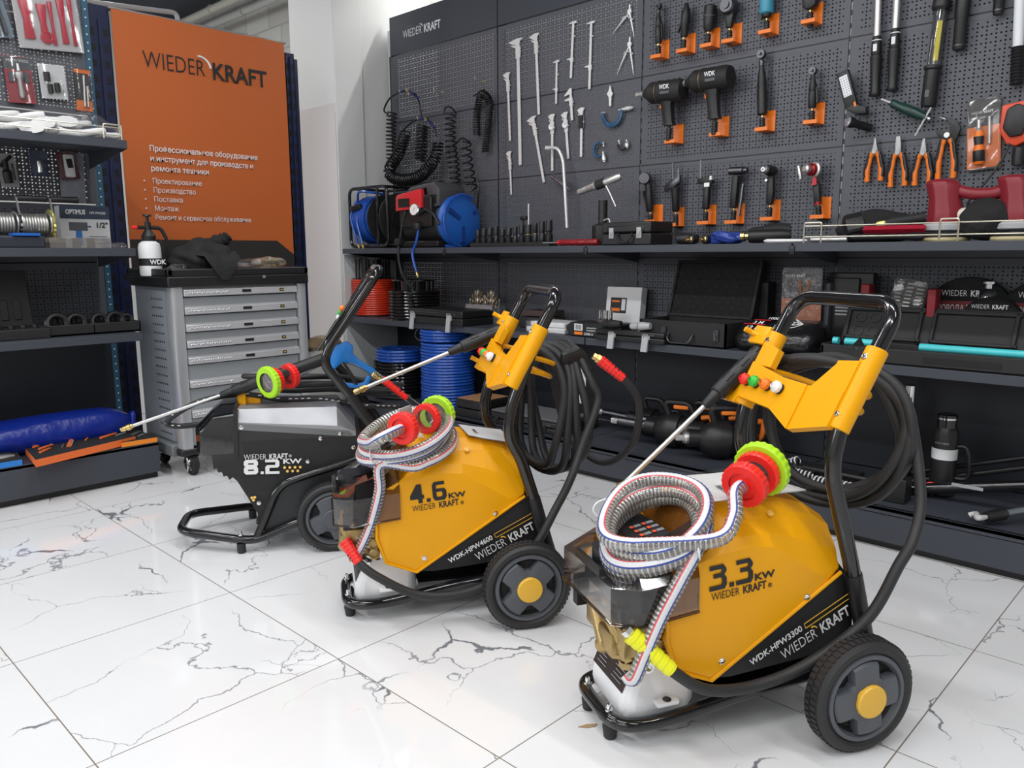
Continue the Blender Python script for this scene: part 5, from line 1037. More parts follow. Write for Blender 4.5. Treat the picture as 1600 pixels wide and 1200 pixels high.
k = MB(); k.tube(smooth([(-.15, -.10, .30), (-.17, -.135, .2), (-.12, -.14, .08), (-.09, -.145, .03)], 8), .0075, 8); k.tube(smooth([(-.09, -.10, .27), (-.10, -.14, .18), (-.07, -.145, .09), (-.045, -.145, .028)], 8), .0075, 8); k.tube(smooth([(-.19, -.06, .27), (-.10, -.12, .345), (.02, -.12, .34), (.06, -.05, .33)], 8), .0075, 8); k.build('free_hose', BLH, t)
k = MB(); k.lathe([(.022, 0), (.026, .01), (.022, .03)], (-.14, -.125, .235), (0, -.3, 1), 8); k.lathe([(.022, 0), (.026, .01), (.022, .03)], (-.095, -.125, .245), (0, -.3, 1), 8); k.build('hose_stopper', BLK, t)
k = MB(); k.lathe([(.006, 0), (.008, .01), (.005, .03)], (-.09, -.145, .03), (.3, 0, -1), 8); k.lathe([(.006, 0), (.008, .01), (.005, .03)], (-.045, -.145, .028), (.3, 0, -1), 8); k.build('brass_end', BRS, t)
# --- cable and hose reel in one housing
t = thing('cable_reel', 'black and red cable reel with blue hose disc on the upper shelf', 'cable reel', (-3.62, 3.12, Z1))
k = MB(); k.lathe([(.125, -.20), (.145, -.19), (.145, .12), (.13, .135)], (0, .03, .147), (1, 0, 0), 36); k.b2((-.20, -.11, .005), (.13, .16, .04)); k.b2((-.19, -.13, .12), (.10, .05, .29)); k.build('housing', BLK, t, bevel=.006)
k = MB(); k.prism([(-.205, .215), (-.20, .30), (-.18, .31), (.03, .335), (.035, .30), (.035, .225)], (0, -.118, 0), (1, 0, 0), (0, 0, 1), .03, bev=.006); k.build('red_front', mat('red_shell', (.62, .02, .03), .35), t)
k = MB(); k.prism([(.04, .225), (.04, .30), (.03, .34), (-.16, .318), (-.12, .35), (.10, .372), (.145, .33), (.145, .235)], (0, -.105, 0), (1, 0, 0), (0, 0, 1), -.20, bev=.006); k.build('grey_top', mat('dark_grey_shell', (.06, .06, .065), .45), t)
k = MB(); k.b2((-.175, -.1495, .235), (-.07, -.14, .285)); k.b2((.065, -.1075, .25), (.12, -.10, .30)); k.build('outlet_window', mat('deep_black', (.003, .003, .003), .6), t)
k = MB(); k.lathe([(.150, -.02), (.15, -.005), (.135, .01), (.13, .012), (.06, .03), (.001, .03)], (.17, .03, .15), (1, -.12, 0), 36); k.build('blue_disc', BLU, t)
k = MB(); k.tube(smooth([V((.20, .03, .15)) + V((0, .15 * cos(a), .15 * sin(a))) for a in [radians(60 + i * 25) for i in range(9)]] + [V((.16, -.08, .01))], 4), .008, 8); k.build('hose_end', BLH, t)
for q in range(3): a = 2 * pi * q / 3 + .5; k = MB(); k.X = MX.Translation((.19, .028, .15)) @ MX.Rotation(a, 4, 'X'); k.b2((.0, .03, -.012), (.012, .12, .012)); k.build('disc_arm', mat('dark_blue_plastic', (.008, .05, .25), .4), t)
k = MB(); k.lathe([(.034, 0), (.036, .004), (.036, .02), (.03, .022)], (-.005, -.15, .215), (.1, -1, .1), 24); g = k.build('gauge', CHR, t); k = MB(); k.lathe([(.031, .0225), (.001, .0226)], (-.005, -.15, .215), (.1, -1, .1), 24, cap=False); k.build('dial', WHT, g); k = MB(); k.box((0, -.1735, .219), (.0025, .001, .022), 0, MX.Rotation(.6, 3, 'Y')); k.build('needle', RIN, g)
k = MB(); k.lathe([(.026, 0), (.03, .012), (.026, .035), (.01, .045)], (-.01, -.14, .105), (0, 0, 1), 12); k.tube(smooth([(.02, -.14, .20), (.07, -.145, .215), (.13, -.14, .19), (.17, -.13, .13)], 6), .009, 8); k.build('regulator', BLK, t)
k = MB(); k.tube(smooth([(-.005, -.135, .115), (-.01, -.155, .03), (.0, -.19, -.02), (.02, -.20, -.08), (.045, -.20, -.135)], 8), .0075, 8); k.build('blue_hose_end', BLH, t); k = MB(); k.lathe([(.006, 0), (.008, .01), (.005, .035)], (.045, -.20, -.135), (.35, 0, -1), 8); k.build('brass_end', BRS, t)
k = MB(); k.tube(smooth([(-.12, -.12, .255), (-.125, -.15, .18), (-.14, -.17, .05), (-.135, -.19, -.03), (-.11, -.19, -.14), (-.05, -.19, -.20), (.0, -.185, -.235)], 8), .0075, 8); k.box((-.14, -.175, .035), (.05, .045, .045), bev=.012); k.build('cable', BLK, t)
# --- impact sockets on a rail
x0, x1, _, _ = ext(738, 862, 345, 380, 3.02); t0 = at_y(738, 378, 3.02)
k = MB(); k.b2((x0, 3.0, Z1), (x1, 3.07, Z1 + .022)); tag(k.build('socket_rail', BLKM, bevel=.003), 'long black tray under the row of black impact sockets', 'tray')
SK = ['first', 'second', 'third', 'fourth', 'fifth', 'sixth', 'seventh', 'eighth', 'ninth', 'tenth', 'eleventh', 'twelfth']
for i in range(12):
    x = x0 + .03 + i * (x1 - x0 - .06) / 11; r = .013 + .0022 * (i % 3); h = .070 + .006 * ((i * 5) % 4) + .02 * (i > 7); k = MB()
    k.lathe([(r * 1.05, 0), (r * 1.1, .004), (r * 1.1, h * .35), (r * .82, h * .42), (r * .82, h * .46), (r, h * .5), (r, h * .95), (r * .9, h), (r * .6, h), (r * .6, h * .8)], (x, 3.035, Z1 + .022), Z_, 14, [0, 0, 0, 1 if i in (8, 9) else 0, 0, 0, 0, 0, 0])
    tag(k.build('impact_socket', [mat('phosphated_steel', (.02, .021, .023), .32, .3), BRS]), SK[i] + ' black impact socket from the left in the socket row', 'socket', 'row of black impact sockets')
def thinbox(name, a, b, m, label, cat, grp=None, bev=.004): k = MB(); k.b2(a, b); return tag(k.build(name, m, bevel=bev), label, cat, grp)
p = at_y(825, 350, 3.2); t = thing('magnetic_stand', 'thin silver magnetic stand behind the socket row', 'stand', (p.x, 3.2, Z1)); k = MB(); k.cyl((.005, 0, .03), (.005, 0, .23), .0055); k.build('post', STL, t); k = MB(); k.box((-.03, 0, .155), (.045, .02, .022), bev=.004); k.cyl((-.035, 0, .02), (-.035, 0, .15), .006); k.b2((-.06, -.03, 0), (.03, .03, .035)); k.build('clamp', BLK, t)
def rumpled(name, c, d, m, label, cat, seed=1, amp=.35, grp=None, n=3, sub=1):
    b = bmesh.new(); bmesh.ops.create_icosphere(b, subdivisions=n, radius=1); rd = random.Random(seed); ph = [rd.uniform(0, 6) for _ in range(9)]
    for v in b.verts:
        q = v.co.copy(); f = 1 + amp * (sin(3.1 * q.x + ph[0] + 2 * q.z) * cos(2.7 * q.y + ph[1]) * .6 + sin(6.3 * q.y + ph[2] + 3 * q.x) * .3 + sin(9 * q.z + ph[3] + 5 * q.x) * .18)
        v.co = V((q.x * f * d[0], q.y * f * d[1], max(-.98 if 0 else -.9, q.z * f) * d[2]))
    k = MB(); k.bm(b); o = k.build(name, m, None, 80, sub); o.location = (c[0], c[1], c[2] + d[2] * .92); return tag(o, label, cat, grp)
p = at_y(803, 360, 3.16); rumpled('plastic_bag', (p.x, 3.16, Z1), (.06, .05, .05), BAG, 'crumpled clear bag behind the socket row', 'bag', 3, .5)
# --- red handled screwdrivers, rivet gun, black case
for i, (a, b, lb) in enumerate((((935, 372), (898, 370), 'red-handled screwdriver lying nearest the black case'), ((915, 375), (872, 374), 'red-handled screwdriver with silver shaft left of its twin'))):
    A = at_y(*a, 3.0); B = at_y(*b, 3.0); A.z = B.z = Z1 + .017; d = (B - A); k = MB(); k.lathe([(.013, 0), (.016, .01), (.014, d.length * .6), (.016, d.length * .9), (.010, d.length)], A, d, 12, [0, 0, 0, 1]); k.cyl(B, B + d.normalized() * .1, .0035, n=8, m=2); tag(k.build('screwdriver', [mat('red_black_grip', (.25, .01, .015), .35), RED, STL]), lb, 'screwdriver', 'red-handled screwdrivers')
p = at_y(942, 340, 3.10); t = thing('rivet_gun', 'silver air rivet gun standing on its black pot on the upper shelf', 'rivet gun', (p.x, 3.10, Z1))
k = MB(); k.lathe([(.05, 0), (.052, .01), (.052, .095), (.03, .105), (.022, .11), (.022, .215)], (0, 0, 0), Z_, 24); k.build('pot', BLK, t)
a = at_y(903, 301, 3.10) - V((p.x, 3.1, Z1)); b = at_y(971, 275, 3.10) - V((p.x, 3.1, Z1)); d = b - a; L = d.length
k = MB(); k.lathe([(.009, 0), (.014, .006), (.019, L * .38), (.022, L * .40), (.022, L * .45)], a, d, 16); k.lathe([(.018, L * .62), (.018, L * .95), (.012, L)], a, d, 16); k.build('barrel', STL, t)
k = MB(); k.lathe([(.023, L * .45), (.023, L * .63)], a, d, 16); k.build('collar', BLKM, t)
k = MB(); k.tube(smooth([a + d * .62, a + d * .75 + V((0, 0, -.06)), a + d * .85 + V((.01, 0, -.13))], 5), .005, 8); k.build('trigger_lever', STL, t); k = MB(); k.tube(smooth([V((.02, -.02, .12)), V((.05, -.02, .125)), V((.06, -.02, .10)), V((.06, -.02, .05))], 5), .004, 8); k.build('wire_handle', STL, t)
def case(label, x0, x1, y0, y1, z, h, m=BLK, latch=(.22, .78), lid=None, tilt=0, name='tool_case', handle=True, latchm=STL, hang=False, grp=None, lidh=None, foam=None, slope=0):
    """hard case: tub, lid (closed on top or standing open at the back), latches, handle"""
    t = thing(name, label, 'tool case', (x0, y0, z), group=grp); W, D = x1 - x0, y1 - y0
    if lid is None:
        k = MB(); k.b2((0, 0, 0), (W, D, h * .5)); k.build('tub', m, t, bevel=.006); k = MB(); k.b2((.001, .001, h * .53), (W - .001, D, h)); k.b2((W * .12, -.003, h * .55), (W * .88, .01, h * .85)); k.build('lid', m, t, bevel=.007)
    else:
        k = MB(); w_ = .008; k.b2((0, 0, 0), (W, D, .006)); k.b2((0, 0, 0), (W, w_, h)); k.b2((0, D - w_, 0), (W, D, h)); k.b2((0, 0, 0), (w_, D, h)); k.b2((W - w_, 0, 0), (W, D, h)); k.build('tub', m, t)
        k = MB(); R = MX.Rotation(-radians(lid - 90), 4, 'X'); k.X = MX.Translation((0, D, h)) @ R; H_ = lidh or D
        k.b2((0, 0, 0), (W, .03, H_)); k.b2((0, -.012, 0), (W, 0, .012)); k.b2((0, -.012, H_ - .012), (W, 0, H_)); k.b2((0, -.012, 0), (.012, 0, H_)); k.b2((W - .012, -.012, 0), (W, 0, H_)); lo = k.build('lid', m, t)
        if foam:
            k = MB(); k.X = MX.Translation((0, D, h)) @ R; nx, nz = int(W / .013), int(H_ / .013); g = [[V((.012 + (W - .024) * i / nx, -.004 - .006 * (sin(i * 1.57) * sin(j * 1.57) + .0), .012 + (H_ - .024) * j / nz)) for i in range(nx + 1)] for j in range(nz + 1)]
            k.put([p for r in g for p in r], [[j * (nx + 1) + i, j * (nx + 1) + i + 1, (j + 1) * (nx + 1) + i + 1, (j + 1) * (nx + 1) + i] for j in range(nz) for i in range(nx)]); k.build('egg_foam', FAB, lo)
    for f in latch:
        k = MB()
        if hang: k.b2((W * f - .020, -.006, h * .35), (W * f + .020, 0, h * .7)); k.prism([(-.004, h * .5), (-.010, h * .5), (-.022, -.035), (-.012, -.035)], (W * f - .016, 0, 0), (0, 1, 0), (0, 0, 1), .032); k.tube([(W * f - .012, -.008, h * .5), (W * f - .012, -.008, h * .8), (W * f + .012, -.008, h * .8), (W * f + .012, -.008, h * .5)], .0025, 6)
        else: k.b2((W * f - .012, -.007, h * .3), (W * f + .012, 0, h * .75)); k.tube([(W * f - .008, -.008, h * .6), (W * f, -.012, h * .35), (W * f + .008, -.008, h * .6)], .002, 6)
        k.build('latch', LGR if latchm is STL else latchm, t)
    if handle: k = MB(); k.tube(fillet([(W * .36, -.003, h * .5), (W * .36, -.022, h * .3), (W * .40, -.026, h * .12), (W * .60, -.026, h * .12), (W * .64, -.022, h * .3), (W * .64, -.003, h * .5)], .012), .0045, 8); k.build('handle', BLKM if latchm is not DST else DST, t)
    return t
x0, x1, _, zt = ext(940, 1008, 345, 380, 2.98); case('black flat case with silver clasps in front of the rivet gun', x0, x1 + .03, 2.98, 3.16, Z1, .105, BLK)
# --- odds between the case and the basket
def lying(name, a, b, Y, prof, mats, label, cat, grp=None, z=None, n=16, mi=0):
    A = at_y(*a, Y); B = at_y(*b, Y); 
    if z is not None: A.z = B.z = z
    k = MB(); L = (B - A).length; k.lathe([(r, h * L) for r, h in prof], A, B - A, n, mi); return tag(k.build(name, mats), label, cat, grp)
lying('die_grinder', (1058, 367), (1090, 364), 3.06, [(.012, 0), (.022, .08), (.024, .6), (.018, 1)], [BLK], 'black die grinder lying left of the blue bag', 'air tool', z=Z1 + .025)
for q, lb in (((1076, 369), 'brass air coupling end, left one beside the blue bag'), ((1098, 368), 'brass air coupling end right at the blue bag')):
    p = at_y(*q, 2.99); k = MB(); k.lathe([(.018, .03), (.020, .004), (.014, 0), (.011, -.004), (.011, -.012), (.007, -.02)], (p.x, 3.0, Z1 + .0205), (.35, 1, 0), 12, [1, 1, 0, 0, 0]); tag(k.build('air_coupling', [BRS, BLK]), lb, 'coupling', 'brass air couplings')
x0, x1, _, _ = ext(1104, 1154, 360, 378, 3.0); rumpled('cord_bundle', ((x0 + x1) / 2, 3.03, Z1), (.085, .05, .026), mat('royal_blue_film', (.025, .055, .30), .3), 'blue crumpled wrapping on the upper shelf under the orange brackets', 'wrapping', 5, .5)
t = thing('air_hammer', 'black air hammer lying behind the silver lever on the upper shelf', 'air tool', (0, 0, 0)); A = at_y(1160, 360, 3.05); B = at_y(1236, 352, 3.12); A.z = Z1 + .035; B.z = Z1 + .05; d = B - A
k = MB(); L = d.length; k.lathe([(.012, 0), (.024, .03), (.030, .05), (.030, L * .45), (.036, L * .47), (.036, L * .8), (.03, L)], A, d, 20); k.build('barrel', BLKM, t); k = MB(); k.lathe([(.024, 0), (.027, .02), (.027, .13), (.02, .16)], A + V((.06, -.06, -.006)), V((1, .5, .02)), 16); k.build('handle', BLK, t); k = MB(); k.lathe([(.016, -.03), (.016, -.016), (.012, -.012), (.012, 0)], A + V((.058, -.062, -.006)), V((1, .5, .02)), 8); k.build('brass_inlet', BRS, t)
lying('lever_bar', (1194, 374), (1262, 367), 2.98, [(.004, 0), (.009, .08), (.008, .5), (.006, .9), (.004, 1)], [SIL], 'silver flat lever lying at the shelf edge left of the wire basket', 'lever', z=Z1 + .0095, n=10)
# --- wire basket rail at the right and what lies behind it
t = thing('wire_rail', 'pale wire rail along the right part of the upper shelf', 'wire rail', (0, 0, 0), group='pale wire rails')
k = MB(); xa, xb = XS(1256, 2.955, Z1 + .03), -.36
for z in (.022, .062): k.tube([(xa, 2.955, Z1 + z), (xb, 2.955, Z1 + z)], .0024, 6)
k.build('rail_wire', WIR, t)
for a, b in ((1256, 1283), (1468, 1497)):
    x0, x1 = XS(a, 2.952, Z1 + .03), XS(b, 2.952, Z1 + .03); k = MB(); k.tube(fillet([(x0, 2.952, Z1), (x0, 2.952, Z1 + .074), (x1, 2.952, Z1 + .074), (x1, 2.952, Z1)], .008), .0032, 6); k.build('rail_hoop', WIR, t)
def sander(px, label):
    p = at_y(px, 340, 3.10); t = thing('orbital_sander', label, 'sander', (p.x, 3.10, Z1), group='dark red sanders'); o = (0, 0, 0); RS = mat('dark_red_shell', (.23, .014, .024), .42)
    k = MB(); k.loft([[V((a * .062, b * .058, .062)) for a, b in OCT], [V((a * .06, b * .056, .10)) for a, b in OCT], [V((a * .052 - .008, b * .05, .15)) for a, b in OCT], [V((a * .058 - .012, b * .052, .185)) for a, b in OCT], [V((a * .055 - .02, b * .05, .205)) for a, b in OCT], [V((a * .04 - .022, b * .036, .215)) for a, b in OCT]]); k.build('motor_shell', RS, t, ang=50, bevel=.004)
    k = MB(); k.tube(smooth([(-.06, 0, .192), (-.02, 0, .195), (.06, 0, .165), (.13, 0, .158), (.165, 0, .165)], 6), .022, 14, rs=[.020 + .006 * abs(i / 24 - .5) for i in range(25)]); k.build('grip', RS, t)
    k = MB(); k.lathe([(.07, .062), (.075, .055), (.075, .04), (.062, .034)], o, Z_, 30); k.build('skirt', LGR, t); k = MB(); k.lathe([(.078, .0), (.082, .006), (.082, .014), (.07, .03)], o, Z_, 30, [1, 1, 0]); k.build('sanding_pad', [BLK, mat('sandpaper_yellow', (.72, .62, .34), .8)], t)
    k = MB(); k.tube(smooth([(.165, 0, .165), (.20, 0, .166), (.26, -.02, .16), (.33, -.03, .168), (.40, 0, .15)], 6), .0055, 8); k.build('cord', BLK, t); k = MB(); k.cyl((.05, -.01, .09), (.085, -.02, .093), .024, n=16); k.build('dust_port', mat('cream_plastic', (.7, .66, .58), .5), t)
    return t
OCT = [(cos(radians(22.5 + 45 * i)), sin(radians(22.5 + 45 * i))) for i in range(8)]
sander(1478, 'dark red orbital sander on the upper shelf, nearer the pliers'); sander(1592, 'dark red orbital sander cut by the right edge of the photo')
x0, x1, _, _ = ext(1500, 1588, 310, 350, 3.08); rumpled('dust_bag', ((x0 + x1) / 2, 3.08, Z1), ((x1 - x0) * .5, .06, .075), FAB, 'black cloth dust bag between the two red sanders', 'dust bag', 8, .22)
x0, x1, _, _ = ext(1298, 1440, 312, 350, 3.18); rumpled('tool_pouch', ((x0 + x1) / 2, 3.24, Z1), ((x1 - x0) * .48, .06, .065), FAB, 'black cloth pouch behind the knurled cup on the upper shelf', 'pouch', 12, .2)
t = thing('filter_wrench', 'black ribbed cup wrench in front of the cloth pouch', 'wrench', (XS(1334, 3.06, Z1 + .05), 3.06, Z1)); k = MB(); n = 32; rg = lambda r, z: [V((r * (1 if (i // 2) % 2 else .94) * cos(2 * pi * i / n), r * (1 if (i // 2) % 2 else .94) * sin(2 * pi * i / n), z)) for i in range(n)]
k.X = MX.Translation((0, 0, .055)) @ MX.Rotation(radians(-105), 4, 'Y') @ MX.Rotation(.5, 4, 'X'); k.loft([rg(.046, -.035), rg(.054, -.03), rg(.054, .02), rg(.05, .03), rg(.03, .036)]); k.build('cup', BLK, t, ang=25)
t = thing('grease_gun', 'black air grease gun with yellow nipple lying before the cloth pouch', 'grease gun', (0, 0, 0)); A = at_y(1385, 338, 3.10); B = at_y(1448, 322, 3.14); A.z = Z1 + .07; B.z = Z1 + .088; k = MB(); k.lathe([(.013, 0), (.019, .02), (.02, .12), (.024, .13), (.024, (B - A).length)], A, B - A, 16); k.build('gun_barrel', BLKM, t); k = MB(); k.lathe([(.008, 0), (.011, .008), (.011, .028), (.007, .034)], A - (B - A).normalized() * .032, B - A, 8); k.build('brass_nipple', mat('yellow_zinc', (.75, .68, .2), .3, .6), t); k = MB(); k.tube(smooth([A + (B - A) * .5, A + (B - A) * .4 + V((0, -.03, -.03)), A + V((.02, -.05, -.06))], 5), .006, 8); k.build('lever', BLK, t)
lying('red_bar', (1350, 346), (1448, 335), 3.02, [(.011, 0), (.014, .02), (.014, .98), (.011, 1)], [mat('dark_red_bar', (.36, .012, .03), .35)], 'long dark red bar lying behind the wire rail', 'tool bar', z=Z1 + .045, n=4)
lying('black_ratchet', (1330, 362), (1445, 352), 2.99, [(.010, 0), (.013, .05), (.013, .4), (.009, .5), (.012, .8), (.016, .92), (.012, 1)], [BLK], 'long black ratchet handle lying right behind the wire rail', 'ratchet', z=Z1 + .018, n=12)
lying('steel_bar', (1268, 366), (1325, 361), 2.99, [(.009, 0), (.009, 1)], [STL], 'bright steel bar end lying behind the left wire hoop', 'steel bar', z=Z1 + .012, n=12)
# ------------------------------------------------------------------ middle shelf
def spool(label, x, y, z, R, h, m, r, n, hub=.55, top=.0, group='hose spools'):
    t = thing('hose_spool', label, 'hose spool', (x, y, z), group=group)
    k = MB(); k.lathe([(R * 1.06, 0), (R * 1.06, .008)], (0, 0, 0), Z_, 36); k.lathe([(R * hub, 0), (R * hub, h + top)], (0, 0, 0), Z_, 24)
    if top: k.lathe([(R * 1.0, h + .004), (R * 1.0, h + .010)], (0, 0, 0), Z_, 36); k.lathe([(R * .92, h + top - .008), (R * .92, h + top)], (0, 0, 0), Z_, 36); [k.cyl((R * .8 * cos(i * pi / 6), R * .8 * sin(i * pi / 6), h), (R * .8 * cos(i * pi / 6), R * .8 * sin(i * pi / 6), h + top), .006, n=6) for i in range(12)]
    k.build('reel', GLB, t); k = MB(); windings(k, (0, 0, .008 + r), Z_, R, r, n, jit=r * .12, k2=40); k.build('wound_hose', m, t); return t
REDH = mat('red_hose', (.66, .045, .018), .25)
x = XS(588, 3.14, .75); spool('spool of bright red hose on the middle shelf at the left end', x, 3.12, Z2, .135, .235, REDH, .0072, 16, top=.14)
x = XS(648, 3.10, .72); spool('tall spool of gloss black hose right of the red one', x, 3.10, Z2, .150, .17, SPR, .0095, 9, top=.075)
x0, x1, _, _ = ext(638, 722, 485, 525, 2.925); case('black case with two dropped silver latches in front of the black spool', x0, x1, 2.925, 3.17, Z2, .085, BLK, hang=True, handle=False, group=None) if 0 else case('black case with two dropped silver latches in front of the black spool', x0, x1, 2.925, 3.17, Z2, .085, BLK, hang=True, handle=False, latch=(.10, .78))
p0 = XS(735, 3.2, .75)
t = thing('drill_bit_stand', 'grey metal stand full of drill bits on the middle shelf', 'drill bit stand', (p0, 3.2, Z2)); k = MB(); k.box((.12, -.02, .085), (.22, .06, .03), 0, MX.Rotation(-.3, 3, 'X')); k.b2((.02, -.03, 0), (.23, .05, .04)); k.b2((.01, .0, .02), (.24, .05, .1)); k.build('stand_frame', mat('galvanised_sheet', (.35, .36, .37), .4, .6), t)
rd = random.Random(3)
for i in range(22):
    x = .02 + .21 * (i % 11) / 10; y = -.02 + .03 * (i // 11); h = .05 + .05 * abs(sin(i * .6)); k = MB(); P = [(x + .0022 * cos(j * 1.3), y + .0022 * sin(j * 1.3), .09 + h * j / 12) for j in range(13)]; k.tube(P, .0034, 6); k.build('drill_bit', mat('bronze_drill_steel', (.45, .33, .2), .3, .9) if i % 3 else STL, t)
k = MB(); k.b2((-.05, .0, 0), (.02, .05, .05)); k.build('side_block', BLK, t)
for i, (px0, px1, py0, py1, Y, m, lb) in enumerate(((812, 858, 470, 492, 3.12, DST, 'lower flat dark box in the small stack seen through the handle'), (816, 856, 458, 470, 3.14, mat('brown_box', (.06, .04, .035), .5), 'upper flat brown box in the small stack seen through the handle'))):
    x0, x1, z0, z1 = ext(px0, px1, py0, py1, Y); thinbox('flat_box', (x0, Y, Z2 + .001 + .085 * i * 0 + (.062 if i else 0)), (x1, Y + .14, Z2 + (.095 if i else .06)), m, lb, 'box')
x0, x1, _, _ = ext(838, 888, 495, 525, 3.0); t = thing('film_roll', 'white plastic-wrapped sheets lying behind the handle of the 4.6 KW washer', 'wrapped sheets', ((x0 + x1) / 2, 3.03, Z2)); k = MB(); k.b2((-.16, -.05, 0), (.10, .12, .028)); k.b2((-.14, -.04, .029), (.09, .12, .055)); k.build('sheets', PAP, t, bevel=.006); k = MB(); k.b2((-.165, -.055, .0), (.105, .125, .06)); k.build('film', BAG, t, bevel=.01)
x0, x1, _, z1 = ext(884, 948, 495, 530, 2.96); t = thing('long_box', 'long black carton with white barcode and orange stripe on the middle shelf', 'carton', (x0, 2.96, Z2)); k = MB(); w_ = x1 - x0; k.prism([(0, .03), (.03, 0), (w_ + .08, 0), (w_ + .08, .07), (.03, .07), (0, .05)], (0, 0, 0), X_, Z_, -.14); k.build('carton', BLK, t, bevel=.006)
k = MB(); k.b2((.055, -.0012, .03), (.105, 0, .062)); k.build('barcode_sticker', WIN, t); k = MB()
for i in range(8): k.b2((.060 + i * .005, -.0016, .034), (.0622 + i * .005 + .001 * (i % 2), -.0012, .058))
k.build('barcode_lines', INK, t); k = MB(); k.b2((.055, -.0012, .010), (.105, 0, .024)); k.build('orange_stripe', ORA, t); text('LIVER U', .016, WIN, t, XZ(.115, -.0012, .010), 'printed_line', bold=.01); text('автомобильный', .011, WIN, t, XZ(.13, -.0012, .042), 'printed_line'); text('компрессор', .011, WIN, t, XZ(.13, -.0012, .030), 'printed_line')
x0, x1, _, zt = ext(944, 998, 448, 492, 3.27); t = thing('white_box', 'white carton with a black label leaning at the back of the middle shelf', 'carton', (x0, 3.27, Z2)); k = MB(); w_ = x1 - x0; hh = zt - Z2; k.X = MX.Rotation(-.12, 4, 'X'); k.b2((0, 0, .0), (w_, .05, hh)); k.build('carton', mat('bright_white_card', (.88, .88, .88), .5), t, bevel=.003); k = MB(); k.X = MX.Rotation(-.12, 4, 'X'); k.b2((w_ * .14, -.001, hh * .42), (w_ * .60, 0, hh * .76)); lb = k.build('black_label', INK, t); k = MB(); k.X = MX.Rotation(-.12, 4, 'X'); k.b2((w_ * .18, -.0018, hh * .46), (w_ * .42, -.001, hh * .53)); k.b2((w_ * .18, -.0018, hh * .66), (w_ * .40, -.001, hh * .70)); k.build('orange_print', ORA, lb); k = MB(); k.X = MX.Rotation(-.12, 4, 'X'); k.b2((w_ * .46, -.0018, hh * .48), (w_ * .57, -.001, hh * .73)); k.build('barcode_sticker', WIN, lb)
x, xb = XS(940, 3.18, .78), XS(968, 3.18, .78); t = thing('chrome_fitting', 'small bunch of chrome fittings in front of the white carton', 'fittings', (x, 3.17, Z2)); k = MB(); [k.cyl((.02 * i, .01 * (i % 2), .068), (.02 * i, .01 * (i % 2), .115), .009, n=12) for i in range(4)]; k.build('fitting', CHR, t); k = MB(); k.b2((-.03, -.03, 0), (.10, .03, .065)); k.build('carton', mat('kraft_dark_card', (.12, .08, .05), .7), t)
x0, x1, _, _ = ext(985, 1098, 470, 540, 3.12); t = case('open black case with egg-foam lid standing on the middle shelf', XS(1000, 2.97, .70), XS(1134, 2.97, .70), 2.97, 3.20, Z2, .105, BLKM, lid=108, lidh=.27, foam=1, latch=(.30, .90), latchm=DST)
x0, x1 = XS(930, 2.93, .67), XS(1038, 2.93, .67); case('thin black tool case with two dropped silver latches at the shelf edge', x0, x1, 2.925, 3.0 - .035, Z2, .05, BLK, latch=(.27, .76), hang=True, handle=False)
for i, (px, lb) in enumerate(((955, 'black coiled grip lying on the thin case'), (1000, 'green-ringed grey fitting lying on the thin case'))):
    x = XS(px, 2.945, .73); k = MB(); k.lathe([(.012, 0), (.017, .01), (.017, .04), (.02, .045), (.02, .06), (.015, .1)], (x - .05, 2.945, Z2 + .05 + .0205), (1, .1, .05), 14, [0, 0, 1, 0, 0]); tag(k.build('hose_fitting', [BLKM if i == 0 else LGR, BLK if i == 0 else DGR]), lb, 'fitting')
x0, x1 = XS(1104, 3.28, .78), XS(1200, 3.28, .78); t = thing('tool_case', 'closed moulded black case standing upright behind the cable bag', 'tool case', (x0, 3.27, Z2)); w_ = x1 - x0; k = MB(); k.b2((0, 0, 0), (w_, .07, .27)); k.b2((.04, -.008, .04), (w_ - .04, 0, .16)); k.b2((.05, -.008, .17), (.14, 0, .25)); k.b2((.2, -.008, .18), (w_ - .03, 0, .24)); k.build('shell', BLKM, t, bevel=.008); k = MB(); k.b2((w_ * .42, -.01, .165), (w_ * .55, -.002, .19)); k.build('clasp', BLK, t)
# jump lead bag, manometer card, small boxes, round bags, long open case
x0, x1 = XS(1150, 2.98, .70), XS(1282, 3.05, .72); W_ = x1 - x0; t = thing('cable_bag', 'black jump lead bag printed 3 M 12 MM on the middle shelf', 'bag', (x0, 2.96, Z2))
k = MB(); R_ = lambda x, s: [V((x, .11 + (y - .11) * s, .06 + (z - .06) * s)) for y, z in ((.03, .0), (.008, .02), (.0, .05), (.03, .085), (.09, .118), (.16, .125), (.205, .10), (.215, .05), (.20, .0))]
k.loft([R_(-.012, .55), R_(.0, .9)] + [R_(W_ * f, 1 + .03 * sin(f * 17)) for f in (.1, .22, .34, .46, .58, .7, .82, .92)] + [R_(W_ - .008, .88), R_(W_, .5)]); bt = k.build('bag_body', mat('gloss_black_film', (.010, .010, .011), .22, bump=(30, .5, .008)), t, ang=70)
T = axes((.0, .0265, .0905), (1, 0, 0), (0, .87, .485), (0, -.485, .87))
text('1000 A', .024, WIN, bt, T @ MX.Translation((.10, .072, .004)), 'printed_line', bold=.01, shear=.1); text('3 M', .028, WIN, bt, T @ MX.Translation((.05, .038, .002)), 'printed_line', bold=.02, shear=.15); text('12 MM', .034, WIN, bt, T @ MX.Translation((.03, -.004, .003)), 'printed_line', bold=.02, shear=.15)
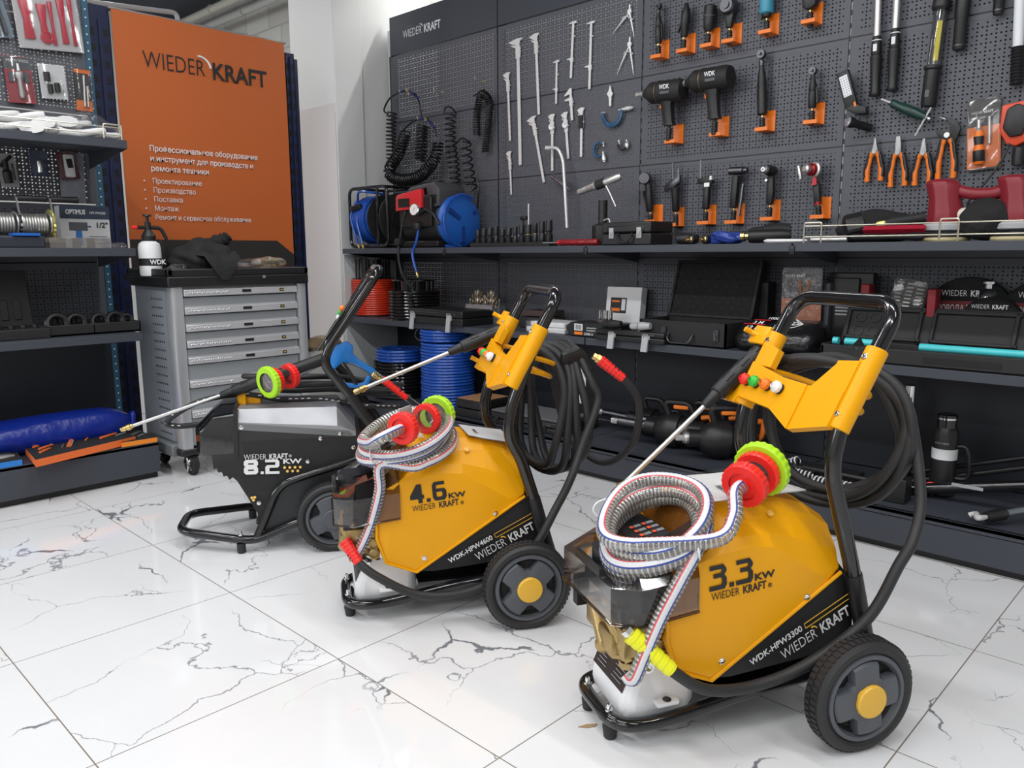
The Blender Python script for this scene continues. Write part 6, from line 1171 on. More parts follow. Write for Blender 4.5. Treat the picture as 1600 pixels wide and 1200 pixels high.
k = MB(); k.b2((.015, .029, .003), (.11, .035, .004)); k.b2((.05, .062, .003), (.12, .067, .004)); o = k.build('red_stripe', RIN, bt); o.matrix_local = T; k = MB(); [k.tube(smooth([(.15, .0 + .01 * i, .004), (.18 + .02 * i, .045, .005), (.22, .02 + .02 * i, .004), (.26, .05, .004)], 5), .0016, 5) for i in range(4)]; o = k.build('clamp_drawing', WIN, bt); o.matrix_local = T
t, W, Hh = blister([(1226, 418), (1287, 418), (1284, 503), (1220, 500)], 'orange and black gauge kit in clear wrapping standing on the middle shelf', None, mat('dark_brown_card', (.03, .026, .025), .4), out=.18, band=(.02, .42, mat('muted_orange_print', (.5, .15, .035), .45)))
logo(t, XZ(W * .08, -.0035, Hh * .82), W * .5, WIN); text('НАБОР ДЛЯ', .014, WIN, t, XZ(W * .12, -.0035, Hh * .33), 'printed_line'); k = MB(); k.tube([(W * .5, -.004, Hh * .45), (W * .45, -.004, Hh * .78)], .004, 6); k.tube([(W * .6, -.004, Hh * .45), (W * .72, -.004, Hh * .78)], .004, 6); k.build('tool_picture', mat('muted_orange_print'), t)
for (px0, px1, py0, py1, Y, m, lb, nm) in ((1288, 1296, 442, 480, 3.22, GRY, 'narrow dark grey box right of the orange gauge kit', 'narrow_box'), (1344, 1358, 444, 476, 3.22, mat('crimson_card', (.28, .012, .02), .5), 'narrow crimson box behind the washer handle', 'narrow_box'), (1448, 1462, 452, 482, 3.18, mat('crimson_card'), 'red packet leaning beside the round cable bag', 'narrow_box')):
    x0, x1, z0, z1 = ext(px0, px1, py0, py1, Y); thinbox(nm, (x0, Y, Z2), (x1, Y + .06, z1), m, lb, 'box')
x0, x1, z0, z1 = ext(1300, 1342, 434, 480, 3.25); t = thing('perforated_box', 'black tray with a pattern of silver holes standing at the back of the shelf', 'tray', (x0, 3.25, Z2)); k = MB(); w_ = x1 - x0; hh = z1 - Z2; k.b2((0, 0, 0), (w_, .04, hh)); k.b2((-.02, .012, .0), (w_ + .05, .06, hh + .02)); k.build('tray_body', BLK, t, bevel=.004); k = MB(); [k.lathe([(.004, 0), (.004, .001)], (w_ * .2 + i * w_ * .075, -.001, hh * .5 + j * .014), (0, -1, 0), 6) for i in range(9) for j in range(6)]; k.build('hole_pattern', LGR, t)
t, W, Hh = blister([(1400, 430), (1452, 440), (1440, 492), (1388, 478)], 'clear-wrapped set of silver bits leaning at the back of the middle shelf', None, BLK, out=.16, item=1)
for i in range(3):
    for j in range(7): k = MB(); k.cyl((W * (.12 + .3 * i), -.008, Hh * (.1 + .12 * j)), (W * (.12 + .3 * i) + W * .2, -.008, Hh * (.12 + .12 * j)), .0045, n=8); k.build('steel_bit', STL, t)
def round_bag(px, py, R, Y, label, word, g='round cable bags', z=None):
    p = at_y(px, py, Y); zz = Z2 + R * .98 if z is None else z; t = thing('round_bag', label, 'bag', (p.x, Y, zz), group=g); k = MB(); k.lathe([(R * .5, -.028), (R * .9, -.026), (R, -.016), (R, .03), (R * .9, .04)], (0, 0, 0), Y_, 40); k.lathe([(R * 1.01, -.004), (R * 1.01, .004)], (0, 0, 0), Y_, 40); k.build('bag_shell', FAB, t)
    logo(t, XZ(-R * .58, -.0295, R * (.54 if word else .60)), R * 1.12, WIN)
    if word:
        k = MB(); h0, h1 = R * .04, R * .42; k.prism([(-R * .90, h0), (R * .90, h0), (R * .80, h1), (-R * .80, h1)], (0, -.0285, 0), X_, Z_, .0008); b = k.build('red_band', mat('dark_red_band', (.22, .012, .022), .5), t); text(word, R * .26, WIN, b, XZ(-R * .74, -.0298, R * .14), 'printed_line', bold=.012, w=R * 1.48)
round_bag(1513, 490, .154, 3.325, 'big round black bag printed with white cable lettering and red band', 'ПРОВОДА ПУСКОВЫЕ'); round_bag(1548, 505, .105, 3.255, 'smaller round black bag in front of the big lettered one', None, z=.787); round_bag(1637, 490, .154, 3.325, 'round black bag with red band cut by the right edge', 'ПРОВОДА ПУСКОВЫЕ')
t = thing('small_pump', 'small chrome pump standing between the round bags', 'pump', (at_y(1546, 440, 3.29).x, 3.30 - .01, Z2)); k = MB(); k.lathe([(.03, 0), (.035, .02), (.035, .18), (.03, .2), (.015, .215), (.015, .23), (.025, .232), (.025, .24)], (0, 0, .05), Z_, 18); k.cyl((0, 0, .0), (0, 0, .06), .03); k.build('pump_body', CHR, t)
t = thing('long_case', 'long open black moulded case with turquoise rods at the right of the middle shelf', 'tool case', (XS(1282, 2.95, .67), 2.945, Z2)); w_ = -.36 - XS(1282, 2.95, .67); k = MB(); k.b2((0, 0, 0), (w_, .19, .012)); k.b2((0, 0, 0), (w_, .016, .058)); k.b2((0, .174, 0), (w_, .19, .06)); k.b2((0, 0, 0), (.016, .19, .06)); k.b2((.016, .07, .0), (w_, .16, .035)); k.build('tub', BLKM, t, bevel=.005)
k = MB(); k.X = MX.Translation((0, .19, .06)) @ MX.Rotation(radians(-24), 4, 'X')
k.b2((0, 0, 0), (w_, .03, .145))
for a in (0, .31, .62): 
    k.b2((a + .01, -.012, .005), (a + .29, 0, .018)); k.b2((a + .01, -.012, .12), (a + .29, 0, .135)); k.b2((a + .01, -.012, .005), (a + .022, 0, .135)); k.b2((a + .27, -.012, .005), (a + .285, 0, .135))
lidc = k.build('lid', BLKM, t, bevel=.003)
k = MB(); k.X = MX.Translation((0, .19, .06)) @ MX.Rotation(radians(-24), 4, 'X')
for i in range(3):
    for j in range(2): k.tor((.06 + i * .055, -.002, .04 + j * .055), Y_, .019, .0022, 18, 5)
k.build('moulded_ring', BLK, lidc)
k = MB(); k.lathe([(.0135, 0), (.0135, w_ - .36)], (.335, .045, .066), X_, 16); tq = mat('turquoise_rod', (.08, .62, .66), .25); k.build('turquoise_rod', tq, t); k = MB(); k.lathe([(.014, 0), (.014, .02)], (.03, .045, .068), X_, 12); k.lathe([(.014, 0), (.014, .10)], (.075, .045, .068), X_, 12); k.build('turquoise_joint', tq, t)
k = MB(); k.lathe([(.003, 0), (.03, .04), (.03, .05)], (.13, .04, .085), (0, -.3, -1), 10); k.build('black_funnel', BLK, t); k = MB(); k.tube([(.30 + i * .008, .115 + .010 * sin(i * 1.1), .06 + .010 * cos(i * 1.1)) for i in range(int((w_ - .32) / .008))], .0045, 6); k.build('spiral_rod', BLK, t)
k = MB(); k.b2((.36, -.002, .016), (.60, .001, .036)); k.build('handle_recess', mat('deep_black'), t)
# ------------------------------------------------------------------ base deck
def hose_coil(label, x, y, z, R, r, n, m, grp='blue hose coils', film=False):
    t = thing('hose_coil', label, 'hose coil', (x, y, z), group=grp); k = MB(); windings(k, (0, 0, r), Z_, R, r, n, jit=r * .25, k2=40); windings(k, (0, 0, r * 1.6), Z_, R - r * 1.8, r, max(1, n - 1), jit=r * .25, k2=36); k.build('wound_hose', m, t)
    if film: [MB().tor((R * cos(a), R * sin(a), r * n), V((-sin(a), cos(a), 0)), r * n * 1.05, .003, 16, 5).build('tie_film', BAG, t) for a in (.5, 2.1, 3.9, 5.2)]
    return t
x = XS(692, 3.02, .35); hose_coil('tall blue hose coil on the base deck left of the 4.6 KW washer', x, 3.06, ZB, .152, .0088, 22, BLH); hose_coil('flat blue hose coil lying on top of the tall blue coil', x - .02, 3.06, ZB + .392, .14, .0088, 4, BLH, film=True)
x = XS(612, 3.02, .3); hose_coil('gloss black hose coil at the left end of the base deck', x, 3.08, ZB, .155, .0105, 11, SPR, 'black hose coils'); hose_coil('flat blue hose coil lying on the black coil', x + .03, 3.07, ZB + .235, .145, .0095, 4, BLH, film=True)
x0, x1 = XS(700, 2.92, .2), XS(775, 2.92, .2); t = case('flat black case with a pale board lying on the base deck', -3.02, -2.46, 2.90, 3.20, ZB, .06, BLK, latch=(.2, .8), latchm=BLKM, handle=False); k = MB(); k.b2((.04, .03, .061), (.52, .27, .068)); k.build('grey_board', mat('streaked_grey_board', (.16, .16, .17), .4, bump=(20, .4)), t)
t = case('flat black carton with orange-brown cover under the blue coil side', -3.24, -3.04, 2.90, 3.15, ZB, .10, BLK, latch=(), handle=False); k = MB(); k.b2((.01, .01, .101), (.19, .23, .104)); k.build('printed_cover', mat('tan_print', (.42, .22, .10), .5), t)
def big_impact(px, py, Y, label, anv, rot, z=ZB, s=1.0, ora=True):
    p = at_y(px, py, Y); t = thing('large_impact_wrench', label, 'impact wrench', (p.x, Y, z), rot, 'large air impact wrenches on the base deck')
    k = MB(); ax = V((-1, 0, .06)); c = V((0, 0, .085 * s)); k.lathe([(.045 * s, -.17 * s), (.062 * s, -.16 * s), (.066 * s, -.06 * s), (.070 * s, -.05 * s), (.082 * s, -.045 * s), (.084 * s, .0), (.078 * s, .03 * s), (.062 * s, .06 * s), (.044 * s, .075 * s), (.040 * s, .08 * s), (.040 * s, .13 * s)], c, ax, 26); k.build('housing', BLK, t)
    k = MB(); k.lathe([(.028 * s, .12 * s), (.028 * s, .14 * s), (.024 * s, .145 * s), (.024 * s, .13 * s + anv), (.018 * s, .132 * s + anv)], c, ax, 18); k.build('long_anvil', DST if anv > .1 else STL, t); k = MB(); e = c + ax.normalized() * (.13 * s + anv + .018); k.box(e, (.034, .026, .026), 0, MX.Rotation(.06, 3, 'Y'), .003); k.build('square_drive', STL, t)
    k = MB(); k.tube(fillet([(-.01 * s, 0, .155 * s), (-.035 * s, 0, .225 * s), (.09 * s, 0, .225 * s), (.12 * s, 0, .155 * s)], .03), .015 * s, 10); k.build('top_handle', BLK, t)
    if ora: k = MB(); k.box((.05 * s, -.004, .204 * s), (.075 * s, .022, .018), bev=.005); k.build('orange_trigger', ORA, t)
    k = MB(); k.tube(fillet([(.15 * s, 0, .06), (.20 * s, 0, .10 * s), (.20 * s, 0, .17 * s), (.15 * s, 0, .16 * s)], .03), .012 * s, 10); k.build('rear_handle', ORA if ora else BLK, t); return t
big_impact(1012, 690, 3.24, 'black impact wrench with long anvil, farthest left on the base deck', .15, .12, s=.82, ora=False); big_impact(1048, 690, 3.10, 'black impact wrench with bright square drive, second from the left', .14, .25, s=.95)
big_impact(1092, 700, 3.20, 'black impact wrench partly hidden behind the lance, third from the left', .17, .2, s=.92); big_impact(1120, 700, 3.06, 'black impact wrench with short anvil facing out, rightmost of the four', .02, .75, s=1.0)
def flask(px, py0, py1, Y, r, label, lid_h, name='thermos', mug=False):
    p = at_y(px, py1, Y); zt = at_y(px, py0, Y).z; h = zt - ZB; t = thing(name, label, name.replace('_', ' '), (p.x, Y, ZB)); k = MB(); k.lathe([(r * .9, 0), (r, .006), (r, h - lid_h - .02), (r * .8, h - lid_h)], (0, 0, 0), Z_, 24); k.build('flask_body', BLK, t); k = MB(); k.lathe([(r * .78, h - lid_h), (r * .8, h - .004), (r * .7, h)], (0, 0, 0), Z_, 24); k.build('lid', CHR if not mug else GLB, t)
    if mug: 
        k = MB(); k.lathe([(r * 1.01, .140), (r * 1.01, .180)], (0, 0, 0), Z_, 24, cap=False); k.build('white_sticker', WIN, t); logo(t, axes((-r * .55, -r * 1.0, .20), (1, 0, 0), (0, 0, 1), (0, -1, 0)), r * 1.1, mat('silver_ink', (.35, .35, .36), .4)); k = MB(); k.tube(smooth([(r * .9, 0, .19), (r * 1.6, 0, .19), (r * 1.9, 0, .15), (r * 1.9, 0, .08), (r * .9, 0, .07)], 6), .008, 8); k.build('mug_handle', BLK, t); k = MB(); k.lathe([(r * .81, h - .02), (r * .81, h - .014)], (0, 0, 0), Z_, 24, cap=False); k.build('chrome_ring', CHR, t)
    else: k = MB(); k.lathe([(r * .84, h - lid_h - .012), (r * .84, h - lid_h)], (0, 0, 0), Z_, 24); k.build('chrome_ring', CHR, t)
flask(1416, 600, 690, 3.27, .026, 'tall black thermos with chrome lid at the back of the base deck', .075); flask(1472, 645, 752, 3.16, .043, 'black flask with white sticker and ring handle on the base deck', .05, 'insulated_flask', True)
def rod(pts, r, m, k=None): k = k or MB(); k.tube(pts, r, 10, m=m); return k
t = thing('spring_compressor', 'black arms with white-banded springs lying on the base deck behind the nearest washer', 'spring compressor', (0, 0, 0))
for i, (a, b, Y) in enumerate((((1222, 750), (1272, 752), 2.98), ((1272, 778), (1342, 772), 2.93), ((1222, 735), (1248, 718), 3.05))):
    A = at_y(*a, Y); B = at_y(*b, Y); A.z = max(A.z, ZB + .03); B.z = max(B.z, ZB + .03); k = MB(); k.cyl(A, B, .010, n=10); k.tube(spiral([A, (A + B) / 2, B], .014, .016, 10), .0032, 6, m=1); k.build('white_spring', [BLK, WHT], t)
k = MB(); A = at_y(1240, 742, 3.02); k.b2((A.x - .1, 3.0, ZB), (A.x + .25, 3.1, ZB + .05)); A = at_y(1395, 775, 2.96); k.b2((A.x - .05, 2.93, ZB), (A.x + .05, 3.0, ZB + .09)); k.tube([(A.x - .35, 2.98, ZB + .055), (A.x, 2.97, ZB + .055)], .012, 8); k.build('arm', BLK, t, bevel=.004)
for i, (a, b, Y, r, m, lb) in enumerate((((1425, 738), (1625, 712), 3.22, .009, BLK, 'upper thin black bar lying across the base deck at right'), ((1425, 752), (1625, 728), 3.18, .010, BLK, 'lower thin black bar lying just under the upper one'), ((1420, 774), (1640, 758), 3.08, .020, GLB, 'thick gloss black bar with pale sticker on the base deck'))):
    A = at_y(*a, Y); B = at_y(*b, Y); A.z = max(A.z, ZB + r); B.z = max(B.z, ZB + r); k = MB(); k.tube([A, B], r, 12); o = tag(k.build('black_bar', m), lb, 'bar', 'black bars on the base deck')
    if i == 2: k = MB(); M_ = A + (B - A) * .45; k.box(M_ + V((0, -r * .95, .006)), (.10, .002, .012), 0, MX.Rotation(0, 3, 'Z')); k.build('pale_sticker', LGR, o)
a = at_y(1457, 744, 3.12); k = MB(); k.lathe([(.018, 0), (.022, .004), (.022, .02), (.012, .022), (.012, .01)], (a.x, 3.12, ZB + .03), (0, -1, .2), 16); k.cyl((a.x, 3.12, ZB), (a.x, 3.12, ZB + .03), .012, m=1); tag(k.build('red_cap_fitting', [RED, BLK]), 'small red-capped fitting between the black bars', 'fitting')
t = thing('reach_gripper', 'silver tube gripper with pale jaws lying on the deck edge at right', 'gripper', (0, 0, 0)); A = at_y(1562, 822, 2.93); B = at_y(1625, 790, 3.05); A.z = ZB + .035; B.z = ZB + .05; k = MB(); k.tube([A, B + (B - A)], .012, 12); k.build('tube', mat('grey_blue_tube', (.25, .28, .31), .3, .6), t); d = (B - A).normalized(); k = MB(); k.lathe([(.018, -.055), (.02, -.04), (.02, .01), (.014, .02)], A, d, 14); k.build('collar', BLK, t)
J = at_y(1512, 832, 2.90); J.z = ZB + .02; k = MB(); k.tube(smooth([A - d * .05, A - d * .085 + V((0, -.01, .006)), J + V((.02, 0, .012)), J], 5), .009, 8, rs=[.006 + .004 * abs(sin(i * .3)) for i in range(16)]); k.build('pale_jaw', mat('pale_grey_rubber', (.55, .55, .53), .45), t)

p = at_z(905, 1143, 0); k = MB(); k.prism([(0, 0), (.02, -.004), (.04, .002), (.045, .012), (.02, .010)], (p.x - .012, p.y + .01, .0005), (.72, .69, 0), (-.69, .72, 0), .0012); tag(k.build('paper_scrap', mat('tan_paper', (.42, .28, .14), .7)), 'tan paper scrap on the floor under the front foot of the nearest washer', 'scrap')
# ================================================================== left rack, banner, tool cabinet
XL = -4.25; RACKW = 1.0; RY0 = .467
def lmw(x, y, z): return axes((x, y, z), (0, 1, 0), (-1, 0, 0), (0, 0, 1))          # x along the rack, y into the wall
t = thing('shelving_bay', 'dark perforated shelving bay at the left edge, with gloves on its wire-railed top shelf', 'shelving', mw=lmw(XL, RY0, 0)); W = 1.02
for z0, z1 in ((.17, .62), (.62, 1.02), (1.02, 1.30), (1.30, 1.72), (1.72, 2.14), (2.14, 2.5)):
    if z0 < .5: k = MB(); k.b2((.005, 0, z0 + .003), (W - .03, .002, z1 - .003)); k.build('back_panel', mat('anthracite_sheet'), t)
    else: k = MB(); k.b2((0, 0, 0), (W - .035, .0012, z1 - z0 - .006)); o = k.build('perforated_panel', peg(W - .035, z1 - z0 - .006), t); o.location = (.005, 0, z0 + .003)
for z in (1.557, 1.085, .699):
    k = MB(); k.b2((.0, -.49, z - .012), (.962, -.003, z)); k.b2((0, -.494, z - .036), (.965, -.484, z)); k.prism([(-.01, z), (-.492, z - .004), (-.492, z - .036), (-.01, z - .09)], (.962, 0, 0), (0, 1, 0), (0, 0, 1), .004); k.build('shelf', GUN, t, bevel=.0015)
k = MB(); k.b2((0, -.49, .158), (1.0, -.003, .174)); k.b2((0, -.49, .03), (1.0, -.478, .172)); k.b2((.99, -.485, .03), (1.0, -.01, .172)); k.build('base_deck', GUN, t, bevel=.0015); k = MB(); k.b2((0, -.465, 0), (.995, -.45, .035)); k.build('kick_plate', BLK, t)
k = MB(); k.b2((W - .028, -.005, .17), (W + .0, .03, 2.5), 0)
for j in range(60): k.lathe([(.004, 0), (.004, .001)], (W - .014, -.0052, .20 + j * .038), (0, -1, 0), 8, 1)
k.build('slotted_post', [mat('teal_lit_post', (.03, .10, .16), .4), mat('lit_hole_white', (.7, .75, .78), .5)], t)  # teal light on the post and light through its holes put into the colours
k = MB(); k.b2((0, .06, .2), (W - .035, .07, 1.3)); k.build('hole_shade_sheet', mat('hole_shade_black'), t)  # sheet added to darken the lower holes of this rack
t = thing('wire_rail', 'pale wire rail along the top shelf of the left rack', 'wire rail', mw=lmw(XL, RY0, 1.557), group='pale wire rails'); k = MB()
for z in (.018, .05): k.tube(fillet([(.1, -.492, z), (.955, -.492, z), (.955, -.40, z)], .02), .0024, 6)
k.build('rail_wire', WIR, t)
for a, b in ((.34, .40), (.87, .945)): k = MB(); k.tube(fillet([(a, -.494, 0), (a, -.494, .062), (b, -.494, .062), (b, -.494, 0)], .008), .003, 6); k.build('rail_hoop', WIR, t)
# blue pallet-rack uprights carrying the banner
NVY = mat('navy_rack_steel', (.010, .017, .062), .4); XB = -4.30
for i, (y, lb) in enumerate(((1.505, 'navy slotted rack upright left of the orange banner'), (2.585, 'navy slotted rack upright right of the orange banner'))):
    t = thing('rack_upright', lb, 'rack upright', mw=lmw(XB - .03, y, 0), group='navy rack uprights'); w_ = .108 if i == 0 else .06
    k = MB(); k.b2((0, 0, 0), (w_, .004, 2.22 if i else 2.27)); k.b2((0, 0, 0), (.004, .09, 2.22 if i else 2.27)); k.b2((w_ - .004, 0, 0), (w_, .09, 2.22)); k.b2((w_ * .45, -.014, 0), (w_ * .55, 0, 2.2)); k.build('upright', NVY, t)
    k = MB(); [k.b2((w_ * f - .009, -.0015, .1 + j * .075), (w_ * f + .009, .0, .135 + j * .075)) for j in range(28) for f in (.22, .78)]; k.build('slot_pattern', mat('deep_black'), t)
    if i: k = MB(); k.b2((w_ + .01, .03, .3), (w_ + .04, .06, 2.2)); k.build('rear_upright', NVY, t)
BOR = mat('banner_orange', (.50, .112, .020), .5, bump=(3, .12, .01)); t = thing('banner', 'orange banner with dark lettering and white Russian text above the tool cabinet', 'banner', mw=lmw(XB, 0, 0))
k = MB(); n = 12; k.loft([[V((1.612 + (.95 - .0) * i / n, -.004 - .002 * sin(i * .9 + j * .5), .95 + (2.262 - .95) * j / 10)) for i in range(n + 1)] for j in range(11)], cap=False, closed=False); k.loft([[V((1.612 + .95 * i / n, .0, .95 + (2.262 - .95) * j / 10)) for i in range(n + 1)] for j in range(11)], cap=False, closed=False); b = k.build('sheet', BOR, t, ang=80)
k = MB(); k.tube([(1.60, 0, 2.262), (2.575, 0, 2.262)], .006, 10); k.build('top_rail', STL, t)
def BZ(y, z): return XZ(y, -.0088, z)
a = text('WIEDER', .1, INK, b, BZ(1.748, 2.002), 'logo', bold=-.010, w=.326); a.data.transform(MX.Diagonal((1, 1.2, 1, 1))); a = text('KRAFT', .1, INK, b, BZ(2.118, 1.997), 'logo', bold=.022, w=.321); a.data.transform(MX.Diagonal((1, 1.22, 1, 1)))
k = MB(); R = .062; k.tube([(2.046 + R * cos(q), R * sin(q) + 2.040, 0) for q in [radians(8 + 88 * i / 9) for i in range(10)]], .006, 6); o = k.build('arc_mark', WIN, b); o.matrix_local = axes((0, -.0088, 0), (1, 0, 0), (0, 0, 1), (0, -1, 0))
for i, s in enumerate(('Профессиональное оборудование', 'и инструмент для производств и', 'ремонта техники')): text(s, .040, WIN, b, BZ(1.748 + .004 * i * 0, 1.588 - i * .0505), 'banner_text', bold=.009, w=(.606, .575, .31)[i])
for i, (s, w_) in enumerate((('Проектирование', .262), ('Производство', .225), ('Поставка', .150), ('Монтаж', .125), ('Ремонт и сервисное обслуживание', .54))):
    z = 1.424 - i * .0468; text(s, .038, WIN, b, BZ(1.752, z), 'banner_text', bold=-.004, w=w_); k = MB(); k.sph((1.708, -.008, z + .010), .0045); k.build('bullet', WIN, b)
k = MB(); k.prism([(1.612, .951), (2.561, .951), (2.561, 1.052), (2.452, 1.134), (1.612, 1.134)], (0, -.0072, 0), X_, Z_, .0008); k.build('dark_footer', mat('footer_charcoal', (.024, .022, .02), .5), b)
# ---- tool cabinet
t = thing('tool_cabinet', 'grey seven-drawer tool cabinet on castors under the orange banner', 'tool cabinet', mw=lmw(-3.65, 1.534, 0)); CG = mat('cabinet_grey', (.30, .315, .33), .38); CD = mat('cabinet_blue_grey', (.235, .255, .28), .4); W, D = .70, .44
k = MB(); k.b2((.006, .03, .135), (W - .006, D, .905)); k.build('carcass', CD, t, bevel=.004)
k = MB(); k.b2((-.001, .075, .17), (.006, D - .05, .89)); sd = k.build('side_panel', CD, t); k = MB()
for i in range(6):
    for j in range(17): k.lathe([(.0052, 0), (.0052, .0008)], (-.0012, .115 + i * .022, .20 + j * .0405), (-1, 0, 0), 8)
k.build('punched_holes', mat('deep_black'), sd)
for x in (0, W - .052): k = MB(); k.prism([(0, .05), (0, .018), (.008, .004), (.02, 0), (.052, 0), (.052, .05)], (x, 0, .125), (1, 0, 0), (0, 1, 0), .785); k.build('corner_post', mat('corner_aluminium', (.55, .56, .58), .3, .6), t)
k = MB(); k.b2((-.018, -.014, .905), (W + .012, D + .02, .955)); k.b2((-.018, -.014, .955), (W + .012, .012, .99)); k.b2((-.018, D - .005, .955), (W + .012, D + .02, .99)); k.b2((-.018, -.014, .955), (.01, D + .02, .99)); k.b2((W - .015, -.014, .955), (W + .012, D + .02, .99)); k.build('top_tray', BLK, t, bevel=.006)
k = MB(); k.lathe([(.008, 0), (.008, .003)], (.46, -.014, .945), (0, -1, 0), 14); k.build('lock', STL, t)
zs = [.905, .862, .778, .697, .62, .543, .43, .285]; zs[0] = .912
for i in range(7):
    z1, z0 = zs[i] - .006, zs[i + 1]; t_ = .012; k = MB(); k.b2((.056, .008, z0 + .003), (W - .056, .03, z1)); dr = k.build('drawer', CG, t, bevel=.002)
    k = MB(); k.prism([(.012, z0 + .040), (-.008, z0 + .030), (-.014, z0 + .002), (-.008, z0), (.012, z0 + .004)], (.056, 0, 0), (0, 1, 0), (0, 0, 1), W - .112); h = k.build('handle_strip', mat('drawer_aluminium', (.66, .66, .67), .3, .55), dr, bevel=.001)
    sl = V((0, -.006, .028)).normalized(); nn = V((0, -1, -.21)).normalized(); k = MB(); k.box((.365, -.0118, z0 + .018), (.046, .003, .013), 0, MX.Rotation(-.2, 3, 'X')); k.build('label_slot', mat('deep_black'), h)
    k = MB(); k.box((.555, -.0118, z0 + .017), (.022, .0025, .014), 0, MX.Rotation(-.2, 3, 'X')); bd = k.build('badge', mat('deep_black'), h); k = MB(); k.box((.555, -.0134, z0 + .017), (.012, .001, .004), 0, MX.Rotation(-.2, 3, 'X')); k.build('badge_print', HUBY, bd)
    k = MB(); [k.sph((.072 + q * .0115, -.0125, z0 + .015 + .003 * (q % 2)), .0042, n=6) for q in range(18)]; k.build('embossed_dots', mat('drawer_aluminium'), h)
k = MB(); k.b2((.056, .01, .15), (W - .056, .03, .279)); k.build('lower_panel', CG, t)
k = MB(); k.b2((-.01, -.004, .105), (W + .01, D, .140)); k.b2((-.03, .05, .10), (.03, .30, .16), 1); k.build('bumper_frame', [BLK, mat('grey_bumper', (.14, .15, .155), .45)], t, bevel=.008)
for x, y, lb in ((.06, .05, 0), (W - .06, .05, 0), (.06, D - .06, 0), (W - .06, D - .06, 0)):
    k = MB(); k.lathe([(.050, -.016), (.056, -.012), (.056, .012), (.05, .016)], (x, y, .056), (1, 0, 0), 28); k.b2((x - .03, y - .02, .09), (x + .03, y + .03, .108)); c = k.build('castor', BLKM, t); k = MB(); k.lathe([(.043, 0), (.045, .004), (.04, .005)], (x, y, .056), (-.4, -1, 0) if 0 else (-1, 0, 0), 24, cap=False); [k.tube([V((x - .0175, y, .056)), V((x - .0185, y + .042 * cos(a), .056 + .042 * sin(a)))], .006, 6) for a in [2 * pi * q / 5 for q in range(5)]]; k.lathe([(.014, 0), (.012, .008)], (x - .014, y, .056), (-1, 0, 0), 14); k.build('castor_rim', CHR, c)
# ---- things on the cabinet
ZC = .956
t = thing('pump_sprayer', 'white pump sprayer with black head on the left corner of the tool cabinet', 'sprayer', mw=lmw(-3.86, 1.475, ZC))
k = MB(); k.X = MX.Translation((.06, 0, 0)); k.lathe([(.045, 0), (.05, .01), (.05, .05)], (0, 0, 0), Z_, 24); k.lathe([(.0505, .08), (.0505, .13), (.046, .15), (.026, .165)], (0, 0, 0), Z_, 24); k.build('bottle', WHT, t)
k = MB(); k.X = MX.Translation((.06, 0, 0)); k.lathe([(.0508, .048), (.0508, .082)], (0, 0, 0), Z_, 24); bd = k.build('black_band', BLK, t); text('WDK', .03, WIN, bd, XZ(.038, -.0505, .055), bold=.03)
k = MB(); k.X = MX.Translation((.06, 0, 0)); k.lathe([(.03, .16), (.032, .185), (.024, .2), (.014, .215), (.014, .25), (.007, .251), (.007, .275), (.02, .277), (.018, .285)], (0, 0, 0), Z_, 20); k.lathe([(.008, 0), (.009, .05)], (0, 0, .225), (-1, 0, 0), 12); k.tube(fillet([(.01, 0, .225), (.06, 0, .225), (.085, 0, .17)], .02), .009, 8); k.build('pump_head', BLK, t)
k = MB(); k.lathe([(.0085, 0), (.0085, .02), (.005, .024)], (.01, 0, .225), (-1, 0, 0), 12); k.build('red_nozzle', RED, t)
k = MB(); o = (-3.92, 1.61, ZC); k.prism([(0, 0), (.055, 0), (.065, .06), (.05, .14), (.015, .175), (.0, .12)], (-3.9, 1.575, ZC), (0, 1, 0), (0, 0, 1), .03, bev=.006); tag(k.build('black_shield', BLK), 'black leaf-shaped plastic guard standing right of the pump sprayer', 'guard')
rumpled('plastic_bag', (-3.74, 1.60, ZC), (.045, .05, .03), BAG, 'small clear bag at the foot of the pump sprayer', 'bag', 21, .4)
t0 = rumpled('black_cloth', (-3.84, 1.79, ZC), (.14, .155, .085), FAB, 'crumpled black garment lying on the tool cabinet under the banner', 'garment', 31, .30, n=4)
k = MB(); sh = [V((-.05, .02, .03)), V((-.03, .07, .07)), V((-.01, .115, .098)), V((.0, .135, .118))]; q = smooth([p + V((0, 0, 0)) for p in sh], 6); k.tube(q, .03, 10, rs=[.055 - .035 * i / len(q) + .005 * sin(i * 1.7) for i in range(len(q))]); k.build('sleeve', FAB, t0, ang=80)
k = MB(); k.loft([[V((.10, -.10 + .21 * i / 8, .02 + .02 * sin(i))) for i in range(9)], [V((.195, -.09 + .18 * i / 8, .012 + .006 * sin(i * 1.3))) for i in range(9)], [V((.210, -.05 + .10 * i / 8, -.055 - .012 * sin(i * .8))) for i in range(9)], [V((.211, -.02 + .035 * i / 8, -.10)) for i in range(9)]], cap=False, closed=False); k.build('hanging_corner', FAB, t0, ang=80)
t = thing('rubber_tray', 'flat black tray with clear bags lying right of the black garment', 'tray', mw=lmw(-3.72, 2.0, ZC)); k = MB(); k.b2((0, -.02, 0), (.17, .10, .022)); k.build('tray_body', BLK, t, bevel=.006)
rumpled('plastic_bag', (-3.78, 1.985, ZC + .035), (.06, .07, .022), BAG, 'clear bag lying between the black garment and the flat tray', 'bag', 41, .35); rumpled('plastic_bag', (-3.80, 2.11, ZC + .023), (.06, .08, .035), clear('amber_bag_film', (.85, .80, .70), .1, .2, .2, (.6, .5, .36), wrinkle=24), 'yellowish clear bag at the right end of the cabinet top', 'bag', 42, .35)
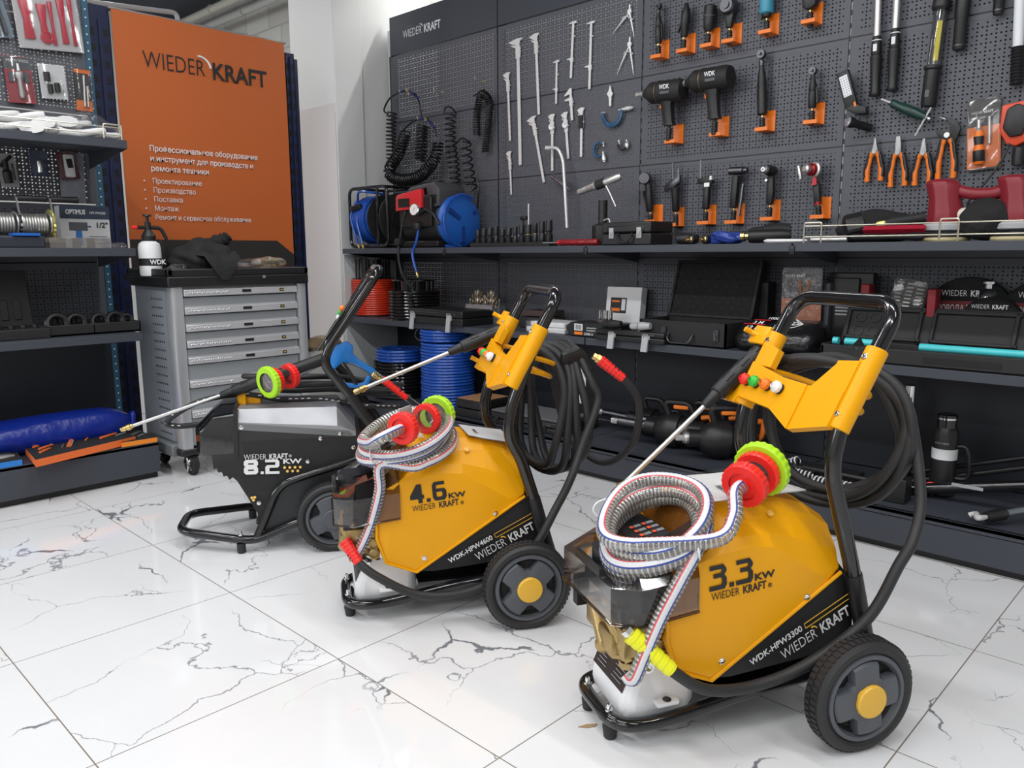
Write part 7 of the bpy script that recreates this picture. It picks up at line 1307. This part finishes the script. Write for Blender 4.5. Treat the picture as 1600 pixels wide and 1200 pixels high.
k = MB(); k.tube([(-3.72, 2.15, ZC + .008), (-3.70, 2.235, ZC + .008)], .005, 8); tag(k.build('silver_rod', STL), 'thin silver rod lying at the right end of the cabinet top', 'rod')
# sack behind the cabinet
rumpled('paper_sack', (-4.33, 2.76, .0), (.13, .15, .28), mat('sack_paper', (.50, .50, .47), .6, bump=(12, .6, .01)), 'pale bulging sack behind the tool cabinet beside the column', 'sack', 9, .10); sk = [o for o in COL.objects if o.name.startswith('paper_sack')][-1]
k = MB(); k.sph((0, 0, .235), .1, sc=(1.1, 1.2, .55)); k.build('taped_top', mat('brown_tape', (.30, .22, .12), .25, bump=(20, .5, .01)), sk)
# ---- hanging packs on the left rack
def lblister(c, label, back, **kw): return blister(c, label, None, back, X=XL + .006, **kw)
GC = mat('grey_white_card', (.62, .62, .63), .5)
t, W, Hh = lblister([(35, -22), (136, -8), (133, 96), (31, 74)], 'big clear pack of five red trim tools at the top of the left rack', GC, item=1, out=.02)
RTR = mat('raspberry_plastic', (.52, .035, .06), .35)
for i, (x, w_, z0, z1) in enumerate(((.08, .2, .15, .78), (.34, .16, .12, .72), (.52, .07, .08, .78), (.66, .13, .12, .84), (.84, .07, .1, .88))):
    k = MB(); X0, W0 = x * W, w_ * W; k.prism([(X0 + W0 * .1, z0 * Hh), (X0 + W0 * .9, z0 * Hh), (X0 + W0 * .75, (z0 + z1) / 2 * Hh), (X0 + W0, z1 * Hh), (X0, z1 * Hh), (X0 + W0 * .2, (z0 + z1) / 2 * Hh)], (0, -.004, 0), X_, Z_, .008, bev=.002); 
    if i == 1: k.tor((X0 + W0 * .6, -.008, z0 * Hh + .02), Y_, .022, .006, 18, 6)
    k.build('trim_tool', RTR, t)
t, W, Hh = lblister([(-12, -20), (26, -20), (24, 76), (-16, 60)], 'clear pack of dark wrenches cut by the upper left corner', mat('pale_blue_card', (.22, .30, .38), .5), item=1, out=.02)
for x in (.35, .7): k = MB(); k.lathe([(.008, 0), (.010, Hh * .1), (.008, Hh * .6), (.014, Hh * .7), (.010, Hh * .8)], (W * x, -.008, .01), Z_, 10); k.build('wrench', DST, t)
t, W, Hh = lblister([(15, 88), (56, 92), (58, 165), (15, 160)], 'red and grey card holding a brake tool below the big red pack', mat('red_card', (.40, .035, .05), .5), item=1, band=(.72, .99, GRY))
k = MB(); k.lathe([(.008, 0), (.012, .01), (.012, .08), (.018, .09), (.018, .11), (.008, .12), (.006, .15)], (W * .5, -.01, Hh * .1), Z_, 12); k.build('tool', STL, t); k = MB(); k.b2((W * .12, -.008, Hh * .45), (W * .32, -.003, Hh * .66)); k.b2((W * .68, -.008, Hh * .45), (W * .88, -.003, Hh * .66)); k.build('grey_pad', GRY, t)
text('MULTI TOOL', .016, WIN, t, XZ(W * .1, -.004, Hh * .88), 'printed_line')
t, W, Hh = lblister([(65, 100), (105, 104), (108, 157), (66, 153)], 'white card with small black parts hanging right of the red card', WHT, item=1)
for x, z, r in ((.28, .7, .014), (.35, .35, .012), (.62, .4, .012), (.8, .36, .008)): k = MB(); k.lathe([(r, 0), (r, Hh * .26)], (W * x, -.008, Hh * (z - .2)), Z_, 12); k.build('small_part', BLK if x < .7 else CLR, t)
t, W, Hh = lblister([(114, 106), (139, 110), (146, 181), (120, 172)], 'orange and dark narrow card with a thin rod beside the teal-lit post', mat('dark_brown_card'), item=1, band=(.0, .25, ORA)); k = MB(); k.cyl((W * .5, -.008, Hh * .1), (W * .55, -.008, Hh * .85), .005, n=8); k.cyl((W * .7, -.008, Hh * .1), (W * .72, -.008, Hh * .6), .005, n=8); k.build('rod', STL, t); k = MB(); k.b2((0, -.0012, Hh * .9), (W, -.0006, Hh * .99)); k.build('orange_header', ORA, t)
t, W, Hh = lblister([(-2, 240), (27, 240), (31, 297), (3, 293)], 'white card with a dark bearing puller low on the left rack', GC, item=1); k = MB(); k.lathe([(.018, 0), (.02, .05), (.012, .06), (.012, .10)], (W * .4, -.01, Hh * .12), Z_, 12); k.cyl((W * .1, -.01, Hh * .62), (W * .8, -.01, Hh * .92), .008, n=8); k.cyl((W * .78, -.01, Hh * .2), (W * .78, -.01, Hh * .7), .004, n=8); k.build('puller', BLK, t)
t, W, Hh = lblister([(48, 234), (75, 236), (77, 277), (49, 275)], 'small dark blue card with a silver socket on the left rack', mat('dark_blue_card', (.02, .05, .14), .5), item=1); k = MB(); k.cyl((W * .5, -.01, Hh * .15), (W * .5, -.01, Hh * .58), .013, n=14); k.build('socket', CHR, t)
t, W, Hh = lblister([(90, 236), (128, 240), (136, 322), (96, 316)], 'clear bag with pale sheet hanging behind the white handheld device', mat('bag_sheet', (.30, .32, .38), .5), out=.006)
t, W, Hh = lblister([(98, 238), (128, 236), (126, 286), (97, 282)], 'dark red card with a white handheld tester on the left rack', mat('maroon_card', (.16, .02, .03), .5), item=1, out=.025); k = MB(); k.prism([(.2 * W, .1 * Hh), (.7 * W, .06 * Hh), (.85 * W, .85 * Hh), (.3 * W, .9 * Hh)], (0, -.004, 0), X_, Z_, .02, bev=.006); dv = k.build('white_device', WHT, t); k = MB(); k.b2((W * .38, -.0255, Hh * .4), (W * .68, -.024, Hh * .72)); k.build('device_screen', BLK, dv)
# ---- left rack goods: gloves, winches, boxes
def glove(x, y, rz, label, z=1.557, s=1.0, m=None):
    t = thing('work_glove', label, 'glove', mw=lmw(x, y, z) @ MX.Rotation(rz, 4, 'Z'), group='white work gloves'); k = MB(); m = m or mat('white_knit', (.72, .72, .71), .8, bump=(150, .6))
    def ring(x, w_, h, y0=0, z0=.018): return [V((x, y0 + w_ * cos(a), z0 + h * sin(a))) for a in [2 * pi * i / 10 for i in range(10)]]
    k.loft([ring(-.09 * s, .036 * s, .018 * s), ring(-.05 * s, .034 * s, .016 * s), ring(0, .045 * s, .020 * s), ring(.03 * s, .044 * s, .018 * s), ring(.04 * s, .038 * s, .014 * s)]); gl = k.build('palm', m, t, ang=80)
    for i in range(4): k = MB(); y0 = (-.033 + .022 * i) * s; L = (.07, .085, .08, .06)[i] * s; k.tube(smooth([(.025 * s, y0, .018), (.05 * s, y0 * 1.05, .026), (.04 * s + L, y0 * 1.1, .024 + .012 * (i % 2))], 5), .0105 * s, 8, rs=[.0105 * s] * 10 + [.007 * s]); k.build('finger', m, gl, ang=80)
    k = MB(); k.tube(smooth([(-.02 * s, -.035 * s, .02), (.01 * s, -.065 * s, .03), (.035 * s, -.07 * s, .035)], 5), .012 * s, 8); k.build('thumb', m, gl, ang=80)
    return t
GF = ['bundled white knit gloves at the left edge of the wire-railed shelf', 'white knit glove lying in front of the green cuff', 'white knit gloves with fingers up behind the clear box', 'white knit gloves lying right of the clear box']
for (x, y, r, lb, z) in ((-3.90, 1.0, .3, GF[0], 0), (-3.87, 1.10, 1.2, GF[1], .0), (-3.92, 1.185, 1.0, GF[2], .03), (-3.88, 1.29, .2, GF[3], 0)):
    glove(x, y, r, lb, 1.557 + z, 1.35)
for (x, y, r, lb) in ((-3.93, .95, .9, 'white knit glove on top of the heap at the left edge of the wire-railed shelf'), (-3.93, 1.07, .2, 'white knit glove on top of the heap beside the green cuff'), (-3.95, 1.25, 1.3, 'white knit glove on top of the heap beside the clear box')):
    glove(x, y, r, lb, 1.607, 1.3)
k = MB(); k.lathe([(.036, 0), (.036, .03)], (-3.93, 1.12, 1.60), (.2, .6, .4), 16); tag(k.build('green_cuff', mat('green_knit', (.02, .22, .12), .8)), 'green cuff ring lying between the white gloves', 'cuff')
t = thing('clear_box', 'small clear box in the middle of the white gloves', 'box', mw=lmw(-3.86, 1.16, 1.557)); k = MB(); k.b2((0, 0, 0), (.10, .06, .075)); k.build('box_body', CLR, t, bevel=.004)
rumpled('plastic_bag', (-3.95, 1.33, 1.557), (.09, .12, .065), BAG, 'big clear bag on the right half of the wire-railed shelf', 'bag', 51, .3); rumpled('blue_pack', (-3.92, 1.36, 1.557), (.07, .11, .03), mat('navy_pack', (.02, .03, .10), .4), 'dark blue pack under the big clear bag', 'pack', 52, .25)
def winch(y, label, drum):
    t = thing('hand_winch', label, 'winch', mw=lmw(-3.95, y, 1.085), group='hand winches'); h = .105
    k = MB(); k.b2((-.07, -.03, .0), (.09, -.02, .02)); k.b2((-.075, .0, .0), (-.068, .07, .15)); k.b2((.065, .0, .0), (.072, .07, .15)); k.b2((-.075, -.04, .025), (.072, -.03, .045)); k.build('bracket', WIR, t)
    k = MB(); k.lathe([(.055, 0), (.055, .006)], (-.062, .03, h), X_, 24); k.lathe([(.055, 0), (.055, .006)], (.05, .03, h), X_, 24); windings(k, (-.05, .03, h), X_, .043, .0055, 9); k.build('wound_rope', STL, t)
    k = MB(); n = 40; ri = lambda r, x: [V((x, .03 + r * (1 if i % 2 else .92) * cos(2 * pi * i / n), h + r * (1 if i % 2 else .92) * sin(2 * pi * i / n))) for i in range(n)]; k.loft([ri(.068, .058), ri(.068, .066)]); k.build('gear_wheel', drum, t, ang=20)
    k = MB(); k.prism([(.0, -.012), (.16, -.008), (.16, .008), (.0, .012)], (.08, .02, h - .04), V((-.15, -.25, .95)).normalized(), V((.0, .96, .25)).normalized(), .004); k.build('crank_arm', STL, t); a = V((.08, .02, h - .04)) + V((-.15, -.25, .95)).normalized() * .155
    k = MB(); k.lathe([(.011, 0), (.015, .01), (.013, .06), (.015, .11), (.010, .115)], a, X_, 14); k.build('handle', BLK, t); return t
winch(.965, 'hand winch with silver rope at the left end of the counter shelf', DST); winch(1.095, 'hand winch with yellowish gear wheel left of the white machine box', mat('yellow_zinc'))
t = thing('machine_box', 'white and dark box with a picture of a blue impact wrench on the left rack', 'carton', mw=lmw(-4.06, 1.222, 1.085)); W, Hh = .215, .195; k = MB(); k.b2((0, 0, .0), (W, .07, Hh)); k.build('carton', mat('grey_white_card'), t, bevel=.002)
k = MB(); k.b2((0, -.001, Hh * .70), (W, 0, Hh)); hd = k.build('dark_header', mat('navy_print', (.03, .045, .08), .5), t); text('OPTIMUS', .030, WIN, hd, XZ(.025, -.0016, Hh * .81), 'brand_lettering', bold=.03, w=.085); text('OPT-PW3538', .016, WIN, hd, XZ(.128, -.0016, Hh * .82), 'printed_line', bold=.01, w=.07)
k = MB(); k.b2((.035, -.001, Hh * .42), (.115, 0, Hh * .62)); k.b2((.115, -.001, Hh * .5), (.13, 0, Hh * .54)); pt = k.build('tool_picture', GRY, t); k = MB(); k.prism([(.06, Hh * .08), (.09, Hh * .08), (.088, Hh * .42), (.062, Hh * .42)], (0, -.0004, 0), X_, Z_, .001); k.build('blue_grip_picture', mat('print_blue', (.03, .16, .48), .5), pt)
text('1/2"', .034, INK, t, XZ(.150, -.001, Hh * .50), 'printed_line', bold=.03)
k = MB(); [k.b2((.12, -.001, Hh * (.12 + .08 * i)), (.20, 0, Hh * (.135 + .08 * i))) for i in range(3)]; k.build('printed_lines', GRY, t)
t = thing('organiser_box', 'clear compartment box in front of the machine box', 'organiser', mw=lmw(-3.82, 1.10, 1.085)); k = MB(); k.b2((0, 0, 0), (.25, .10, .045)); [k.b2((.06 * i, -.001, .002), (.06 * i + .003, .1, .044)) for i in range(1, 4)]; k.build('box_body', clear('clear_dull_plastic', (.75, .74, .72), .15, .16, .25, (.45, .42, .4)), t, bevel=.003)
t = thing('tool_case', 'dark blue-grey flat case under the left winch', 'tool case', mw=lmw(-3.80, .86, 1.085)); k = MB(); k.b2((0, 0, 0), (.22, .20, .05)); k.build('shell', mat('blue_grey_case', (.025, .03, .045), .45), t, bevel=.006); k = MB(); k.b2((.10, -.01, .051), (.2, .06, .062)); k.build('blue_pad', BLU, t)
# winches stand behind: keep small packs at the right end of the counter shelf
for i, (y, lb) in enumerate(((1.355, 'small clear pack, left one at the end of the counter shelf'), (1.41, 'small clear pack at the very end of the counter shelf'))): rumpled('screw_pack', (-3.86 - .02 * i, y, 1.085), (.03, .035, .014), BAG, lb, 'pack', 60 + i, .3, 'screw packs')
# shelf C
t = thing('socket_case', 'black socket set case standing open at the left edge of the lower shelf', 'tool case', mw=lmw(-3.82, .80, .699)); k = MB(); k.b2((0, 0, 0), (.27, .16, .045)); k.build('tub', BLKM, t, bevel=.004); k = MB(); k.X = MX.Translation((0, .16, .045)) @ MX.Rotation(-radians(12), 4, 'X'); k.b2((0, 0, 0), (.25, .03, .25)); [k.b2((.03 + .05 * i, -.006, .03), (.06 + .05 * i, 0, .12)) for i in range(4)]; k.build('lid', BLKM, t, bevel=.004)
for i in range(5): k = MB(); k.cyl((.04 + i * .045, .03, .046), (.04 + i * .045, .03, .062), .014, n=12); k.build('socket', BLK, t)
t = thing('bearing_case', 'black case of round bearing tools at the right end of the lower shelf', 'tool case', mw=lmw(-3.84, 1.06, .699)); k = MB(); k.b2((0, 0, 0), (.40, .20, .012)); k.b2((0, 0, 0), (.40, .01, .05)); k.b2((0, .19, 0), (.40, .2, .055)); k.b2((0, 0, 0), (.01, .2, .05)); k.b2((.39, 0, 0), (.4, .2, .05)); k.b2((.19, 0, 0), (.2, .2, .045)); k.build('tub', BLKM, t, bevel=.003)
for i, (x, r) in enumerate(((.07, .04), (.15, .036), (.25, .032), (.32, .036), (.37, .025))): k = MB(); k.tor((x, .09, .05), (0, -1, .3), r, r * .35, 20, 8); k.build('bearing_ring', BLK, t); k = MB(); k.cyl((x, .13, .05), (x, .13, .09), r * .5, n=14); k.build('press_sleeve', BLK, t)
# base deck: tarpaulin roll and foam tool trays
t = thing('tarpaulin_roll', 'ultramarine plastic roll lying along the base of the left rack', 'roll', (0, 0, 0)); k = MB(); rd = random.Random(4); rings = []
for i in range(15):
    y = .62 + .80 * i / 14; r = .082 - (.045 if i == 14 else .012 * (i > 12)); cz = .174 + .078; rings.append([V((-3.99 + r * 1.05 * cos(a) * (1 + .06 * sin(3 * a + i * .4)), y, cz + r * sin(a) * (1 + .07 * sin(2 * a + i * .5)))) for a in [2 * pi * j / 20 for j in range(20)]])
k.loft(rings); k.build('rolled_sheet', mat('ultramarine_film', (.008, .028, .30), .3, bump=(9, .5, .02)), t, ang=60)
k = MB(); k.tube(smooth([(-3.99, 1.42, .25), (-3.97, 1.435, .29), (-3.96, 1.43, .24)], 5), .014, 8); k.build('gathered_end', mat('ultramarine_film'), t, ang=60)
BF = mat('black_foam', (.012, .012, .012), .8)
def foam_tray(P, z, th, em, label, items, tool_m):
    t = thing('foam_tool_tray', label, 'tool tray', (0, 0, 0), group='foam tool trays'); P = [V((p[0], p[1], z + th)) for p in P]; k = MB(); dn = V((0, 0, th))
    k.put(P + [p - dn for p in P], [[0, 1, 2, 3], [4, 7, 6, 5], [0, 4, 5, 1], [1, 5, 6, 2], [2, 6, 7, 3], [3, 7, 4, 0]], [1, 0, 0, 0, 0, 0]); k.build('foam', [em, BF], t)
    def S(u, v, h=.0): return P[0] * (1 - u) * (1 - v) + P[1] * u * (1 - v) + P[2] * u * v + P[3] * (1 - u) * v + V((0, 0, h))
    for u0, v0, u1, v1, r, m in items: k = MB(); a, b = S(u0, v0, .003), S(u1, v1, .003); k.tube(smooth([a, (a + b) / 2 + V((0, .003, .001)), b], 4), r, 8, rs=[r * (1 - .5 * (i / 8) ** 2) for i in range(9)]); k.build('tool', m, t)
    return t
OF = mat('orange_foam', (.85, .17, .035), .5); OF2 = mat('amber_foam', (.85, .25, .02), .5); BF2 = mat('blue_foam', (.02, .20, .62), .5)
foam_tray([(-3.66, .92), (-3.80, 1.378), (-4.10, 1.385), (-4.0, .96)], .178, .032, OF, 'orange-edged black foam tray with small orange tools on the left base', [(.08, .3, .2, .42, .006, OF), (.1, .5, .25, .6, .006, OF), (.07, .68, .2, .78, .007, OF), (.70, .35, .9, .45, .007, OF), (.72, .52, .92, .6, .006, OF), (.3, .35, .34, .5, .003, STL), (.22, .6, .26, .75, .003, STL), (.56, .45, .62, .6, .004, OF), (.36, .3, .52, .95, .010, OF), (.38, .32, .53, .93, .005, WIN), (.86, .3, .98, .35, .005, STL)], OF)
foam_tray([(-3.765, 1.30), (-3.76, 1.462), (-4.0, 1.466), (-4.0, 1.40)], .1755, .022, OF2, 'amber-edged foam tray half under the orange tray corner', [(.55, .3, .95, .5, .004, STL), (.3, .5, .9, .75, .004, STL)], OF2)
foam_tray([(-3.755, .66), (-3.76, .895), (-4.0, .93), (-4.0, .66)], .175, .024, BF2, 'blue-edged foam tray with clamps cut by the left edge', [(.45, .5, .9, .6, .012, DST), (.5, .75, .95, .8, .006, STL), (.1, .3, .6, .35, .006, STL), (.3, .85, .9, .9, .005, STL), (.62, .3, .92, .34, .014, STL)], BF2)
